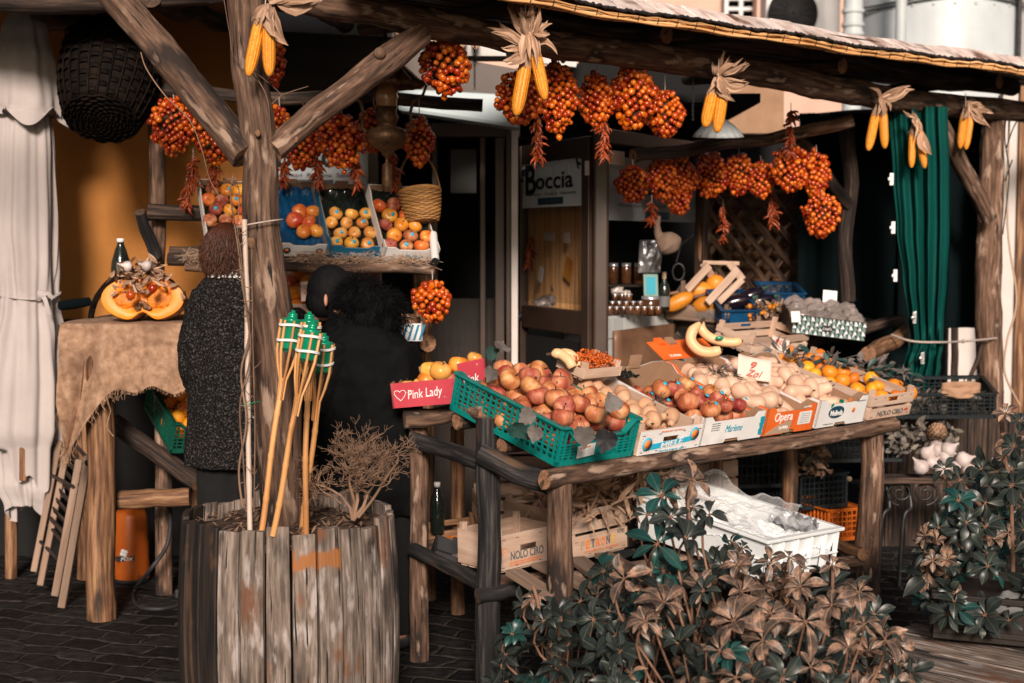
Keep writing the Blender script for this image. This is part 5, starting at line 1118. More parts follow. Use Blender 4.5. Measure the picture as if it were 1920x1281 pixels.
for (x, y) in ((164, 868), (120, 836)): m = MB(); m.lathe([(0, 0), (.014, 0), (.014, .003), (0, .004)], 12, frame(at(x, y, 6.38), (0, 0, 1), z=(-.3, -1, 0))); m.build('hinge', 'metal_dark', FC)
# orange tank with hose
tc = atz(248, 1090, 0); TK = thing('orange_tank', 'orange sprayer tank with clover emblem standing behind the table leg', 'tank', tc); s_ = tc.y/FPX
h_ = 140*s_; r_ = 33*s_; m = MB(); m.lathe([(0, .0), (r_*.9, .0), (r_, .012), (r_*1.0, .05), (r_*.96, h_*.5), (r_*.9, h_*.9), (r_*.78, h_*.98), (0, h_)], 36, T(*tc)); m.build('body', 'tank_orange', TK)
m = MB(); m.lathe([(0, .0), (r_*.94, .0), (r_*1.02, .01), (r_*1.0, .022)], 36, T(*(tc+V3((0, 0, .001))))); m.build('foot_ring', 'card_black', TK)
Mt = frame(tc+V3((-.02, -r_*.97, h_*.36)), (1, .05, 0), z=(0, 0, 1)); m = MB(); m.poly([(-.035, -.012), (.05, -.012), (.056, .012), (-.035, .012)], .002, Mt); eb = m.build('emblem', 'ink', TK)
text('FOX', eb, Mt @ T(.02, -.002, 0), .016, 'ink_white', width=.06, shear=.2, bold=.02)
m = MB()
for k in range(4): a = pi/2*k+.4; m.ball((.005+.011*cos(a), -.002, .028+.011*sin(a)), .01, 10, 6, Mt, sc=(1, .2, 1))
m.build('clover', 'ink_white', eb)
m = MB(); m.tube([at(280, 925, 6.3), at(318, 960, 6.4), at(316, 1010, 6.4), at(282, 1060, 6.3), atz(252, 1110, .012), atz(262, 1138, .012), atz(300, 1140, .012), atz(345, 1132, .012)], .011, 10)
P_, R_2 = dens([at(300, 925, 6.3), at(318, 960, 6.4), at(314, 1020, 6.4), at(282, 1068, 6.35), atz(252, 1108, .012), atz(258, 1136, .012), atz(300, 1142, .012), atz(345, 1132, .012)], [.008]*8, 1)
m = MB()
def smooth(pts, k=6):
    out = []; n = len(pts)
    for i in range(n-1):
        p0, p1, p2, p3 = pts[max(0, i-1)], pts[i], pts[i+1], pts[min(n-1, i+2)]
        for j in range(k):
            t = j/k; out.append(.5*((2*p1)+(p2-p0)*t+(2*p0-5*p1+4*p2-p3)*t*t+(3*p1-p0-3*p2+p3)*t**3))
    return out+[pts[-1]]
m.tube(smooth(P_), .0095, 10); m.build('hose', 'card_black', TK)
m = MB(); m.box((0, 0, .02), (.05, .05, .04), T(*atz(340, 1120, 0))); m.build('plug', 'card_black', TK, bevel=.006)
# ================================================================ people
def rings(mb, rs, n=28, fold=0, nf=9, seed=1.0, mi=0, cap=True):
    """rs: (px, py, Y, rx_px, ry_factor)"""
    vs = []; k0 = len(rs); K = []
    for i in range(k0-1):
        for j in range(5): t = j/5; K.append([lerp(a, b, t) for a, b in zip(rs[i], rs[i+1])])
    K.append(list(rs[-1])); m_ = len(K)
    for i, (px, py, Y, rx, fy) in enumerate(K):
        c = at(px, py, Y); s_ = Y/FPX
        for k in range(n):
            a = 2*pi*k/n; q = 1+fold*(i/m_)*sin(nf*a+seed+2*noise.noise(V3((cos(a)*2, sin(a)*2, i*.12+seed)))); vs.append(c+V3((cos(a)*rx*s_*q, sin(a)*rx*s_*fy*q, 0)))
    fs = [(i*n+k, i*n+(k+1) % n, (i+1)*n+(k+1) % n, (i+1)*n+k)[::-1] for i in range(m_-1) for k in range(n)]
    if cap: fs += [tuple(range(n)), tuple(range(m_*n-1, (m_-1)*n-1, -1))]
    mb.add(vs, fs, None, mi, True)
def chain(mb, pts, rr, n=16, k=5):
    P = smooth([Vector(p) for p in pts], k); m_ = len(P); L = len(pts)-1; R = []
    for i in range(m_):
        t = i/k; j = min(int(t), L-1); R.append(lerp(rr[j], rr[j+1], min(1, t-j)))
    mb.tube(P, R, n)
def hand(mb, c, d, up, s=1.0):
    """palm with thumb and four curled fingers"""
    d = Vector(d).normalized(); up = Vector(up); side = d.cross(up).normalized(); up = side.cross(d)
    M = Matrix((side, d, up)).transposed().to_4x4(); M.translation = c; mb.ball((0, .045*s, 0), 1, 14, 10, M, sc=(.041*s, .052*s, .016*s))
    for i, (x, L) in enumerate(((-.029, .066), (-.010, .078), (.010, .073), (.028, .058))):
        b = V3((x*s, .085*s, 0)); mb.tube([M @ b, M @ (b+V3((0, L*.4*s, .002))), M @ (b+V3((0, L*.72*s, -.012*s))), M @ (b+V3((0, L*.95*s, -.03*s)))], [.0095*s, .009*s, .0085*s, .006*s], 8)
    mb.tube([M @ V3((-.03*s, .02*s, 0)), M @ V3((-.058*s, .048*s, -.008)), M @ V3((-.062*s, .085*s, -.018))], [.013*s, .011*s, .008*s], 8)
def head(mb, c, r, look, up=(0, 0, 1)):
    look = Vector(look).normalized(); M = frame(c, look.cross(Vector(up)), z=up); f = 1 if (M.to_3x3() @ V3((0, 1, 0))).dot(look) > 0 else -1
    mb.ball((0, 0, 0), r, 24, 18, M, sc=(.82, 1.0, 1.12)); mb.ball((0, f*r*.35, -r*.55), r, 18, 12, M, sc=(.6, .62, .62))
    mb.ball((0, f*r*1.02, -r*.18), r*.17, 10, 8, M, sc=(.8, 1.2, 1.6)); mb.ball((0, f*r*.86, -r*.62), r*.2, 10, 6, M, sc=(1.4, .7, .5))
    for s_ in (-1, 1): mb.ball((s_*r*.84, 0, -r*.15), r*.26, 10, 8, M, sc=(.35, .8, 1.25)); mb.ball((s_*r*.32, f*r*.86, 0), r*.14, 10, 6, M, sc=(1.3, .7, .8))
# --- person in the grey cardigan, seen from behind
Y = 5.85; g0 = V3((at(430, 900, Y).x, Y, 0)); P1 = thing('person', 'auburn haired person in a grey tweed cardigan seen from behind beside the main post', 'person', g0)
def pz(px, z, Yy=Y): return V3((at(px, 450, Yy).x, Yy, z))
m = MB(); hc = at(424, 470, Y); head(m, hc, .1, (.5, .85, -.25)); chain(m, [hc+V3((0, -.01, -.06)), at(430, 520, Y), at(436, 600, Y), at(440, 700, Y), at(440, 800, Y)], [.055, .058, .09, .085, .1], 18)
for sg_ in (-1, 1):
    chain(m, [pz(440+sg_*32, .84), pz(438+sg_*36, .48), pz(438+sg_*34, .06)], [.085, .055, .04]); m.ball(pz(438+sg_*36, .045)+V3((0, .07, 0)), 1, 14, 10, sc=(.045, .12, .04))
sh = [(at(385, 560, Y), at(366, 680, Y), at(392, 700, Y+.26)), (at(490, 560, Y), at(530, 640, Y+.05), at(560, 600, Y+.3))]
for a, b_, c_ in sh: chain(m, [a, b_, c_], [.035, .03, .026]); hand(m, c_, (c_-b_).normalized(), (0, 0, 1))
m.build('body', 'skin', P1, remesh=.009, smoothmod=4)
m = MB(); rings(m, [(430, 508, Y, 26, .9), (432, 520, Y, 46, .75), (436, 545, Y, 72, .62), (438, 600, Y, 84, .6), (440, 700, Y-.01, 88, .64), (441, 800, Y-.02, 92, .66), (438, 872, Y-.02, 94, .66)], 90, .05, 7, 2.0)
chain(m, [at(392, 552, Y), at(366, 640, Y+.0), at(368, 715, Y+.06), at(390, 712, Y+.2)], [.075, .07, .06, .05]); chain(m, [at(484, 552, Y), at(525, 610, Y+.02), at(556, 596, Y+.24)], [.075, .068, .052])
m.build('cardigan', 'knit', P1, remesh=.008, smoothmod=3, disp=[(.03, .09)])
m = MB(); rings(m, [(430, 498, Y, 24, .9), (431, 508, Y-.005, 34, .85), (432, 520, Y-.01, 42, .8)], 30, .12, 6); m.build('scarf', 'scarf', P1, disp=[(.012, .03)])
m = MB(); Hd = hc+V3((0, -.012, .008))
for k in range(2400):
    z = rng.uniform(-.75, 1); a = rng.uniform(0, 2*pi); q = sqrt(1-z*z); d = V3((q*cos(a)*.9, q*sin(a)*1.02, z*1.08))
    if d.y > .45 and z < .45: continue
    b_ = Hd+d*.098; fl = V3((rng.uniform(-.3, .3)+d.x*.3, d.y*.2, -1)).normalized(); m.tube([b_, b_+fl*.02+d*.01, b_+fl*.045+d*.004], [.0018, .0016, .0004], 3, close=False)
m.ball(Hd, .099, 22, 16, sc=(.9, 1.0, 1.1)); m.build('hair', 'hair_auburn', P1)
m = MB()
for sg_ in (-1, 1): chain(m, [pz(440+sg_*30, .9), pz(438+sg_*36, .5), pz(438+sg_*34, .09)], [.11, .085, .075])
m.ball(pz(440, .9), .17, 16, 12, sc=(1, .7, .8)); m.build('trousers', 'trousers', P1, remesh=.012, smoothmod=3, disp=[(.015, .08)])
m = MB()
for sg_ in (-1, 1): m.ball(pz(438+sg_*36, .05)+V3((0, .06, 0)), 1, 16, 10, sc=(.052, .14, .05)); m.box(tuple(pz(438+sg_*36, .012)+V3((0, .06, 0))), (.085, .25, .02))
m.build('shoes', 'card_black', P1, remesh=.01)
# --- person in the black fur hooded coat, bending to the left
Y = 5.62; P2 = thing('person', 'person bending forward in a black coat with a furry black hood beside the bamboo torches', 'person', V3((at(700, 900, Y).x, Y, 0)))
m = MB(); hc = at(622, 552, Y+.12); head(m, hc, .095, (-.75, .5, -.45)); chain(m, [hc+V3((.02, -.02, -.05)), at(655, 600, Y+.06), at(690, 680, Y), at(706, 790, Y), at(710, 850, Y)], [.05, .06, .085, .09, .1], 18)
for sg_ in (-1, 1):
    chain(m, [pz(708+sg_*32, .8, Y), pz(706+sg_*38, .45, Y), pz(704+sg_*38, .06, Y)], [.085, .055, .04]); m.ball(pz(704+sg_*38, .045, Y)+V3((-.05, .04, 0)), 1, 14, 10, sc=(.1, .07, .04))
sh2 = [(at(640, 640, Y-.08), at(610, 740, Y-.05), at(575, 690, Y+.28)), (at(745, 660, Y+.08), at(720, 760, Y+.2), at(640, 700, Y+.4))]
for a, b_, c_ in sh2: chain(m, [a, b_, c_], [.035, .03, .026]); hand(m, c_, (c_-b_).normalized(), (0, 0, 1))
m.build('body', 'skin', P2, remesh=.009, smoothmod=4)
m = MB(); rings(m, [(655, 590, Y+.05, 34, .9), (672, 612, Y+.02, 66, .8), (688, 650, Y, 88, .7), (696, 720, Y, 96, .66), (700, 800, Y, 98, .66), (698, 880, Y, 102, .68), (698, 960, Y, 104, .68)], 90, .05, 6, 5.0)
chain(m, [at(634, 640, Y-.06), at(607, 730, Y-.05), at(590, 760, Y+.02), at(580, 700, Y+.24)], [.082, .075, .07, .052]); chain(m, [at(748, 650, Y+.05), at(760, 750, Y+.12), at(660, 720, Y+.36)], [.08, .075, .05])
m.build('coat', 'coat', P2, remesh=.008, smoothmod=3, disp=[(.03, .1)])
m = MB(); cH = at(688, 578, Y+.0)
for (x, y, r_) in ((660, 560, .07), (690, 560, .085), (715, 575, .085), (725, 605, .07), (690, 600, .09), (655, 610, .06)): m.ball(at(x, y, Y), r_*.8, 14, 10, lump=.3)
for k in range(5200):
    x, y = rng.choice([(660, 560), (690, 555), (715, 570), (728, 600), (690, 600), (655, 608), (672, 545), (735, 585)]); d = V3([rng.gauss(0, 1) for _ in range(3)]).normalized(); b_ = at(x, y, Y)+d*rng.uniform(.045, .075); e = (d+V3((rng.uniform(-.6, .6), rng.uniform(-.4, .4), rng.uniform(-.8, .4)))).normalized()
    m.tube([b_, b_+e*rng.uniform(.012, .024), b_+e*.03+V3((0, 0, -.008))], [.0012, .0009, .0002], 3, close=False)
m.build('fur_hood', 'fur', P2)
m = MB(); Hd = hc+V3((.008, -.005, .006))
for k in range(1900):
    d = V3([rng.gauss(0, 1) for _ in range(3)]).normalized()
    if d.x < -.5 and d.z < .3: continue
    b_ = Hd+V3((d.x*.9, d.y, d.z*1.08))*.093; fl = V3((.8, -.3, -.5)).normalized(); m.tube([b_, b_+fl*.025+d*.004, b_+fl*.05], [.0018, .0015, .0004], 3, close=False)
m.ball(Hd+V3((-.012, -.01, .008)), .1, 22, 16, sc=(.95, 1.0, 1.08)); m.ball(Hd+V3((-.04, -.03, -.03)), .07, 14, 10); m.ball(Hd+V3((.06, -.03, .045)), .045, 12, 9); m.build('hair', 'hair_black', P2)
m = MB(); m.ball(at(611, 563, Y-.02), 1, 12, 8, sc=(.008, .014, .024)); m.build('ear', 'skin', P2)
m = MB()
for sg_ in (-1, 1): chain(m, [pz(704+sg_*30, .8, Y), pz(704+sg_*38, .45, Y), pz(702+sg_*38, .08, Y)], [.1, .08, .07])
m.build('trousers', 'trousers', P2, remesh=.012, smoothmod=3)
m = MB()
for sg_ in (-1, 1): m.ball(pz(702+sg_*38, .05, Y)+V3((-.04, .03, 0)), 1, 16, 10, sc=(.12, .06, .055))
m.build('shoes', 'card_black', P2, remesh=.01)
# ================================================================ barrel planter
BC = at(541, 960, 4.78); BC.z = 0; BR = .365; BH = .74
mt = MAT['stave']; nt_ = mt.node_tree; hs_ = [n for n in nt_.nodes if n.type == 'HUE_SAT'][0]; src_ = hs_.inputs['Color'].links[0].from_socket
at1 = nt_.nodes.new('ShaderNodeAttribute'); at1.attribute_name = 'gco'; sx_ = nt_.nodes.new('ShaderNodeSeparateXYZ'); nt_.links.new(at1.outputs['Vector'], sx_.inputs[0])
nn_ = nt_.nodes.new('ShaderNodeTexNoise'); nn_.inputs['Scale'].default_value = 16; nt_.links.new(at1.outputs['Vector'], nn_.inputs['Vector'])
def mth(op, a, b_=None, c=None):
    n = nt_.nodes.new('ShaderNodeMath'); n.operation = op
    for i, q in enumerate((a, b_, c)):
        if q is None: continue
        if isinstance(q, (int, float)): n.inputs[i].default_value = q
        else: nt_.links.new(q, n.inputs[i])
    return n.outputs[0]
zz = mth('MULTIPLY_ADD', nn_.outputs['Fac'], .10, mth('ADD', sx_.outputs['Z'], -.05)); msk = None
for zc_, hw_ in ((.635, .035), (.16, .035)):
    k_ = mth('SUBTRACT', 1.0, mth('SMOOTH_MIN', 1.0, mth('DIVIDE', mth('ABSOLUTE', mth('SUBTRACT', zz, zc_)), hw_), .3)); k_ = mth('MAXIMUM', k_, 0.0); msk = k_ if msk is None else mth('ADD', msk, k_)
msk = mth('MINIMUM', mth('MULTIPLY', mth('MULTIPLY', msk, 2.2), mth('GREATER_THAN', sx_.outputs['X'], 3.5)), .9)
mx_ = nt_.nodes.new('ShaderNodeMix'); mx_.data_type = 'RGBA'; nt_.links.new(msk, mx_.inputs[0]); nt_.links.new(src_, mx_.inputs[6]); mx_.inputs[7].default_value = (.3, .11, .03, 1); nt_.links.new(mx_.outputs[2], hs_.inputs['Color'])
BP = thing('barrel_planter', 'old weathered half barrel planter of grey staves round the main post', 'planter', BC)
NS = 27
for i in range(NS):
    a0 = 2*pi*i/NS-pi/2+.06; a = a0; front = cos(a+pi/2); left = -cos(a) ; wv_ = 2*pi*BR/NS*rng.uniform(.86, .97); th = .022; m = MB(); nz_ = 26; topz = BH+rng.uniform(-.03, .015); ro = rng.uniform(-.004, .006); vs = []; g = []
    tw = rng.uniform(-.05, .05); xo = 5.0 if (cos(a) > .12 and cos(a) < .62) else 1.0
    for j in range(nz_+1):
        z = topz*j/nz_; r = BR*(1-.05+.06*sin(pi*min(1, z/BH*.85+.1)))+ro
        wl = wv_*(.94+.06*sin(pi*z/BH))*(1+.04*noise.noise(V3((i*3.1, z*5, 0))))
        for (u, v) in ((-.5, 0), (-.2, .003), (.2, .003), (.5, 0), (.5, -th), (-.5, -th)):
            rad_ = r+v; ta = u*wl; p = V3((cos(a)*rad_-sin(a)*ta, sin(a)*rad_+cos(a)*ta, z+(rng.uniform(-.004, .004) if j == nz_ else 0))); q = V3((p.x-sin(a+tw)*0, p.y, p.z)); vs.append(BC+q); g.append((xo+ta, v+i*.37, z))
    n = 6; fs = [(j*n+k, j*n+(k+1) % n, (j+1)*n+(k+1) % n, (j+1)*n+k) for j in range(nz_) for k in range(n)]+[tuple(range(nz_*n, nz_*n+n))]
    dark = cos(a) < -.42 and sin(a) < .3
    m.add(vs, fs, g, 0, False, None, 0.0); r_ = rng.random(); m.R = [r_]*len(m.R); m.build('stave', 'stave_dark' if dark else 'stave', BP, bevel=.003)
m = MB(); m.grid(lambda u, v: BC+V3(((u-.5)*2*BR*.93*sqrt(1-min(1, (2*v-1)**2)*.999), (v-.5)*2*BR*.93, BH-.065+.03*noise.noise(V3((u*6, v*6, 0))))), 40, 40); m.build('soil', 'soil', BP)
m = MB()
for k in range(420):
    a, r_ = rng.uniform(0, 2*pi), BR*.9*sqrt(rng.random()); b_ = BC+V3((cos(a)*r_, sin(a)*r_, BH-.05)); d = V3((rng.uniform(-1, 1), rng.uniform(-1, 1), rng.uniform(-.1, .3)))*.03; leafy(m, b_, d, (0, 0, 1), rng.uniform(.02, .04), .01, droop=rng.uniform(-.3, .3))
tag(m.build('leaf_litter', 'twig'), 'dry leaf litter lying on the soil of the barrel', 'leaf litter', kind='stuff')
# white bamboo stake and dry vine
m = MB(); P_ = [at(458, 412, 4.62), at(463, 560, 4.6), at(464, 690, 4.58), at(466, 850, 4.56), at(469, 1010, 4.52)]; P_, R_2 = dens(P_, [.0085]*5, 6); R_2 = [r*(1.18 if i % 5 == 0 else 1) for i, r in enumerate(R_2)]; m.tube(P_, R_2, 12)
tag(m.build('bamboo_stake', 'bamboo_pale'), 'thin pale bamboo stake standing upright in front of the grey cardigan', 'stake')
vn = thing('dry_vine', 'leafless dry vine climbing the pale bamboo stake to the brace', 'vine', BC+V3((0, 0, BH-.06)))
for nm, pts, r_ in (('stem', [(455, 950, 4.55), (448, 880, 4.55), (462, 790, 4.53), (452, 700, 4.55), (468, 620, 4.55), (455, 540, 4.56), (447, 470, 4.58), (438, 410, 4.6), (432, 360, 4.62), (437, 330, 4.63)], .004),
                    ('stem', [(462, 960, 4.55), (456, 860, 4.53), (450, 760, 4.54), (470, 660, 4.54), (458, 560, 4.55), (452, 480, 4.57), (445, 430, 4.6), (449, 370, 4.62), (444, 340, 4.63)], .0032),
                    ('stem', [(476, 960, 4.52), (478, 800, 4.52), (474, 640, 4.53), (472, 500, 4.55), (470, 440, 4.56)], .0026),
                    ('tendril', [(264, 98, 4.72), (275, 130, 4.72), (310, 180, 4.72), (355, 225, 4.7), (378, 280, 4.7), (395, 340, 4.7), (425, 385, 4.68), (440, 397, 4.66)], .0022),
                    ('tendril', [(470, 135, 4.72), (490, 160, 4.73), (502, 190, 4.73), (507, 240, 4.73), (509, 300, 4.74)], .0022), ('tendril', [(510, 195, 4.72), (530, 178, 4.7), (578, 162, 4.65)], .002),
                    ('tendril', [(475, 132, 4.72), (520, 170, 4.72), (534, 188, 4.7)], .0013), ('tendril', [(420, 0, 4.8), (430, 60, 4.8), (440, 110, 4.78), (470, 130, 4.75)], .0013)):
    m = MB(); P_ = smooth([at(*p) for p in pts], 6); m.tube(P_, [r_*(1-.5*i/len(P_)) for i in range(len(P_))], 6, lump=.2)
    if nm == 'stem':
        for k in range(16): p = rng.choice(P_); d = V3((rng.uniform(-1, 1), rng.uniform(-1, .2), rng.uniform(-.2, 1))).normalized()*rng.uniform(.015, .045); m.tube([p, p+d*.6, p+d+V3((0, 0, .006))], [.0018, .0015, .0007], 4)
    m.build(nm, 'twig', vn)
for y, x0, x1, Yk, lab, mt_, dr in ((420, 446, 524, 4.7, 'white cord tied round the main post high above the torches', 'rope', .08), (774, 480, 543, 4.68, 'white cable tie round the main post behind the torches', 'ink_white', .09)):
    m = MB(); xc = (x0+x1)/2; m.tube([at(xc, y, 4.83)+V3((.083*cos(t)*((x1-x0)/80), -.088*sin(t), .012*cos(t)*1.2)) for t in [pi*2*k/30 for k in range(31)]], .0028, 6, close=False); tag(m.build('post_tie', mt_), lab, 'tie')
m = MB(); m.tube([at(455, 760, 4.5), at(470, 757, 4.49), at(490, 752, 4.55)], .0014, 5); tag(m.build('green_wire', 'torch_green'), 'short green wire tying the vine to the bamboo stake', 'wire')
# ---- bamboo torches
def torch(tx, ty, Yt, bx, by, Yb, label, sp=118):
    a, b_ = at(tx, ty, Yt), at(bx, by, Yb); ax = (a-b_).normalized(); t = thing('bamboo_torch', label, 'torch', b_, 0, 'bamboo torches standing in the barrel'); s_ = Yt/FPX; r_ = 18*s_; H_ = 60*s_
    M = T(*a) @ ax.to_track_quat('Z', 'Y').to_matrix().to_4x4(); m = MB(); m.lathe([(0, -H_-.004), (r_*.55, -H_-.004), (r_*.6, -H_+.004), (r_*.95, -H_+.006), (r_, -H_+.01), (r_, -.008), (r_*1.04, -.004), (r_*1.0, 0), (r_*.52, .002), (r_*.5, .011), (r_*.52, .013), (r_*.46, .018), (r_*.22, .02), (r_*.2, .027), (0, .028)], 26, M); m.build('canister', 'torch_green', t)
    sL = sp*s_
    for k in range(7):
        an = 2*pi*k/7+tx; p = [M @ V3((cos(an)*q*r_, sin(an)*q*r_, z)) for q, z in ((1.12, -.006), (1.12, -H_*.5), (1.1, -H_), (.78, -H_-(sL-H_)*.5), (.34, -sL+.004), (.3, -sL-.06))]
        m = MB(); m.tube(p, [.0046, .0048, .0048, .0046, .004, .003], 6, flat=.7); m.build('slat', 'bamboo', t)
    for z in (-H_*.2, -H_*.68):
        m = MB()
        for dz in (-.0025, .0015): m.tube([M @ V3((cos(q)*r_*1.26, sin(q)*r_*1.26, z+dz+.003*sin(q*2+tx))) for q in [2*pi*j/24 for j in range(25)]], .0023, 5, close=False)
        m.build('binding', 'ink_white', t)
    m = MB(); L = (a-b_).length; P = []; R = []
    for k in range(41):
        f = k/40; P.append(b_.lerp(M @ V3((0, 0, -sL+.01)), f)+V3((.004*sin(f*5+tx), 0, 0))); R.append(.0098*(1.16 if k in (9, 20, 31, 40) else 1)*(1.0-.1*f))
    m.tube(P, R, 12, rnd=rng.random()); m.build('pole', 'bamboo', t)
torch(548, 598, 4.5, 488, 1000, 4.46, 'leftmost bamboo torch with green canister leaning in the barrel')
torch(580, 600, 4.6, 572, 1010, 4.6, 'bamboo torch at the back between the two nearest torches')
torch(585, 618, 4.42, 510, 1005, 4.42, 'bamboo torch crossing in front of the others, canister in the middle', 130)
torch(607, 640, 4.62, 566, 1010, 4.66, 'rightmost and lowest bamboo torch in the barrel')
# ---- bare shrub
SH = thing('bare_shrub', 'leafless twiggy shrub growing in the barrel beside the torches', 'shrub', at(662, 970, 4.72)); m = MB()
def grow(p, d, L, r, dep, mb):
    n = 5; pts = [p]; q = Vector(p); dd = Vector(d)
    for i in range(n): dd = (dd+V3([rng.uniform(-.42, .42) for _ in range(3)])+V3((0, 0, .05))).normalized(); q = q+dd*L/n; pts.append(Vector(q))
    mb.tube(pts, [r*(1-.35*i/n) for i in range(n+1)], 6 if dep > 2 else 4, lump=.25)
    if dep <= 0: return
    for k in range(rng.choice((3, 4, 4)) if dep > 1 else rng.choice((2, 3, 4))):
        j = rng.choice(range(2, n+1)); nd = (dd+V3((rng.uniform(-1, 1), rng.uniform(-.8, .8), rng.uniform(-.5, .6)))*1.3).normalized(); grow(pts[j], nd, L*rng.uniform(.5, .82), max(.0009, r*.62), dep-1, mb)
for (x1, y1, dx_, dz_, L) in ((655, 905, -.15, 1, .10), (668, 900, .3, 1, .09), (640, 930, -.7, .8, .09), (690, 925, .8, .7, .1)):
    b_ = at(662, 975, 4.72); c_ = at(x1, y1, 4.72); m.tube([b_, b_.lerp(c_, .5)+V3((.01, 0, 0)), c_], [.008, .0065, .005], 8, lump=.3); grow(c_, V3((dx_, -.1, dz_)).normalized(), L*1.2, .0042, 4, m); grow(c_, V3((-dx_*.8+rng.uniform(-.5, .5), -.3, dz_)).normalized(), L*1.15, .0034, 4, m)
P_ = smooth([at(672, 970, 4.7), at(700, 935, 4.68), at(725, 895, 4.64), at(745, 868, 4.6)], 4); m.tube(P_, [.006*(1-.04*i) for i in range(len(P_))], 6); grow(P_[-1], V3((.3, 0, 1)), .06, .003, 3, m); grow(P_[6], V3((.6, 0, .5)), .07, .003, 3, m); grow(at(640, 945, 4.7), V3((-.8, -.2, .5)).normalized(), .1, .0035, 4, m); grow(at(668, 920, 4.68), V3((.1, -.5, .8)).normalized(), .11, .0035, 4, m)
m.build('branches', 'twig', SH)
# ================================================================ corn on the beam
corn([(487, 42, 466, 142, 25), (503, 38, 505, 142, 26)], [(500, 10, 478, 46, 22, .1), (505, 8, 510, 44, 24, -.1), (512, 12, 540, 85, 30, -.3), (520, 4, 600, -10, 34, -.3), (505, 5, 560, -6, 30, .1), (508, 18, 520, 75, 12, -.1)], 4.66, 'corn cobs tied on the main post at the top', [(500, 40), (497, 10), (499, -10)])
corn([(985, 122, 968, 216, 27), (1004, 100, 1022, 186, 24)], [(990, 95, 952, 122, 22, .15), (985, 90, 920, 60, 18, -.15), (985, 80, 935, 40, 18, .2), (988, 70, 955, 15, 20, .1), (992, 70, 985, 18, 20, .1), (998, 72, 1010, 10, 20, -.1), (1002, 78, 1035, 45, 22, .25), (1000, 85, 1038, 95, 18, .35), (992, 60, 1000, 120, 30, .1), (985, 60, 978, 118, 26, -.1), (985, 85, 940, 90, 14, .2), (995, 50, 1002, 12, 24, .05), (990, 40, 968, 20, 22, .0), (1000, 60, 1030, 62, 20, -.2)], 5.35, 'big pair of corn cobs with bushy spread husks over the doorway', [(985, 60), (985, 25), (986, -5)])
corn([(1336, 176, 1322, 238, 24), (1355, 174, 1344, 248, 24)], [(1345, 145, 1336, 178, 24, .2), (1350, 145, 1356, 176, 24, -.2), (1348, 140, 1360, 95, 10, .1), (1350, 140, 1400, 115, 16, -.1), (1350, 142, 1405, 155, 12, -.4), (1352, 145, 1378, 190, 14, -.35), (1345, 148, 1348, 176, 30, 0), (1345, 142, 1380, 120, 14, .2), (1342, 140, 1342, 122, 18, 0)], 6.15, 'short pair of corn cobs in front of the white scalloped shade', [(1346, 150), (1348, 110)])
corn([(1642, 214, 1628, 282, 18), (1656, 213, 1659, 278, 17)], [(1650, 180, 1642, 218, 20, .1), (1652, 180, 1658, 214, 20, -.1), (1650, 185, 1700, 165, 18, -.2), (1650, 188, 1714, 168, 16, .1), (1652, 185, 1670, 208, 12, .2), (1650, 185, 1630, 165, 12, -.2)], 7.0, 'pair of corn cobs hanging left of the green curtain top')
corn([(1711, 252, 1709, 314, 14), (1722, 242, 1734, 315, 16)], [(1716, 222, 1708, 256, 14, .2), (1716, 222, 1722, 246, 14, -.2), (1728, 246, 1746, 290, 18, -.3), (1716, 220, 1700, 214, 12, .2), (1716, 235, 1718, 215, 16, 0)], 7.2, 'pair of corn cobs hanging before the green curtain near the brace')
corn([(1807, 220, 1800, 278, 15), (1820, 218, 1811, 280, 14)], [(1815, 190, 1808, 224, 16, .1), (1818, 190, 1822, 222, 16, -.1), (1820, 205, 1852, 235, 12, -.2), (1818, 205, 1840, 195, 14, .2), (1822, 210, 1862, 212, 14, .1), (1815, 200, 1835, 225, 16, .1)], 7.5, 'pair of corn cobs hanging beside the right hand post', [(1810, 175), (1812, 215)])
# ---- front and back tomato rows
bunch(975, 184, 42, 44, 5.75, 'tomato bunch half hidden behind the big corn cobs', cord=20)
bunch(1046, 182, 32, 64, 5.95, 'long narrow tomato bunch right of the big corn cobs', cord=20, ts=.95)
bunch(1118, 188, 30, 44, 6.1, 'tomato bunch with chilies hanging below, left of the largest bunch', cord=20)
bunch(1186, 184, 42, 54, 6.1, 'largest bright tomato bunch over the glass door', cord=20, ts=1.1)
bunch(1246, 214, 35, 40, 6.2, 'tomato bunch on a long cord right of the largest bunch', cord=34)
chilis(1005, 210, 300, 5.8, 14, 'chili string hanging in front of the shop sign', 60); chilis(1130, 215, 292, 6.1, 14, 'chili string hanging in front of the corner post of the door', 60)
RW = [(1186, 346, 28, 31, 7.0, 'tomato bunch in front of the window sign, leftmost of the back row'), (1240, 336, 28, 36, 7.25, 'tomato bunch second from left in the back row'), (1275, 334, 29, 38, 7.35, 'tomato bunch third from left in the back row, above a small one'),
      (1273, 380, 20, 20, 7.3, 'small tomato bunch low in the back row above the gourd'), (1334, 328, 29, 37, 7.4, 'tomato bunch fourth from left in the back row'), (1385, 326, 27, 34, 7.4, 'tomato bunch in the middle of the back row before the lattice'),
      (1426, 338, 22, 30, 7.4, 'small dim tomato bunch in the back row before the lattice'), (1484, 318, 36, 38, 7.3, 'wide tomato bunch with a dark dried string above it'), (1530, 328, 25, 40, 7.35, 'tomato bunch at the right end of the back row')]
for a in RW: bunch(a[0], a[1], a[2], a[3], a[4], a[5], cord=16)
bunch(1540, 404, 31, 38, 7.25, 'round tomato bunch hanging lowest, below the right end of the back row', cord=10)
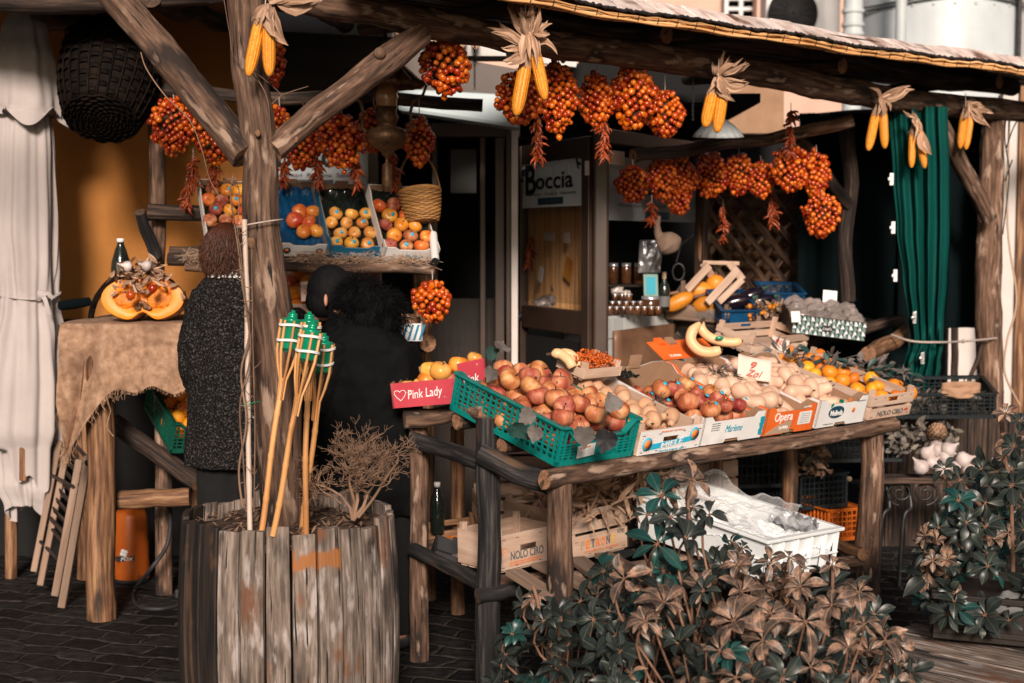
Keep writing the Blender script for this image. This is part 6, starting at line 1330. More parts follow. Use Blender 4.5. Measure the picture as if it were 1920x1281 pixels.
chilis(1356, 385, 450, 7.6, 9, 'thin chili string in front of the left part of the lattice', 36); chilis(1450, 360, 420, 7.5, 9, 'chili string in front of the middle of the lattice', 36); chilis(1483, 205, 290, 7.2, 12, 'long dark dried string above the wide back row bunch', 70); chilis(1222, 378, 412, 7.15, 12, 'dried string above the hanging gourd', 30)
# ================================================================ main sloping table
C0 = atz(1040, 880, .87); C1 = atz(1672, 783, .87); tw_ = (C1-C0); TL = tw_.length; tw_.normalize(); tn = V3((-tw_.y, tw_.x, 0)); SL = .27; TD = (tn+V3((0, 0, SL))).normalized()
def proj(p):
    d = Vector(p)-V3((0, 0, CAMZ)); z = d.dot(_f); return 960+FPX*d.x/z, 640.5-FPX*d.dot(_u)/z
def wat(px, off=0):      # position along the front edge seen at px
    lo, hi = -.5, TL+.8
    for _ in range(40):
        mid = (lo+hi)/2
        if proj(C0+tw_*mid+TD*off)[0] < px: lo = mid
        else: hi = mid
    return lo
MT = thing('log_table', 'sloping rustic display table of bark stripped logs with the rows of fruit boxes', 'table', (C0.x, C0.y, 0))
FT = C0+V3((0, 0, -.032))
m = MB(); P_, R_2 = dens([FT-tw_*.05, FT+tw_*TL*.3+V3((0, 0, .006)), FT+tw_*TL*.62-V3((0, 0, .006)), FT+tw_*(TL+.02)], [.034, .03, .031, .033], 10); m.tube(P_, R_2, 18, 0, 1, .22, seed=4, flat=.9); m.build('front_log', ['log', 'end_grain'], MT)
for d_, r_ in ((.3, .028), (.55, .03)): m = MB(); m.log(FT+TD*d_+tw_*.02, FT+TD*d_+tw_*TL, r_, r_, seg=18); m.build('deck_log', ['log_shaded', 'end_grain'], MT)
for k in range(7): m = MB(); m.beam(FT+tw_*(.12+k*.31)+TD*.03+V3((0, 0, .018)), FT+tw_*(.12+k*.31)+TD*.62+V3((0, 0, .018)), .07, .014); m.build('deck_slat', 'veneer_old', MT)
def tleg(px, ytop, Y, r, mat='log', ybot=None, lump=.1):
    a = at(px, ytop, Y); m = MB(); m.log(V3((a.x, a.y, 0)), a, r*1.06, r, seg=18, n=20, lump=lump, bend=.012); m.build('leg', [mat, 'end_grain'], MT)
tleg(1050, 884, 4.86, .044, 'log'); tleg(914, 782, 5.08, .042, 'log_dark'); tleg(784, 802, 5.5, .036, 'log'); tleg(1634, 800, 6.22, .05, 'log')
tleg(1481, 812, 6.35, .035, 'log_warm'); tleg(1344, 832, 6.1, .028, 'log_warm'); tleg(858, 800, 6.2, .03, 'log_warm')
m = MB(); m.log(at(758, 786, 5.42), at(895, 772, 5.5), .037, .034); m.build('side_log', ['log', 'end_grain'], MT)
m = MB(); m.log(at(868, 762, 5.25), at(912, 778, 5.1), .034, .034); m.build('side_log', ['log', 'end_grain'], MT)
for q in (((778, 826, 5.46), (905, 868, 5.12), .032), ((905, 852, 5.04), (1040, 912, 4.88), .038), ((775, 1030, 5.46), (905, 1098, 5.1), .028), ((925, 935, 5.06), (1035, 955, 4.9), .0)):
    if q[2]: m = MB(); m.log(at(*q[0]), at(*q[1]), q[2], q[2], lump=.2, bend=.04, n=18); m.build('side_rail', ['log_dark', 'end_dark'], MT)
m = MB(); m.log(at(895, 1118, 5.02), at(988, 1102, 5.1), .028, .026); m.build('side_rail', ['log_dark', 'end_dark'], MT)
m = MB(); m.log(at(1556, 1018, 6.3), at(1618, 1040, 6.05), .026, .028); m.build('lower_rail', ['log_warm', 'end_grain'], MT)
# lower shelf
for (a, b_, r_) in (((905, 1098, 5.1), (1600, 1028, 6.45), .032), ((880, 1040, 5.7), (1560, 985, 6.9), .03), ((1060, 1115, 4.98), (1612, 1052, 6.1), .026)): m = MB(); m.log(at(*a), at(*b_), r_, r_*.95, seg=22); m.build('lower_rail', ['log', 'end_dark'], MT)
for (x0, y0, Ya, x1, y1, Yb) in ((962, 1072, 5.0, 1038, 1120, 4.82), (1012, 1058, 5.2, 1120, 1110, 4.85), (1080, 1048, 5.25, 1150, 1100, 4.9), (1130, 1040, 5.4, 1215, 1085, 5.0)):
    m = MB(); m.beam(at(x0, y0, Ya), at(x1, y1, Yb), .07, .018); m.build('shelf_slat', 'veneer_old', MT, bevel=.002)
m = MB(); m.beam(at(1075, 1082, 5.12), at(1330, 1040, 5.6), .05, .03); m.build('shelf_slat', 'veneer_old', MT, bevel=.002)
def tframe(px, off=.0, lift=.003, yaw=0):
    t = wat(px); return frame(C0+tw_*t+TD*off+V3((0, 0, lift)), tw_+tn*yaw, y=TD), t
def tbox(px0, px1): M, t0 = tframe(px0); return M, wat(px1)-t0-.004
# 1. teal crate of apples
Mt_ = frame(C0+tw_*.005+TD*(-.0)+V3((0, 0, .006)), tw_+tn*.0, y=TD); wt = wat(1187)-.005
gc, gf = plastic_crate('teal_crate', 'bright teal plastic crate heaped with red apples at the near corner of the table', Mt_, wt, .58, .145, 'teal', dip=.045, solidmid=True, nz=5)
def lab_in(fr, M, x, z, w_, h_, mat, rot=0, y=-.004, nm='paper_label'):
    m = MB(); m.box((0, 0, 0), (w_, .001, h_), M @ T(x, y, z) @ Ry(rot)); return m.build(nm, mat, fr)
l_ = lab_in(gf, Mt_, wt*.33, .05, .085, .045, 'card_white', -.08, y=-.006); lab_in(l_, Mt_, wt*.31, .064, .05, .005, 'ink_orange', -.08, y=-.0072, nm='print'); text('PRODOTTI', gf, Mt_ @ T(wt*.62, -.001, .035), .014, 'teal', width=.1, shear=.1)
AP = ('red apple heaped in the teal crate', 'apple', 'red apples in the teal crate', 'apple')
ams = ['apple0', 'apple1', 'apple2']
fill(Mt_, wt, .57, .012, ams, .0405, *AP, layers=3, mound=.0, cond=lambda u, v, L: (L == 0 and v > .05) or (L == 1 and .04 < v < .97) or (L == 2 and .06 < v < .92), slack=.95, sc=(.84, 1.0), jit=.3)
for (u, v, h) in ((.3, .3, .17), (.55, .45, .185), (.4, .62, .185), (.7, .2, .16), (.25, .5, .175), (.62, .7, .18), (.35, .84, .17), (.7, .55, .18), (.15, .12, .14), (.85, .1, .145), (.5, .08, .15)):
    inst(ME[rng.choice(ams)], 'apple', T(*(Mt_ @ V3((u*wt, v*.57, h+.012)))) @ rrot(1.2) @ Matrix.Scale(rng.uniform(.85, 1.0), 4), None, AP[0], AP[1], AP[2])
# loose leaves on the crates
leafspots = [(1096, 800, 4.66, 1.3, 'dry_leaf', (2.5, .2, 0), .08, 'pale dry vine leaf hanging over the front rim of the teal crate'), (1142, 808, 4.72, 1.2, 'card_black', (2.4, .1, .3), .085, 'almost black vine leaf hanging over the front of the teal crate'),
             (960, 795, 4.72, 1.0, 'leaf_green', (2.2, .5, -.8), .08, 'green leaf hanging from the side rim of the teal crate'), (1000, 772, 4.7, 1.0, 'dry_leaf', (2.3, .3, .9), .065, 'grey leaf among the apples above the side rim of the teal crate'),
             (1006, 800, 4.66, 1.0, 'dry_leaf', (2.7, .2, .2), .06, 'small grey leaf below the side rim of the teal crate'), (940, 656, 5.2, 1.0, 'dry_leaf', (.3, .3, .2), .075, 'grey leaf sticking up at the back corner of the teal crate'),
             (912, 666, 5.25, 1.0, 'leaf_green', (1.0, .2, 1.2), .06, 'small green leaf at the back left of the teal crate'), (926, 690, 5.1, 1.0, 'dry_leaf', (2.2, .4, .4), .06, 'dark leaf between teal crate rim and first apples'), (1155, 770, 4.75, 1, 'dry_leaf', (1.2, .2, -.4), .07, 'grey leaf lying at the right front of the apples')]
for i, (x, y, Yl, _, mt_, r3, s, lab) in enumerate(leafspots):
    R3 = Matrix.Rotation(r3[2], 4, 'Y') @ Matrix.Rotation(r3[0]-1.57, 4, 'X') @ Matrix.Rotation(r3[1], 4, 'Z') if r3[0] < 2 else Matrix.Rotation(pi+r3[2], 4, 'Y') @ Matrix.Rotation(-.25, 4, 'X') @ Matrix.Rotation(r3[1], 4, 'Z')
    m = MB(); bigleaf(m, at(x, y, Yl), R3, s, seed=i); m.tube([at(x, y, Yl), at(x, y, Yl)+R3.to_3x3() @ V3((.1*s, 0, -.3*s))], .0015, 5); tag(m.build('vine_leaf', mt_), lab, 'leaf')
# 2..6 boxes
def cartbox(name, label, px0, px1, h, out, inn, front, bh=None, d=.56, **k):
    M, w_ = tbox(px0, px1); t, fr = carton(name, label, M, w_, d, h, out, inn, front=front, backh=bh or h*1.1, **k); return M, w_, t, fr
M2_, w2 = tbox(1190, 1307); t2, f2 = wood_crate('wooden_crate', 'white printed wooden crate of pears lettered MIELE', M2_, w2, .56, .105, 'veneer', nsl=1, hole=True)
p2 = MB(); hole_panel(p2, M2_ @ T(0, -.0095, .004), w2-.001, .091, .003, hw=.085, hh=.022, hz=.55); pp = p2.build('printed_face', 'card_white', f2)
m = MB(); m.poly([(.03, .018), (w2-.03, .036), (w2-.03, .056), (.03, .040)], .0015, M2_ @ T(0, -.0105, 0)); m.build('ribbon', 'ink_cyan', f2); text('MIELE', f2, M2_ @ T(w2*.52, -.0118, .038) @ Ry(-.09), .021, 'ink_white', width=.125, shear=.2, bold=.01)
for x, z in ((.042, .045), (w2-.045, .062)):
    for r_, mt_, yy in ((.026, 'ink_cyan', .0118), (.0195, 'ink_taupe', .0128), (.0135, 'ink_orange', .0138)): m = MB(); m.lathe([(0, 0), (r_, 0), (r_, .001), (0, .001)], 24, M2_ @ T(x, -yy, z) @ Rx(pi/2)); m.build('roundel', mt_, f2)
    m = MB()
    for k in range(18): a = 2*pi*k/18; m.beam(M2_ @ V3((x+.03*cos(a), -.0108, z+.03*sin(a))), M2_ @ V3((x+.039*cos(a), -.0108, min(.094, max(.006, z+.039*sin(a))))), .0009, .0006)
    m.build('rays', 'ink_orange', f2)
text('PRODUCT OF ITALY', f2, M2_ @ T(w2*.5, -.0118, .088), .006, 'ink_orange', width=.13); text('FRUTTA SCELTA  CAT. I', f2, M2_ @ T(w2*.55, -.0118, .012), .006, 'ink_cyan', width=.15)
m = MB(); nails(m, M2_ @ T(0, -.004, 0), w2, .1); m.build('staple', 'metal_dark', f2)
fill(M2_, w2, .54, .0, ['pear', 'pear1'], .036, 'brown yellow pear in the MIELE crate', 'pear', 'pears in the MIELE crate', 'pear', layers=2, orient=lambda: Rz(rng.uniform(0, 6.3)) @ Rx(pi/2+rng.uniform(-.4, .4)) @ T(0, 0, -.04), front=.03, cond=lambda u, v, L: v > .1 and (L == 0 or v < .85))
M3_, w3, t3, f3 = cartbox('fruit_carton', 'white carton of stickered red apples with turquoise script Marlene', 1311, 1427, .112, 'card_white', 'card', 'card_white', .13)
text('Marlene', f3, M3_ @ T(w3*.5, 0, .058), .03, 'ink_teal', width=.105, shear=.35); 
m = MB()
for k in range(9): m.box((w3-.012+rng.uniform(-.004, .003), -.0008, .016+k*.0085), (.024+rng.uniform(-.004, .008), .001, .0088), M3_)
m.build('brush_mark', 'ink_teal', f3)
for k in range(4): text('melo mela selezione', f3, M3_ @ T(w3*.2, 0, .085-.009*k), .004, 'ink_grey', width=.05)
m = MB(); m.box((w3*.5, .56-.006, .152), (.06, .012, .03), M3_); m.build('tab', 'card', t3); text('Marlene', t3, frame(M3_ @ V3((w3*.45, .553, .09)), tw_, y=TD), .014, 'ink_teal', width=.05, shear=.3)
fill(M3_, w3, .54, .018, ['apple0', 'apple2', 'apple_red'], .039, 'shiny red apple with a blue sticker in the Marlene carton', 'apple', 'stickered apples in the Marlene carton', 'apple', layers=2, cond=lambda u, v, L: (L == 0 or v < .7) and v < .86, sticker=.75, slack=.97, sc=(.85, .98))
m = MB(); m.grid(lambda u, v: M3_ @ V3((.03+u*.1, .46+v*.08, .11+.02*noise.noise(V3((u*6, v*6, 0))))), 12, 8); tag(m.build('black_film', 'glass_dark'), 'crumpled black film at the back of the Marlene carton', 'film')
M4_, w4, t4, f4 = cartbox('fruit_carton', 'orange carton of squashes lettered Opera with a white label', 1430, 1523, .115, 'card_orange', 'card', 'card_orange', .13)
text('Opera', f4, M4_ @ T(w4*.34, 0, .076), .038, 'ink_white', width=.12, bold=.012)
m = MB(); m.poly([(.003, .004), (w4*.5, .004), (w4*.53, .056), (w4*.42, .052), (w4*.22, .036)], .0012, M4_ @ T(0, -.0008, 0)); m.build('brown_swoosh', 'ink_taupe', f4); text('LA PERA', f4, M4_ @ T(w4*.37, -.002, .028), .014, 'ink_white', width=.06, bold=.02)
ll = lab_in(f4, M4_, w4*.78, .058, .085, .055, 'card_white', 0, y=-.0012)
for k in range(5): lab_in(ll, M4_, w4*.78, .04+.009*k, .06, .0012, 'ink_grey', 0, y=-.0022, nm='print')
text('LA PERA', t4, M4_ @ T(w4*.8, .0, .105) , .008, 'ink_white', width=.05)
fl = MB(); A4 = frame(M4_ @ V3((-.02, .555, .135)), tw_, y=(tn*.9+V3((0, 0, .62)))); fl.box(((w4+.04)/2, .06, 0), (w4+.04, .12, .004), A4); ff = fl.build('back_flap', 'card_orange', t4); text('SCOPRIMI', ff, A4 @ T(.09, .02, .002) @ Rx(-pi/2), .014, 'ink_white', width=.07)
for x in (.07, .14): m = MB(); m.box((x, .11, .008), (.045, .04, .012), A4); m.build('tab', 'card' if x > .1 else 'card_orange', t4)
fill(M4_, w4, .54, .0, ['squash', 'squash1'], .036, 'pale butternut squash in the orange Opera carton', 'squash', 'squashes in the Opera carton', 'butternut_squash', layers=2, orient=lambda: Rz(rng.uniform(-.8, .8)+rng.choice((0, pi))) @ Rx(pi/2+rng.uniform(-.3, .3)) @ T(0, 0, -.07), slack=.98, front=.02, cond=lambda u, v, L: v > .16)
M5_, w5, t5, f5 = cartbox('fruit_carton', 'white carton of squashes with the oval Melinda emblem', 1527, 1619, .12, 'card_white', 'card', 'card_white', .13)
m = MB(); pts = [(.055*cos(a)*(abs(cos(a))**-.15 if abs(cos(a)) > .2 else 1.2), .027*sin(a)) for a in [2*pi*k/32 for k in range(32)]]; m.poly(pts, .0014, M5_ @ T(w5*.37, -.0008, .062)); ov = m.build('emblem', 'ink_navy', f5)
text('Melinda', ov, M5_ @ T(w5*.37, -.002, .060), .024, 'ink_white', width=.088, bold=.02); m = MB(); m.poly([(-.004, 0), (.012, .014), (.004, .022), (-.008, .012)], .0014, M5_ @ T(w5*.25, -.0018, .083)); m.build('leaf_mark', 'torch_green', ov)
m = MB(); m.lathe([(0, 0), (.011, 0), (.011, .001), (0, .001)], 20, M5_ @ T(w5*.72, -.001, .062) @ Rx(pi/2)); m.build('orange_dot', 'ink_orange', f5); lab_in(f5, M5_, w5*.6, .110, .02, .014, 'ink_orange', 0, y=-.001, nm='print'); lab_in(f5, M5_, w5*.42, .110, .035, .014, 'torch_green', .2, y=-.001, nm='print')
for x, z in ((.25, .012), (.85, .1)): text('CONSORZIO MELE VAL', f5, M5_ @ T(w5*x, 0, z), .004, 'ink_grey', width=.07)
fill(M5_, w5, .54, .01, ['squash', 'squash1'], .036, 'smooth pale squash in the Melinda carton', 'squash', 'squashes in the Melinda carton', 'butternut_squash', layers=2, orient=lambda: Rz(rng.uniform(-1.2, 1.2)) @ Rx(pi/2+rng.uniform(-.5, .5)) @ T(0, 0, -.07), slack=1.0, front=.02, cond=lambda u, v, L: v > .16)
M6_, w6 = tbox(1624, 1702); t6, f6 = wood_crate('wooden_crate', 'pale wooden crate of leafy clementines lettered NOLO CIRO at the table end', M6_, w6, .56, .12, 'veneer', nsl=2)
text('NOLO CIRO', f6, M6_ @ T(w6*.5, -.0078, .03), .022, 'ink_grey', width=w6*.62, bold=.012); text('FRUTTA', f6, M6_ @ T(w6*.88, -.0078, .034), .012, 'ink_red', width=.025)
m = MB(); nails(m, M6_, w6, .12); m.build('staple', 'metal_dark', f6)
CL = ('clementine with leaves in the wooden crate at the table end', 'clementine', 'leafy clementines at the table end', 'clementine')
fill(M6_, w6+.12, .6, .05, ['clementine', 'orange'], .033, *CL, layers=1, jit=.5, slack=1.5)
for (x, y, Yc) in ((1486, 686, 6.7), (1500, 683, 6.65), (1516, 690, 6.6), (1530, 676, 6.7), (1546, 688, 6.6), (1609, 697, 6.75), (1586, 716, 6.6), (1478, 658, 6.9), (1466, 674, 6.85), (1682, 722, 6.8), (1634, 706, 6.8), (1555, 700, 6.6), (1570, 712, 6.6), (1390, 684, 6.35), (1624, 722, 6.7)):
    inst(ME['clementine'], 'clementine', T(*at(x, y, Yc)) @ rrot(), None, *CL[:3])
m = MB()
for k in range(290):
    x = rng.uniform(1400, 1708); yy = 672+max(0, (x-1440))*.16+rng.uniform(-22, 22)+(20 if x < 1450 else 0); a = at(x, yy, 6.55+rng.uniform(-.1, .25)); d = V3((rng.uniform(-1, 1), rng.uniform(-1, .3), rng.uniform(-.5, .8))).normalized(); leafy(m, a, d, (rng.uniform(-.5, .5), -.4, 1), rng.uniform(.05, .085), rng.uniform(.02, .034), mi=(0 if rng.random() < .7 else 1), droop=rng.uniform(-.2, .4), fold=rng.uniform(.1, .6))
for k in range(18): x = rng.uniform(1440, 1700); a = at(x, 672+(x-1440)*.17, 6.55); m.tube([a, a+V3((rng.uniform(-.06, .06), -.02, rng.uniform(.02, .05))), a+V3((rng.uniform(-.1, .1), -.02, rng.uniform(.0, .09)))], .0016, 5)
tag(m.build('clementine_leaves', ['dry_leaf', 'leaf_green']), 'dull grey green leaves and twigs among the clementines', 'leaves', kind='stuff')
m = MB()
for (x, y, Yk) in ((1350, 705, 6.0), (1340, 698, 6.0), (1365, 712, 5.95), (1230, 765, 5.5)):
    for k in range(26): a = at(x, y, Yk); d = V3((rng.uniform(-1, 1), rng.uniform(-1, 0), rng.uniform(-.3, .6))).normalized(); m.tube([a+d*.02, a+d*.04+V3((0, 0, .01)), a+d*rng.uniform(.05, .08)], .0016, 4)
tag(m.build('dark_twigs', 'dry_leaf'), 'tangled dark twigs lying on the squashes of the Opera carton', 'twigs', kind='stuff')
# handwritten cards
for (x, y, Yc, w_, h_, rot, txt, lab) in ((1415, 690, 6.0, .15, .1, .2, '9', 'large handwritten price card standing between the Opera and Melinda cartons'), (1463, 646, 6.75, .09, .075, .35, '90', 'small slanted price card at the back of the Melinda carton')):
    Mc = frame(at(x, y, Yc), (1, .15, -rot), z=(0, .45, 1)); m = MB(); m.grid(lambda u, v: Mc @ V3(((u-.5)*w_, .012*sin(u*3), (v-.5)*h_)), 10, 6); pcd = thing('price_card', lab, 'price card', at(x, y, Yc)); m.build('card', 'paper', pcd, solid=.0012)
    text(txt, pcd, Mc @ T(-.005, -.002, .012), h_*.32, 'ink_red', width=w_*(.18 if w_ > .1 else .5), shear=.3); 
    if w_ > .1: text('Zol', pcd, Mc @ T(.0, -.002, -.025), h_*.3, 'ink_red', width=w_*.5, shear=.5)
# bananas
def ban(px, py, Yb, rots, label, s=1.0, grp=None):
    inst(ME['banana'], 'banana', T(*at(px, py, Yb)) @ rots @ Matrix.Scale(s, 4), None, label, 'banana', grp)
def banana_path(pts, r, label, Yb):
    m = MB(); P = smooth([at(x, y, Yb+dy) for x, y, dy in pts], 6); n = len(P); R = [r*(min(1, .35+(i/n)*4) if i < n*.18 else (min(1, .45+(n-i)/n*4.5) if i > n*.86 else 1)) for i in range(n)]
    m.tube(P, R, 9, 0, 1, .03, lscale=3, rnd=.5); m.tube([P[0], P[0]+(P[0]-P[1]).normalized()*.02], [r*.33, r*.3], 7, mi=1); m.ball(P[-1], r*.4, 7, 5, mi=1); return tag(m.build('banana', ['banana', 'tomato_stem']), label, 'banana')
banana_path([(1312, 606, 0), (1298, 622, -.02), (1296, 640, -.03), (1310, 656, -.04), (1332, 661, -.05), (1352, 656, -.06)], .0235, 'front banana of the pair lying on the orange flap', 6.05)
bb_ = banana_path([(1318, 604, .02), (1316, 618, .0), (1330, 632, 0), (1352, 640, 0), (1374, 642, 0), (1390, 640, 0)], .021, 'rear banana with a green sticker on the orange flap', 6.08)
m = MB(); m.ball(at(1349, 634, 6.04), 1, 12, 8, sc=(.018, .006, .008)); m.build('sticker', 'torch_green', bb_)
banana_path([(1034, 664, 0), (1050, 664, 0), (1066, 676, -.02), (1074, 690, -.03)], .02, 'left banana behind the teal crate', 5.45); banana_path([(1046, 662, .03), (1066, 663, .03), (1080, 674, .02), (1086, 688, 0)], .018, 'right banana behind the teal crate', 5.48)
# small pale crate of red chilies behind the MIELE crate
rc = frame(at(1092, 712, 5.42), tw_, y=TD); wood_crate('wooden_crate', 'small pale crate of tiny red chilies behind the teal crate', rc, .2, .14, .05, 'veneer', nsl=1, hole=False); m = MB()
for k in range(420): p = rc @ V3((rng.uniform(.0, .2), rng.uniform(.0, .14), .05+rng.uniform(-.01, .022))); m.ball(p, rng.uniform(.003, .006), 5, 4)
tag(m.build('red_chilies', 'tomato'), 'tiny bright red chilies heaped in the small pale crate', 'chilies', kind='stuff')
rc2 = frame(at(1405, 664, 6.85), tw_, y=TD); wood_crate('wooden_crate', 'pale slatted crate at the back of the table behind the price cards', rc2, .45, .22, .09, 'veneer', nsl=2)
# magenta carton
Mg = frame(at(738, 768, 5.38), (.9, .12, .035), y=(-.32, .9, .09)); Mg = frame(at(737, 766, 5.36), (1, -.15, .1), y=(.12, 1, .10)); gt, gf2 = carton('fruit_carton', 'battered magenta carton of large apples lettered Pink Lady', Mg, .265, .3, .095, 'card_magenta', 'card', notch=False, backh=.1)
text('Pink Lady', gf2, Mg @ T(.13, 0, .052) @ Ry(-.05), .036, 'ink_white', width=.135, shear=.2)
m = MB(); m.tube([Mg @ V3((.034+.022*(sin(t)**3), -.001, .05+.0015*(13*cos(t)-5*cos(2*t)-2*cos(3*t)))) for t in [2*pi*k/26 for k in range(27)]], .0014, 5); m.build('heart_outline', 'ink_white', gf2)
Mg3 = frame(Mg @ V3((.268, -.004, 0)), (.8, .5, .14), z=(0, 0, 1)); m = MB(); m.box((.06, 0, .075), (.12, .005, .15), Mg3); g3 = m.build('end_panel', 'card_magenta', gt, bevel=.002); text('Pink', g3, Mg3 @ T(.05, -.0025, .085), .032, 'ink_white', width=.07, shear=.2); text('Lady', g3, Mg3 @ T(.065, -.0025, .05), .032, 'ink_white', width=.07, shear=.2)
for (x, y, Yc, r_, mt_) in ((806, 694, 5.52, .97, 'apple_gold'), (826, 696, 5.47, 1.05, 'apple_gold'), (860, 684, 5.5, .95, 'apple_orange'), (764, 724, 5.5, .7, 'apple_gold'), (788, 722, 5.5, .8, 'apple_gold'), (836, 710, 5.5, .9, 'apple0'), (890, 672, 5.6, .75, 'apple_gold'), (800, 715, 5.5, .9, 'apple_orange')):
    inst(ME[mt_], 'apple', T(*at(x, y, Yc)) @ rrot(.6) @ Matrix.Scale(r_*1.2 if 'gold' in mt_ or 'orange' in mt_ else r_*1.1, 4), None, 'large golden red apple in the magenta carton', 'apple', 'large apples in the magenta carton')
# ================================================================ under the table
def crate_px(px, py, Y, xd, yd, w_, d, h, name, label, mat='veneer', **k): M = frame(at(px, py, Y), xd, y=yd); t, f = wood_crate(name, label, M, w_, d, h, mat, **k); return M, t, f
M, t, f = crate_px(935, 1074, 5.22, tw_+V3((0, 0, .02)), tn, .30, .22, .145, 'wooden_crate', 'pale crate lettered NOLO CIRO on the lower shelf between two front legs', nsl=1)
text('NOLO CIRO', f, M @ T(.14, -.0075, .055), .032, 'ink_grey', width=.17, bold=.012); m = MB(); m.tube([M @ V3((.025+.015*cos(a), -.0075, .075+.015*sin(a))) for a in [2*pi*k/16 for k in range(17)]], .0012, 4); m.build('stamp', 'ink_orange', f)
for z_ in (.02, .029): text('DI NOLO CIRO ORTOFRUTTA', f, M @ T(.13, -.0075, z_), .006, 'ink_orange', width=.16)
m = MB(); nails(m, M, .3, .14); m.build('staple', 'metal_dark', f)
M, t, f = crate_px(1072, 1052, 5.5, tw_+V3((0, 0, .02)), tn, .31, .38, .20, 'wooden_crate', 'pale open slatted crate lettered PETRONE on the lower shelf', nsl=2)
for i, (ch, mt_) in enumerate(zip('PETRONE', ('ink_taupe', 'ink_orange', 'ink_grey', 'ink_orange', 'ink_orange', 'ink_grey', 'ink_yellow'))): text(ch, f, M @ T(.055+i*.029, -.0075, .055), .034, mt_, width=.02, bold=.02, name='lettering')
text('ORTOFRUTTA  SALERNO', f, M @ T(.16, -.0075, .025), .007, 'ink_orange', width=.2); text('KIWI', f, M @ T(.275, -.0075, .08), .016, 'ink_grey', width=.04); m = MB(); nails(m, M, .31, .09); m.build('staple', 'metal_dark', f)
m = MB()
for k in range(40): m.ball(M @ V3((rng.uniform(.02, .29), rng.uniform(.02, .3), rng.uniform(.03, .12))), .022, 7, 5)
tag(m.build('dark_plums', 'dry_leaf'), 'dull dark fruit lying inside the PETRONE crate', 'fruit', kind='stuff')
Ms = frame(at(1180, 1026, 5.9), tw_, y=tn); ts_, fs_ = carton('fruit_carton', 'black printed carton lettered SICILIA beside the PETRONE crate', Ms, .3, .36, .13, 'card_black', 'card', notch=False); text('SICILIA', fs_, Ms @ T(.13, 0, .045), .042, 'ink_orange', width=.22, bold=.03); text('Bella', fs_, Ms @ T(.07, 0, .095), .022, 'ink_white', width=.07, shear=.3); text('ARANCE ROSSE', fs_, Ms @ T(.14, 0, .013), .008, 'ink_white', width=.2)
# stack of pale crates behind
for i, (px, py, Yc, h_) in enumerate(((905, 930, 5.85, .12), (900, 985, 5.8, .11), (935, 880, 5.95, .12), (900, 800, 6.0, .09), (915, 840, 6.0, .09))):
    crate_px(px, py, Yc, (1, .12, -.01 if i < 2 else -.0), (-.15, 1, 0), .42, .3, h_, 'wooden_crate', ['empty pale crate, second from the bottom of the stack behind the legs', 'empty pale crate, bottom of the stack behind the legs', 'pale crate in the middle of the stack behind the blackened leg', 'pale crate on top of the stack under the teal crate', 'pale crate second from the top under the teal crate'][i], 'veneer', nsl=2)
M, t, f = crate_px(796, 1052, 5.75, (1, .10, .11), (-.2, 1, 0), .24, .35, .09, 'wooden_crate', 'shallow wooden crate of carrots near the floor', 'log_warm', nsl=1)
for k in range(9): m = MB(); a = M @ V3((.03+.02*k, .02+.01*(k % 3), .06)); b_ = a+V3((.09, .12, .0))*1.1; m.tube([a, a.lerp(b_, .5), b_], [.016, .013, .003], 9, lump=.08); tag(m.build('carrot', 'orange_fruit'), 'orange carrot in the shallow crate near the floor', 'carrot', 'carrots in the shallow crate')
Md = frame(at(806, 1058, 5.5), (1, .05, -.36), y=(.1, 1, .0)); carton('dark_carton', 'dark carton with crumpled wrapping below the carrots', Md, .2, .25, .06, 'card_black', 'card_black', notch=False); m = MB(); m.ball(Md @ V3((.13, .05, .05)), .045, 14, 10, lump=.9); tag(m.build('crumpled_wrapper', 'wrapped'), 'crumpled shiny wrapper in the dark carton below the carrots', 'wrapper')
bt = atz(820, 1100, 0); bt = V3((at(820, 1000, 6.1).x, 6.1, at(820, 1000, 6.1).z)); Bt = thing('plastic_bottle', 'dim plastic bottle standing behind the table legs', 'bottle', bt); m = MB(); m.lathe([(0, 0), (.03, 0), (.032, .01), (.032, .13), (.026, .16), (.012, .19), (.012, .205), (0, .205)], 18, T(*bt)); m.build('body', 'glass_dark', Bt); m = MB(); m.lathe([(0, .225), (.014, .224), (.014, .204), (0, .204)], 12, T(*bt)); m.build('cap', 'ink_white', Bt)
# heap of dried corn husks in a crate
hk = frame(at(1085, 985, 5.7), tw_, y=tn); wood_crate('wooden_crate', 'long slatted crate heaped with dried corn husks', hk, 1.02, .4, .17, 'veneer', nsl=2, hole=False)
m = MB()
for k in range(620):
    u = rng.random(); p = V3((0, -.22 if k % 3 else -.38, -.02))+hk @ V3((.0+u*.72, rng.uniform(.0, .3), .15+rng.uniform(-.08, .13)*(1-abs(u-.5)))); d = V3((rng.uniform(-1, 1), rng.uniform(-1, .3), rng.uniform(-1, 1))).normalized(); leafy(m, p, d, V3([rng.uniform(-1, 1) for _ in range(3)]), rng.uniform(.05, .13), rng.uniform(.008, .026), droop=rng.uniform(-.8, .8), fold=rng.uniform(.1, .9), mi=rng.choice((0, 0, 1, 1)), prof=[.4, .8, 1, .9, .5, .08])
tag(m.build('corn_husks', ['husk', 'straw']), 'heap of dried corn husks and stalks under the table', 'corn husks', kind='stuff')
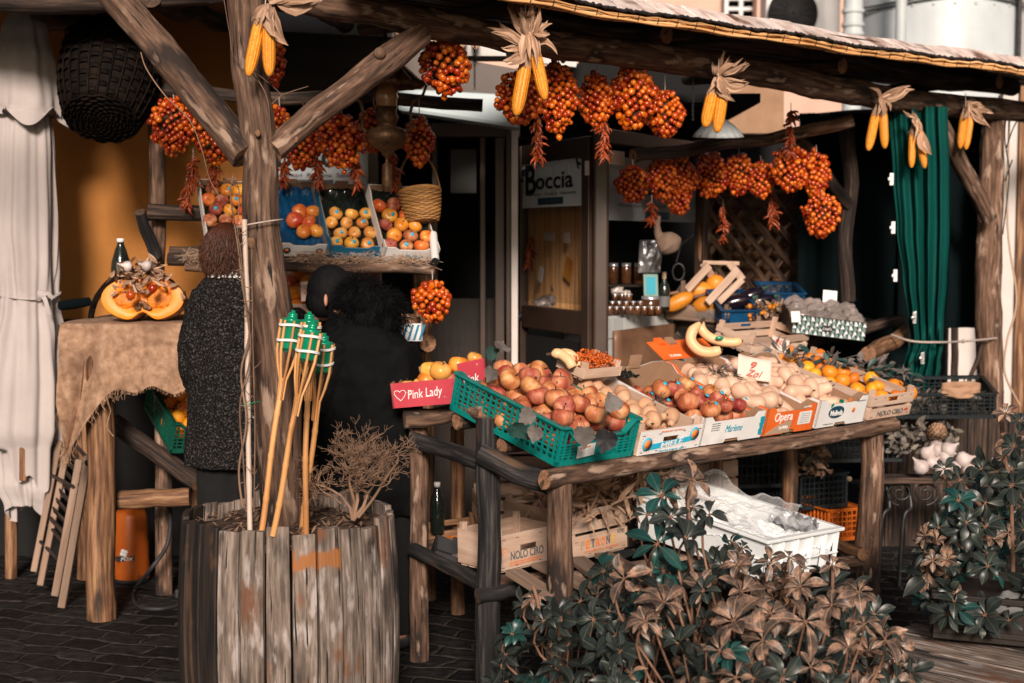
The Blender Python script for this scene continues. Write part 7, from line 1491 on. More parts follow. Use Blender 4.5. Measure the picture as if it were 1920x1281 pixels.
# white tub with film
wx_ = (C1-C0).normalized(); Mw = frame(at(1395, 1098, 5.35), (.84, .54, .01), y=(-.62, .78, .03)); W_, D_, H_ = .52, .52, .13
Mw = frame(at(1428, 1092, 5.15), (.74, .67, -.03), y=(-.62, .78, .12)); W_, D_, H_ = .44, .66, .15
t = thing('white_tub', 'white plastic tub of ice and crumpled film on the lower shelf', 'tub', Mw.translation); m = MB(); q = lambda k, z: [(-k, -k, z), (W_+k, -k, z), (W_+k, D_+k, z), (-k, D_+k, z)]
vs = q(-.02, 0)+q(.0, H_)+q(.02, H_+.001)+q(.02, H_+.014)+q(-.006, H_+.014)+q(-.026, .01); fs = [(0, 3, 2, 1), (20, 21, 22, 23)]
for r in range(5): fs += [(r*4+i, r*4+(i+1) % 4, r*4+4+(i+1) % 4, r*4+4+i) for i in range(4)]
m.add(vs, fs, None, 0, False, Mw)
for i in range(6): m.box((W_*i/5 if 0 < i < 5 else (.01 if i == 0 else W_-.01), -.006, H_*.5), (.006, .022, H_*.96), Mw)
for i in range(7): m.box((W_+.004, D_*(i+.5)/7, H_*.5), (.022, .006, H_*.96), Mw)
m.box((W_/2, -.01, H_*.45), (W_, .016, .006), Mw); m.build('tub', 'white_plastic', t, bevel=.003)
m = MB(); m.grid(lambda u, v: Mw @ V3((.0+u*W_, .0+v*D_, .085+.05*v*(1-.3*u)+.03*noise.noise(V3((u*5, v*5, 2)))+.012*noise.noise(V3((u*22, v*22, 5))))), 70, 70); tag(m.build('crushed_ice', 'ice'), 'white crushed ice filling the tub', 'ice', kind='stuff')
def filmf(u, v):
    x = W_*(.35+.62*u); y = D_*(.25+.78*v); z = .16+.05*noise.noise(V3((u*3, v*3, 9)))+.025*noise.noise(V3((u*9, v*9, 1)))+.12*math.exp(-((u-.35)**2+(v-.95)**2)/.02)+.05*math.exp(-((u-.95)**2)/.01); return Mw @ V3((x, y, z))
m = MB(); m.grid(filmf, 60, 60); tag(m.build('plastic_film', 'film', solid=0), 'crumpled clear plastic bag lying in the white tub', 'plastic bag')
m = MB(); m.grid(lambda u, v: Mw @ V3((W_*(.86+.12*u)+.02*noise.noise(V3((u*4, v*4, 0))), D_*(.12+.3*v), .12+.05*sin(u*3)+.04*noise.noise(V3((u*6, v*6, 3))))), 20, 20); tag(m.build('dark_bag', 'tin'), 'small grey plastic bag in the corner of the white tub', 'plastic bag')
# plastic crates in the shade
def pcr(px, py, Y, w_, d, h, mat, label, xd=None, **k): M = frame(at(px, py, Y), xd or tw_, y=tn if xd is None else V3((-xd[1], xd[0], 0))); plastic_crate('plastic_crate', label, M, w_, d, h, mat, **k); return M
pcr(1348, 918, 6.75, .34, .5, .26, 'black_plastic', 'black plastic crate of the stack behind the squash boxes, nearest the middle leg', (1, .2, 0)); pcr(1420, 985, 6.95, .4, .4, .26, 'black_plastic', 'black plastic crate standing lower behind the white tub', (1, .2, 0)); pcr(1300, 870, 7.2, .3, .4, .1, 'black_plastic', 'low black crate behind the husks', (1, .2, 0))
pcr(1500, 958, 6.75, .28, .4, .17, 'black_plastic', 'black crate with a round pale button on top of the orange crate', (1, .45, 0)); m = MB(); m.lathe([(0, 0), (.013, 0), (.013, .003), (0, .003)], 16, frame(at(1592, 898, 6.66), (1, 0, 0), z=(0, -1, 0))); tag(m.build('round_label', 'ink_taupe'), 'round pale label on the black crate above the orange one', 'label')
M = pcr(1552, 1018, 6.7, .2, .35, .16, 'orange_plastic', 'orange plastic crate at the bottom of the stack by the right front leg', (1, .45, 0))
M = pcr(1548, 868, 6.9, .40, .42, .15, 'black_plastic', 'black crate of wilted greens behind the right front leg', (1, .1, 0)); m = MB()
def heap(m, n, fpos, s0, s1, mis): 
    for k in range(n): leafy(m, fpos(), V3([rng.uniform(-1, 1), rng.uniform(-1, .3), rng.uniform(-.4, 1)]).normalized(), V3([rng.uniform(-1, 1) for _ in range(3)]), rng.uniform(s0, s1), rng.uniform(.015, .035), droop=rng.uniform(-.7, .7), fold=rng.uniform(0, .9), mi=rng.choice(mis))
heap(m, 330, lambda: at(rng.uniform(1655, 1790), rng.uniform(800, 850), 6.95+rng.uniform(-.12, .15)), .02, .06, (0, 1)); tag(m.build('wilted_greens', ['veg_grey', 'dry_leaf']), 'grey green wilted vegetables heaped beside the garlic', 'vegetables', kind='stuff')
m = MB(); heap(m, 200, lambda: at(rng.gauss(1525, 16), rng.uniform(835, 890), 6.8+rng.uniform(-.1, .1)), .02, .06, (0, 1)); tag(m.build('hanging_greens', ['veg_grey', 'husk']), 'dried greens hanging behind the middle leg', 'dried greens', kind='stuff')
m = MB(); c = at(1757, 812, 6.8)
for k in range(90):
    z = 1-2*(k+.5)/90; a = k*2.4; d = V3((sqrt(1-z*z)*cos(a), sqrt(1-z*z)*sin(a), z)); leafy(m, c+d*.03, (d+V3((0, 0, .8))).normalized(), d, .035, .022, droop=.4, fold=.3)
tag(m.build('artichoke', 'husk'), 'brown dried artichoke on the wilted greens', 'artichoke')
# bench with wrought iron legs and garlic
bn_ = thing('iron_bench', 'wooden topped bench with scrolled wrought iron legs carrying the garlic', 'bench', V3((at(1740, 900, 6.9).x, 6.9, 0))); m = MB()
for k in range(3): q_ = MB(); a, b_ = at(1635, 898, 6.72+k*.13), at(1900, 915, 6.72+k*.13); q_.beam(V3((a.x, a.y, a.z)), V3((b_.x, b_.y, a.z)), .12, .03); q_.build('seat_plank', 'log_shaded', bn_, bevel=.003)
for (cx_, sg_) in ((1688, 1), (1735, -1)):
    m = MB(); P = []; 
    for k in range(34): a = k*.33; r_ = .012+.058*k/34; c_ = at(cx_, 925, 6.72); P.append(c_+V3((sg_*r_*cos(a), 0, r_*sin(a)*.85)))
    m.tube(P, .006, 7); m.build('iron_scroll', 'metal_dark', bn_)
for x in (1660, 1700, 1860): m = MB(); m.tube(smooth([at(x, 905, 6.75), at(x+8, 950, 6.72), at(x-6, 975, 6.7), V3((at(x-12, 1000, 6.7).x, 6.7, 0))]), .011, 8); m.build('leg', 'metal_dark', bn_)
for i, (x, y, r_, dx_) in enumerate(((1727, 876, .045, -.3), (1738, 850, .04, .1), (1757, 843, .052, .5), (1778, 843, .044, .3), (1806, 862, .046, .7), (1768, 880, .05, .6), (1748, 868, .036, .2), (1790, 876, .034, .9), (1744, 862, .04, -.2), (1772, 858, .042, .5), (1815, 880, .038, .8))):
    c = at(x, y, 6.62+.02*(i % 3)); r_ *= .86; m = MB(); m.lathe([(0, -.9*r_), (.5*r_, -.82*r_), (.98*r_, -.2*r_), (.9*r_, .35*r_), (.42*r_, .8*r_), (.16*r_, 1.15*r_), (.1*r_, 1.5*r_), (0, 1.55*r_)], 20, frame(c, (.3, 1, 0), z=(dx_, -.25, .25)), fn=lambda a, z, r: 1+.05*abs(cos(a*4.5)))
    tag(m.build('garlic_bulb', 'garlic'), 'large white garlic bulb heaped on the bench' , 'garlic', 'garlic bulbs on the bench')
# boards behind bench
m = MB()
for k in range(9): m.box((at(1640+k*38, 900, 7.6).x, 7.6, .36), (.105, .03, .72), rnd=rng.random())
tag(m.build('board_fence', 'log_shaded'), 'low fence of dark upright boards behind the bench', 'fence')
# ================================================================ right side: tarpaulins, curtain, display rack
def sheet(name, mat, lab, cat, x0, x1, y0, y1, Y, wav=.02, nf=5, **k):
    m = MB(); a, b_ = at(x0, y0, Y), at(x1, y1, Y); m.grid(lambda u, v: V3((lerp(a.x, b_.x, u), Y+wav*sin(u*nf*6.28+v)+wav*noise.noise(V3((u*3, v*3, x0))), lerp(b_.z, a.z, v))), 50, 30); return tag(m.build(name, mat), lab, cat)
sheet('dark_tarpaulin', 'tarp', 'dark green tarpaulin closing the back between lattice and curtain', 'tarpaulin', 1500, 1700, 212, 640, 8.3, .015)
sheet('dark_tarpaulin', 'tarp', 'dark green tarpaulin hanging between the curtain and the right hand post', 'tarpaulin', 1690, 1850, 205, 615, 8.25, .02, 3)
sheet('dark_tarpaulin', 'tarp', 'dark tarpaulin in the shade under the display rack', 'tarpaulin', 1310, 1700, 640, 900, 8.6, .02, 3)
m = MB(); a = at(1690, 205, 8.2); b_ = at(1850, 196, 8.2); m.tube([at(1480, 222, 8.35), at(1600, 210, 8.3), at(1850, 205, 8.2)], .014, 8); tag(m.build('curtain_rail', 'metal_dark'), 'dark rail carrying the tarpaulins at the top right', 'rail')
# green curtain, gathered and tied
CY = 7.35; m = MB()
cp = [(200, 1664, 1778), (330, 1672, 1782), (430, 1680, 1782), (520, 1692, 1778), (600, 1702, 1772), (636, 1706, 1768), (680, 1694, 1764), (735, 1690, 1752)]
def cur(u, v):
    k = v*(len(cp)-1); i = min(int(k), len(cp)-2); f = k-i; y = lerp(cp[i][0], cp[i+1][0], f); f2 = f*f*(3-2*f); x0 = lerp(cp[i][1], cp[i+1][1], f2); x1 = lerp(cp[i][2], cp[i+1][2], f2)
    u0 = u; u = u+.07*noise.noise(V3((u*2.6, v*1.1, 7)))
    dpt = (.026+.03*noise.noise(V3((u*3, v*.8, 4))))*sin(u*2*pi*4.2+.8*sin(v*4)+1.5*noise.noise(V3((u*2, v*3, 1))))+.009*sin(u*2*pi*9+v*5); w_ = u0+.02*sin(u*2*pi*4.2+1.5)
    if v > .72: w_ += .02*sin(v*40+u*9)*min(1, (v-.72)*12)
    return at(lerp(x0, x1, w_), y, CY+dpt*(.6 if .75 < v < .82 else 1))
m.grid(cur, 140, 90); CU = tag(m.build('green_curtain', 'curtain'), 'tall green curtain gathered with a cord in front of dark tarpaulin', 'curtain')
for i, (x, y) in enumerate(((1668, 336), (1671, 427), (1675, 517), (1711, 596), (1726, 672))):
    c = at(x, y, CY-.07); m = MB(); m.lathe([(0, 0), (.010, 0), (.010, .008), (.006, .010), (0, .010)], 14, frame(c, (1, 0, 0), z=(-.4, -1, 0))); m.box((0, .0, 0), (.02, .005, .062), frame(c+V3((.012, .006, 0)), (1, 0, 0), z=(0, 0, 1))); m.build('eyelet', 'ink_white' if i < 3 else 'tin', CU, bevel=.002)
m = MB(); m.tube(smooth([at(1672, 628, CY-.02), at(1710, 640, CY-.12), at(1762, 642, CY-.1), at(1810, 640, 7.6), at(1872, 634, 7.95)], 8), .006, 6); m.ball(at(1806, 640, 7.58), .012, 8, 6); tag(m.build('tie_cord', 'rope'), 'pale cord tying the green curtain to the right hand post', 'cord')
# lattice in front of woven reed
m = MB()
for k in range(60): z = lerp(at(1400, 566, 8.75).z, at(1400, 350, 8.75).z, k/59); m.tube([V3((at(1325, 450, 8.75).x, 8.75, z)), V3((at(1450, 450, 8.75).x, 8.75+.006*sin(k), z+.003)), V3((at(1545, 450, 8.75).x, 8.75, z))], .0095, 5, rnd=rng.random())
tag(m.build('reed_screen', 'log_warm'), 'woven reed panel behind the wooden lattice', 'panel')
LT = thing('wooden_lattice', 'grey diamond wooden lattice against the woven reed panel', 'lattice', at(1435, 560, 8.6)); m = MB(); x0, x1, y0, y1 = 1328, 1540, 368, 568
for sg_ in (1, -1):
    for k in range(-6, 9):
        xs = x0+k*36; pts = []
        for yy in (y1, y0):
            xx = xs+sg_*(y1-yy)*.8 if sg_ > 0 else xs+212+sg_*(y1-yy)*.8; pts.append((xx, yy))
        (xa, ya), (xb, yb) = pts; lo, hi = 0, 1
        def cl(t): return xa+(xb-xa)*t
        if max(xa, xb) < x0 or min(xa, xb) > x1: continue
        ts = sorted(((x0-xa)/(xb-xa), (x1-xa)/(xb-xa))); lo, hi = max(0, ts[0]), min(1, ts[1])
        if hi-lo > .05: q_ = MB(); q_.beam(at(cl(lo), lerp(ya, yb, lo), 8.6+.012*sg_), at(cl(hi), lerp(ya, yb, hi), 8.6+.012*sg_), .034, .01, up=(0, 1, 0)); q_.build('slat', 'log', LT)
for (a, b_) in (((1325, 350), (1545, 350)), ((1325, 364), (1325, 570)), ((1536, 364), (1536, 570))): q_ = MB(); q_.beam(at(*a, 8.58), at(*b_, 8.58), .04, .03, up=(0, 1, 0)); q_.build('frame_bar', 'log', LT)
# right rack: posts, upper log, brace, shelf
RR = thing('log_rack', 'rustic log rack on the right with vegetables before the lattice', 'rack', V3((at(1590, 900, 7.5).x, 7.5, 0)))
for (p0, p1, r_, mt_) in (((1186, 292, 7.02), (1445, 262, 7.35), .034, 'log_shaded'), ((1440, 262, 7.37), (1600, 226, 7.3), .034, 'log'), ((1310, 262, 8.1), (1316, 600, 8.1), .03, 'log_warm'), ((1340, 350, 8.7), (1344, 600, 8.7), .034, 'log_shaded'),
                        ((1588, 236, 7.75), (1590, 565, 7.75), .042, 'log_shaded'), ((1500, 262, 7.5), (1592, 385, 7.72), .034, 'log_shaded'), ((1228, 598, 7.9), (1500, 640, 7.25), .036, 'log_shaded'), ((1490, 648, 7.3), (1690, 600, 7.9), .03, 'log_shaded'),
                        ((1628, 664, 7.0), (1700, 622, 7.75), .04, 'log_warm'), ((1240, 616, 7.8), (1345, 700, 7.5), .034, 'log_shaded'), ((1652, 668, 7.3), (1640, 720, 7.4), .03, 'log_shaded'), ((1345, 345, 8.5), (1540, 345, 8.4), .03, 'log_shaded'), ((1270, 318, 8.0), (1300, 400, 8.1), .03, 'log_shaded')):
    m = MB(); m.log(at(*p0), at(*p1), r_, r_*.97, seg=12); m.build('log', [mt_, 'end_grain'], RR)
m = MB(); sh_ = [at(1240, 592, 7.95), at(1500, 632, 7.35), at(1690, 606, 7.9), at(1480, 572, 8.5)]; slab(m, sh_, .02); m.build('shelf_board', 'dark_wood', RR)
# leaning pale crate, pumpkins, aubergines
lc_ = frame(at(1292, 540, 7.75), (.62, .35, -.02), y=(.15, .5, .9)); 
def bar(par, a, b_, w_, t_, mat='veneer', up=(0, -1, 0), nm='slat'): q_ = MB(); q_.beam(at(*a), at(*b_), w_, t_, up=up); return q_.build(nm, mat, par, bevel=.001)
LC = thing('tipped_wooden_crate', 'pale wooden crate tipped on edge over the orange pumpkins', 'crate', at(1345, 570, 7.7))
for a, b_, w_ in (((1288, 544, 7.6), (1330, 498, 7.75), .04), ((1318, 492, 7.8), (1386, 494, 7.85), .02), ((1326, 568, 7.5), (1384, 505, 7.65), .04), ((1348, 566, 7.46), (1392, 524, 7.6), .035), ((1318, 494, 7.78), (1342, 528, 7.9), .04), ((1368, 494, 7.75), (1392, 524, 7.62), .04)): bar(LC, a, b_, w_, .008)
PK = [(1272, 566, 7.55, 'elongated orange squash lying at the left of the right rack', (.09, .04, .04), (1, 0, .5)), (1342, 532, 7.85, 'round orange pumpkin under the tipped crate', (.055, .05, .05), (1, 0, 0)), (1312, 545, 7.8, 'yellow orange squash inside the tipped crate', (.08, .05, .05), (1, 0, 0)), (1322, 572, 7.6, 'dim orange squash in front of the tipped crate', (.07, .05, .045), (1, 0, .1))]
for x, y, Yp, lab, sc_, d in PK: m = MB(); m.ball((0, 0, 0), 1, 24, 14, frame(at(x, y, Yp), d, y=(0, 1, 0)), sc=sc_, lump=.08); m.tube([at(x, y, Yp)+V3((sc_[0]*.9*(-1 if d[2] else 0), 0, sc_[2]*.9)), at(x, y, Yp)+V3((.0, 0, sc_[2]*1.3))], .008, 6, mi=1); tag(m.build('pumpkin', ['pumpkin_orange', 'stem']), lab, 'pumpkin')
Mgn = frame(at(1250, 598, 7.65), (.95, -.3, -.06), y=(.35, .9, .25)); t, f = wood_crate('wooden_crate', 'old wooden crate lettered GINO on the right rack', Mgn, .33, .4, .085, 'veneer_old', nsl=1, hole=False); text('GINO', f, Mgn @ T(.24, -.0075, .042), .045, 'ink_grey', width=.15, bold=.02)
for i, (x, y, a, lab) in enumerate(((1378, 566, .2, 'dark glossy aubergine nearest the tipped crate'), (1400, 558, .5, 'dark glossy aubergine on top of the heap'), (1350, 580, -.1, 'dark glossy aubergine at the left of the heap'), (1420, 566, .3, 'dark glossy aubergine against the blue crate'), (1392, 576, 0, 'dark glossy aubergine at the bottom of the heap'))):
    m = MB(); m.ball((0, 0, 0), 1, 18, 12, frame(at(x, y, 7.6+.03*i), (cos(a), 0, sin(a)), y=(0, 1, 0)), sc=(.10, .038, .036), lump=.1); c_ = at(x, y, 7.6+.03*i)+V3((cos(a), 0, sin(a)))*.095; m.tube([c_, c_+V3((.03, 0, .012))], [.016, .006], 8, mi=1); tag(m.build('aubergine', ['aubergine', 'leaf_green']), lab, 'aubergine')
def pc2(px, py, Y, xd, yd, w_, d, h, mat, lab, **k): M = frame(at(px, py, Y), xd, y=yd); plastic_crate('plastic_crate', lab, M, w_, d, h, mat, **k); return M
pc2(1352, 614, 7.42, (1, .12, .0), (.35, 1, .28), .20, .34, .095, 'blue_plastic', 'blue plastic crate in front of the aubergines', dip=.0, solidmid=True, nz=2); Mq = pc2(1432, 582, 7.7, (1, .05, -.02), (.1, 1, .2), .22, .26, .10, 'blue_plastic', 'blue plastic crate at the back, right of the aubergines', nz=3)
t, f = wood_crate('wooden_crate', 'small old wooden crate between the blue crates and the patterned box', frame(at(1416, 620, 7.36), (1, .05, -.05), y=(.1, 1, .25)), .17, .3, .06, 'veneer_old', nsl=1, hole=False)
m = MB(); heap(m, 150, lambda: at(rng.uniform(1420, 1490), rng.uniform(570, 598), 7.5+rng.uniform(-.1, .2)), .02, .05, (0, 1))
for k in range(60): m.ball(at(rng.uniform(1405, 1500), rng.uniform(572, 600), 7.45+rng.uniform(-.05, .2)), rng.uniform(.008, .016), 7, 5, mi=2)
tag(m.build('small_peppers', ['veg_grey', 'husk', 'pumpkin_orange']), 'small yellow peppers and mushrooms spilling between the blue crates', 'peppers', kind='stuff')
# patterned box of wrapped mushrooms
Ml = frame(at(1484, 624, 7.1), (.96, .02, -.115), y=(.55, .83, .06)); wl = .37; t, f = carton('patterned_carton', 'black carton patterned with pale triangles holding wrapped mushrooms', Ml, wl, .30, .095, 'card_black', 'card', notch=False, backh=.11)
P1_ = MB(); P2_ = MB(); nx_, nz_ = 17, 4; sx_2 = wl/nx_; sz_ = .09/nz_
for i in range(nx_):
    for j in range(nz_):
        x, z = i*sx_2, .003+j*sz_; a = [(x+.001, z), (x+sx_2-.001, z), (x+sx_2/2, z+sz_-.002)]; b_ = [(x+.001, z+sz_-.001), (x+sx_2*.45, z+sz_-.001), (x+.001, z+.004)]
        (P1_ if (i+j) % 2 else P2_).poly(a[::(1 if i % 3 else -1)], .0008, Ml @ T(0, -.0008, 0)); (P2_ if rng.random() < .6 else P1_).poly(b_, .0008, Ml @ T(0, -.0018, 0))
P1_.build('pattern', 'sign_tile', f); P2_.build('pattern', 'green_card', f)
m = MB(); m.poly([(.03*1.3*cos(a), .018*sin(a)) for a in [2*pi*k/6 for k in range(6)]], .002, Ml @ T(wl*.47, -.002, .042)); hb = m.build('badge', 'card_black', f); text("Leaf's", hb, Ml @ T(wl*.47, -.0035, .042), .014, 'ink_white', width=.045, shear=.2)
Mr = Ml @ T(wl+.003, 0, 0) @ Rz(pi/2); Mr = frame(Ml @ V3((wl+.002, .0, 0)), Ml.to_3x3() @ V3((0, 1, 0)), z=Ml.to_3x3() @ V3((0, 0, 1))); sdp = [c for c in regkids(t) if c.name.startswith('side_panel')][-1]
m = MB(); m.box((.07, 0, .078), (.08, .002, .022), Mr); m.build('paper_label', 'card_white', sdp); m = MB(); m.tube([Mr @ V3((.21+.034*cos(a), -.002, .06+.028*sin(a))) for a in [pi*k/3+pi/6 for k in range(7)]], .0022, 4); m.build('hexagon', 'ink_white', sdp); text("Leaf's", sdp, Mr @ T(.21, -.001, .06), .015, 'ink_white', width=.04, shear=.2)
for k in range(3): text('FUNGHI FRESCHI', sdp, Mr @ T(.07, -.001, .05-.012*k), .007, 'ink_white', width=.07)
for i, (u, v) in enumerate([(u, v) for u in (.12, .37, .62, .87) for v in (.2, .55, .85)]):
    m = MB(); m.ball(Ml @ V3((u*wl, v*.3, .085+.012*(i % 3))), 1, 18, 12, sc=(.048, .045, .035), lump=.5); tag(m.build('wrapped_tray', 'wrapped', disp=[(.012, .02)]), 'film wrapped tray of mushrooms in the patterned carton', 'mushroom tray', 'wrapped mushroom trays in the patterned carton')
Mc = frame(at(1556, 560, 7.35), (1, .1, -.1), z=(0, .2, 1)); m = MB(); m.box((0, 0, 0), (.075, .002, .085), Mc); tag(m.build('blank_card', 'card_white', bevel=.003), 'small white blank card standing behind the wrapped mushrooms', 'card'); m = MB(); m.box((0, 0, 0), (.045, .002, .055), frame(at(1492, 594, 7.05), (1, .1, .03), z=(0, .2, 1))); tag(m.build('white_tag', 'card_white'), 'white tag at the left end of the patterned carton', 'tag')
# gourd, silver bag, dark bracket lamp
m = MB(); P_, R_2 = dens([at(1236, 404, 7.2), at(1231, 422, 7.2), at(1234, 440, 7.2), at(1240, 452, 7.2), at(1252, 462, 7.2), at(1258, 474, 7.2)], [.012, .018, .02, .03, .062, .03], 4); m.tube(P_, [r*1 for r in R_2], 18, lump=.06); m.ball(at(1254, 455, 7.2), .062, 20, 14, sc=(1, .9, .9), lump=.12); tag(m.build('hanging_gourd', 'veneer_old', remesh=.006, smoothmod=4), 'long necked dry gourd hanging by the shop window', 'gourd')
m = MB(); a, b_ = at(1196, 450, 7.45), at(1238, 512, 7.45); m.grid(lambda u, v: V3((lerp(a.x, b_.x, u)+.01*v, 7.45-.03*sin(u*pi)*sin(v*pi)-.012*noise.noise(V3((u*5, v*5, 0))), lerp(b_.z, a.z, v))), 24, 24); tag(m.build('silver_bag', 'tin', solid=.003), 'shiny silver bag hanging in the shop window under the sign', 'bag')
m = MB(); c = at(1272, 510, 7.6); m.tube([c+V3((.032*cos(k*.5), 0, .045*sin(k*.5))) for k in range(14)], .006, 6); m.tube([at(1268, 492, 7.6), at(1276, 460, 7.65), at(1300, 440, 7.8)], .006, 6); tag(m.build('metal_hook', 'metal_dark'), 'dark round metal hook below the gourd', 'hook')
Mb2 = frame(at(1220, 536, 7.4), (1, .1, .0), z=(.12, .2, 1)); m = MB(); m.box((0, 0, 0), (.075, .012, .12), Mb2); gcd = m.build('green_card', 'green_card'); tag(gcd, 'pale green framed card standing on the big jar', 'card'); m = MB(); m.box((0, -.0075, .0), (.05, .002, .09), Mb2); gcd2 = m.build('print', 'ink_teal', gcd)
# jars and bags on the counter
def jar(px, py, Y, r_, h_, lab, grp, lid='tin'):
    b_ = at(px, py, Y); t = thing('jar', lab, 'jar', b_, 0, grp); m = MB(); m.lathe([(0, 0), (r_, 0), (r_, h_*.78), (r_*.85, h_*.86), (0, h_*.86)], 16, T(*b_)); m.build('glass_body', 'jar', t); m = MB(); m.lathe([(r_*.88, h_*.84), (r_*.9, h_), (0, h_*1.001)], 16, T(*b_)); m.build('lid', lid, t)
for r, (yy, n) in enumerate(((590, 8), (580, 7), (566, 3))):
    for k in range(n): jar(1143+k*13+r*5, yy, 7.2+.06*r, .016, .042, 'small jar of preserves on the tiled counter', 'small jars on the tiled counter')
jar(1219, 592, 7.28, .05, .1, 'big jar of dark honey on the tiled counter', None); 
bc = at(1245, 582, 7.5); W2 = thing('wine_bottle', 'dark wine bottle on the counter beside the big jar', 'bottle', bc); m = MB(); m.lathe([(0, 0), (.03, 0), (.031, .1), (.026, .13), (.011, .16), (.0105, .20), (0, .2)], 20, T(*bc)); m.build('body', 'glass_dark', W2); m = MB(); m.lathe([(.0315, .02), (.0318, .075)], 20, T(*bc)); m.build('label', 'ink_grey', W2); m = MB(); m.lathe([(.0115, .165), (.0115, .202), (0, .203)], 14, T(*bc)); m.build('capsule', 'ink_taupe', W2)
for k in range(3): jar(1150+k*24, 532, 7.6, .028, .11, 'tall jar on the dim shelf in the shop window', 'tall jars on the dim shelf')
m = MB(); slab(m, pq((1140, 534, 7.45), (1240, 534, 7.6), (1240, 538, 7.6), (1140, 538, 7.45)), .2); tag(m.build('window_shelf', 'dark_wood'), 'dim shelf inside the shop window', 'shelf')
for i, (x, y, r_) in enumerate(((1020, 570, .05), (1045, 562, .05), (1070, 572, .05), (1050, 540, .045), (1075, 545, .045), (1085, 532, .04), (1010, 585, .04), (1158, 545, .035), (1172, 552, .03))):
    d = 7.75 if x < 1100 else 7.5; m = MB(); m.ball(at(x, y, d), r_, 14, 10, sc=(1.1, .7, .75), lump=.5); tag(m.build('pasta_bag', 'wrapped', disp=[(.012, .02)]), 'clear bag of pasta behind the glass' , 'bag', 'clear bags of pasta behind the glass')
def card(nm, mat, lab, x, y, Y, w_, h_, rot): m = MB(); m.box((0, 0, 0), (w_, .002, h_), frame(at(x, y, Y), dx, z=(0, 0, 1)) @ Ry(rot)); return tag(m.build(nm, mat), lab, 'card')
card('photo_card', 'ink_white', 'small white photo card taped behind the door glass', 1014, 515, 7.72, .05, .085, .35); o = card('leaflet', 'apple_orange', 'tilted pink leaflet behind the door glass', 1066, 505, 7.5, .09, .12, .4)
card('white_slip', 'paper', 'white paper slip behind the door glass, left one', 1030, 444, 7.6, .13, .04, .05); card('white_slip', 'paper', 'white paper slip behind the door glass, right one', 1063, 446, 7.45, .07, .055, 0)
chilis(997, 440, 498, 7.75, 9, 'chili string hanging behind the door glass', 50)
# white scalloped shade by the corn
SY = 6.9; sc0 = at(1347, 252, SY); ss = SY/FPX; m = MB(); m.lathe([(4*ss, .08), (14*ss, .07), (30*ss, .04), (40*ss, .01), (46*ss, -.012)], 64, T(*sc0) @ Rx(.12), fn=lambda a, z, r: 1+(.045*cos(a*18) if r > .1 else 0)); SHD = tag(m.build('lamp_shade', 'white_metal', solid=.003), 'white enamel scalloped lamp shade hanging behind the short corn', 'lamp shade')
# vegetable crate with paper bag at right
Mv = frame(at(1672, 786, 7.0), (1, -.12, .02), y=(.2, 1, .15)); plastic_crate('plastic_crate', 'wide black plastic crate of vegetables below the green curtain', Mv, .50, .36, .13, 'black_plastic', nz=4)
fillm = MB(); heap(fillm, 160, lambda: at(rng.uniform(1700, 1840), rng.uniform(735, 775), 7.1+rng.uniform(-.05, .2)), .02, .06, (0, 1))
for k in range(40): fillm.ball(at(rng.uniform(1690, 1840), rng.uniform(738, 772), 7.1+rng.uniform(-.05, .2)), rng.uniform(.018, .035), 10, 7, lump=.4)
tag(fillm.build('root_vegetables', ['veg_grey', 'dry_leaf']), 'grey root vegetables in the wide black crate', 'vegetables', kind='stuff')
m = MB(); a = at(1802, 730, 6.95); m.grid(lambda u, v: a+V3(((u-.5)*.19, -.03*sin(u*pi)+.02*noise.noise(V3((u*4, v*4, 0))), (v-.5)*.085*(1-.5*abs(u-.5)**2*4*.6))), 16, 10); tag(m.build('paper_bag', 'paper_brown', solid=.002), 'crumpled brown paper bag on the wide black crate', 'paper bag')
for i, (x, y0, y1, r_) in enumerate(((1790, 615, 735, .02), (1812, 640, 730, .012))): m = MB(); m.log(at(x, y1, 7.9), at(x+(30 if i else 0), y0, 7.9), r_, r_); tag(m.build('stick', 'log_shaded'), ['upright stick below the dark tarpaulin', 'thin leaning stick below the dark tarpaulin'][i], 'stick')
m = MB(); m.tube(smooth([at(1893, 200, 8.2), at(1889, 420, 8.2), at(1906, 560, 8.1), at(1888, 640, 8.0), at(1884, 700, 8.0), at(1912, 760, 8.0)]), .006, 6); tag(m.build('hanging_cable', 'ink_taupe'), 'pale cable hanging down beside the right hand post', 'cable')
m = MB(); 
for pts in ([(1888, 200), (1884, 260), (1892, 330), (1880, 440)], [(1886, 280), (1900, 240), (1915, 215)], [(1884, 340), (1898, 300)]): m.tube(smooth([at(x, y, 8.1) for x, y in pts]), [.004]*(6*(len(pts)-1)+1), 5)
tag(m.build('dry_creeper', 'dark_wood'), 'thin dark creeper on the white jamb at the right edge', 'creeper')
# ================================================================ front plants
def cluster(mb, c, up, s, mi, n=None, tilt=.25, rnd=None):
    s *= rng.uniform(.8, 1.25); wr = rng.uniform(.42, .56); tilt = tilt+rng.uniform(-.35, .25)
    up = Vector(up).normalized(); a0 = rng.random()*6; n = n or rng.choice((5, 6, 7, 8)); x = up.orthogonal().normalized(); y = up.cross(x)
    for k in range(n):
        a = a0+2*pi*k/n+rng.uniform(-.15, .15); d = (x*cos(a)+y*sin(a)+up*rng.uniform(tilt-.35, tilt+.35)).normalized(); L = s*rng.uniform(.6, 1.2); b_ = Vector(c)+d*s*.14
        mb.tube([Vector(c), b_], .0018, 4, mi=3, close=False); leafy(mb, b_, d, up, L, L*wr*rng.uniform(.9, 1.1), mi=mi, droop=rng.uniform(.05, .6), fold=rng.uniform(.05, .6), prof=[.1, .36, .64, .88, 1, .98, .8, .45, .05], curl=rng.uniform(0, .12))
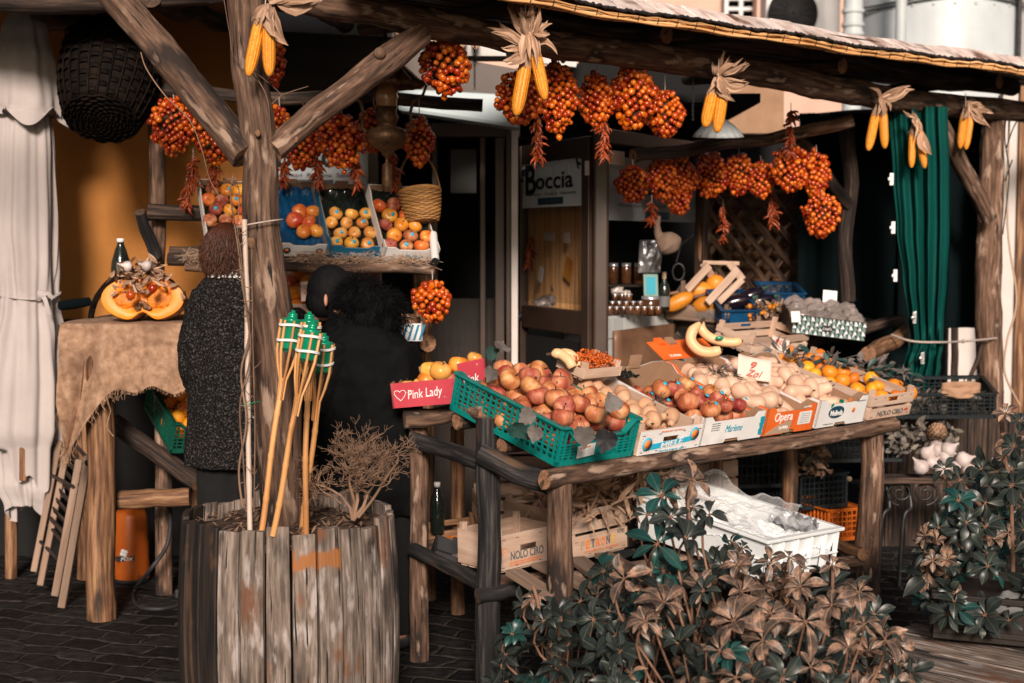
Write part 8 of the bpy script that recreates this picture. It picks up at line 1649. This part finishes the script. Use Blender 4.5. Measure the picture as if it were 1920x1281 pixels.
SP = thing('umbrella_tree_shrub', 'large glossy leaved shrub in the foreground under the table front', 'shrub', V3((.65, 3.95, 0)))
m = MB(); sm = MB(); base = V3((.7, 4.05, 0))
top = [(930, 1190), (980, 1110), (1060, 1075), (1150, 1040), (1220, 1010), (1300, 990), (1400, 1000), (1480, 1040), (1560, 1060), (1620, 1110), (1680, 1170), (1730, 1240)]
def ytop(x):
    for (a, ya), (b_, yb) in zip(top, top[1:]):
        if a <= x <= b_: return lerp(ya, yb, (x-a)/(b_-a))
    return 1250
key = [(1300, 900, 4.35, 1.2, 1), (1262, 905, 4.4, .9, 1), (1240, 930, 4.3, 1.1, 2), (1215, 965, 4.25, 1.0, 0), (1258, 970, 4.2, 1.0, 0), (1300, 950, 4.3, .8, 0), (1330, 965, 4.2, 1.15, 0), (1285, 1010, 4.1, 1.3, 0), (1232, 1020, 4.15, 1.1, 2), (1385, 1060, 4.1, 1.0, 1), (1480, 1045, 4.2, .8, 1), (1560, 1060, 4.4, .8, 1), (1445, 1055, 4.15, .9, 1),
       (1170, 1085, 4.1, 1.0, 1), (1245, 1130, 3.95, 1.1, 1), (1210, 1165, 3.9, .9, 1), (1375, 1165, 3.85, 1.2, 1), (1445, 1150, 3.95, 1.0, 1), (1510, 1165, 3.85, 1.4, 1), (1560, 1135, 4.0, 1.2, 1), (1500, 1100, 4.1, 1.0, 1), (1350, 1220, 3.75, 1.1, 1), (1430, 1200, 3.8, 1.0, 1), (1620, 1170, 3.95, 1.0, 1), (1390, 1110, 4.0, 1.0, 1), (1310, 1095, 4.1, .9, 1), (1660, 1200, 3.9, .9, 1), (960, 1190, 4.3, .8, 2), (1000, 1120, 4.4, .7, 1), (1020, 1165, 4.2, .9, 0), (1380, 1270, 3.65, 1.0, 1), (1610, 1110, 4.1, .8, 1), (1590, 1215, 3.8, .9, 1)]
for (x, y, Yk, s, mi) in key:
    c = at(x, y, Yk); up = V3((rng.uniform(-.5, .5), -.55, rng.uniform(.4, 1.1))); cluster(m, c, up, .062*s, mi); sm.tube(smooth([c, c-V3((.01, -.06, .12)), (c+base)/2-V3((0, 0, .1)), base+V3((rng.uniform(-.3, .3), 0, .1))], 4), [.0035+.00015*i for i in range(13)], 6)
for k in range(270):
    x = rng.uniform(925, 1730); y0 = ytop(x)+rng.uniform(5, 60)+rng.random()**1.0*(1330-ytop(x)); dpt = (y0-ytop(x))/250; Yk = 4.45-.75*min(1, dpt)+rng.uniform(-.05, .35)
    if x < 1150 and rng.random() < .3: continue
    c = at(x, y0, Yk); lf = x < 1180 or rng.random() < .45; mi = rng.choice((0, 0, 0, 0, 0, 2)) if lf else rng.choice((1, 1, 0, 1, 0)); up = V3((rng.uniform(-.9, .9), rng.uniform(-.9, .1), rng.uniform(.1, 1))); cluster(m, c, up, .062*rng.uniform(.7, 1.15), mi)
    if rng.random() < .5: sm.tube([c, c+V3((rng.uniform(-.03, .03), .05, -.12)), c+V3((0, .15, -.3))], [.0025, .003, .004], 5)
for pts in ([(1302, 1010, 4.25), (1290, 950, 4.3), (1296, 905, 4.35)], [(1300, 1080, 4.2), (1283, 1010, 4.2), (1270, 960, 4.3), (1262, 915, 4.35)], [(1000, 1180, 4.3), (1010, 1140, 4.35), (1000, 1100, 4.4)], [(1560, 1120, 4.3), (1562, 1065, 4.38)]): P_ = smooth([at(*p) for p in pts]); sm.tube(P_, .006, 7)
m.build('foliage', ['schef_dark', 'schef_pink', 'schef_teal', 'stem'], SP); sm.build('stems', 'stem', SP)
SQ = thing('potted_shrub', 'dark leafy shrub growing in the brown wooden box at the right edge', 'shrub', V3((1.75, 5.3, .5))); m = MB(); sm = MB()
for k in range(125):
    x = rng.uniform(1735, 1960); lim = lerp(1010, 830, min(1, max(0, (x-1735)/160))); y = rng.uniform(lim, 1165)+rng.uniform(-15, 15); Yk = 4.9+rng.uniform(-.3, .45); c = at(x, y, Yk); cluster(m, c, V3((rng.uniform(-.8, .4), -.6, rng.uniform(0, 1))), .062*rng.uniform(.7, 1.1), rng.choice((0, 0, 0, 0, 2, 1)))
for (x, y, s, mi) in ((1885, 775, .8, 1), (1912, 790, .9, 0), (1770, 880, .9, 0), (1800, 900, .9, 0), (1840, 880, .8, 0), (1900, 830, .8, 1), (1795, 1130, 1.1, 1), (1750, 1130, 1.0, 0), (1735, 1035, .8, 0), (1765, 1050, .9, 0), (1890, 1000, .9, 1), (1860, 1010, .9, 1)): cluster(m, at(x, y, 4.75), V3((rng.uniform(-.4, .4), -.6, .6)), .062*s, mi)
for pts in ([(1878, 785), (1882, 830), (1886, 870), (1895, 920), (1900, 1100)], [(1768, 890), (1790, 920), (1830, 965), (1870, 1010)], [(1740, 1035), (1765, 1065), (1790, 1110), (1850, 1150)], [(1886, 860), (1860, 890)], [(1800, 905), (1850, 960)]): P_ = smooth([at(x, y, 4.85) for x, y in pts]); sm.tube(P_, .0075, 7, lump=.3)
m.build('foliage', ['schef_dark', 'schef_pink', 'schef_teal', 'stem'], SQ); sm.build('stems', 'stem', SQ)
PB = thing('planter_box', 'dark reddish brown wooden planter box at the right edge', 'planter', at(1760, 1180, 4.85)); Mp_ = frame(at(1748, 1195, 4.75), (1, -.28, -.03), y=(.28, 1, 0)); m = MB()
m.box((.45, 0, .07), (.9, .02, .14), Mp_); m.box((.45, -.014, .15), (.92, .035, .02), Mp_); m.box((.45, .4, .08), (.9, .02, .16), Mp_); m.box((0, .2, .08), (.02, .38, .16), Mp_); m.box((.45, .2, .12), (.86, .36, .02), Mp_); m.box((.45, -.012, .03), (.9, .012, .02), Mp_); m.build('box', 'dark_wood', PB, bevel=.003)
m = MB(); m.ball(at(1890, 1135, 4.7), .06, 14, 10, sc=(1, .6, .7), lump=.6); tag(m.build('blue_bundle', 'ink_grey'), 'crumpled blue grey plastic tucked in the planter box', 'plastic')
# plank bench in the bottom right corner
WB_ = thing('plank_bench', 'weathered plank bench in the bottom right corner', 'bench', atz(1760, 1290, 0)); Mk_ = frame(at(1655, 1215, 4.75), (.95, .30, .03), y=(.35, -.93, 0)); 
a0, a1, b0_, b1_ = at(1640, 1200, 4.75), at(1740, 1178, 5.0), at(1900, 1225, 4.45), at(1700, 1300, 4.0)
ax_ = V3((.72, -.69, 0)).normalized(); an_ = V3((-.69, -.72, 0)).normalized(); zb = at(1740, 1180, 5.0).z
for k in range(5): m = MB(); o_ = V3((a1.x, a1.y, zb))+an_*(.075+k*.15)-ax_*(.12 if k else .05); m.beam(o_, o_+ax_*1.6, .142, .03); m.build('plank', 'stave', WB_, bevel=.004)
for (q1, q2) in ((.1, .1), (1.2, .1)): m = MB(); o_ = V3((a1.x, a1.y, 0))+an_*.3+ax_*q1; m.beam(o_, o_+V3((0, 0, zb-.018)), .06, .06); m.build('leg', 'veneer_old', WB_)
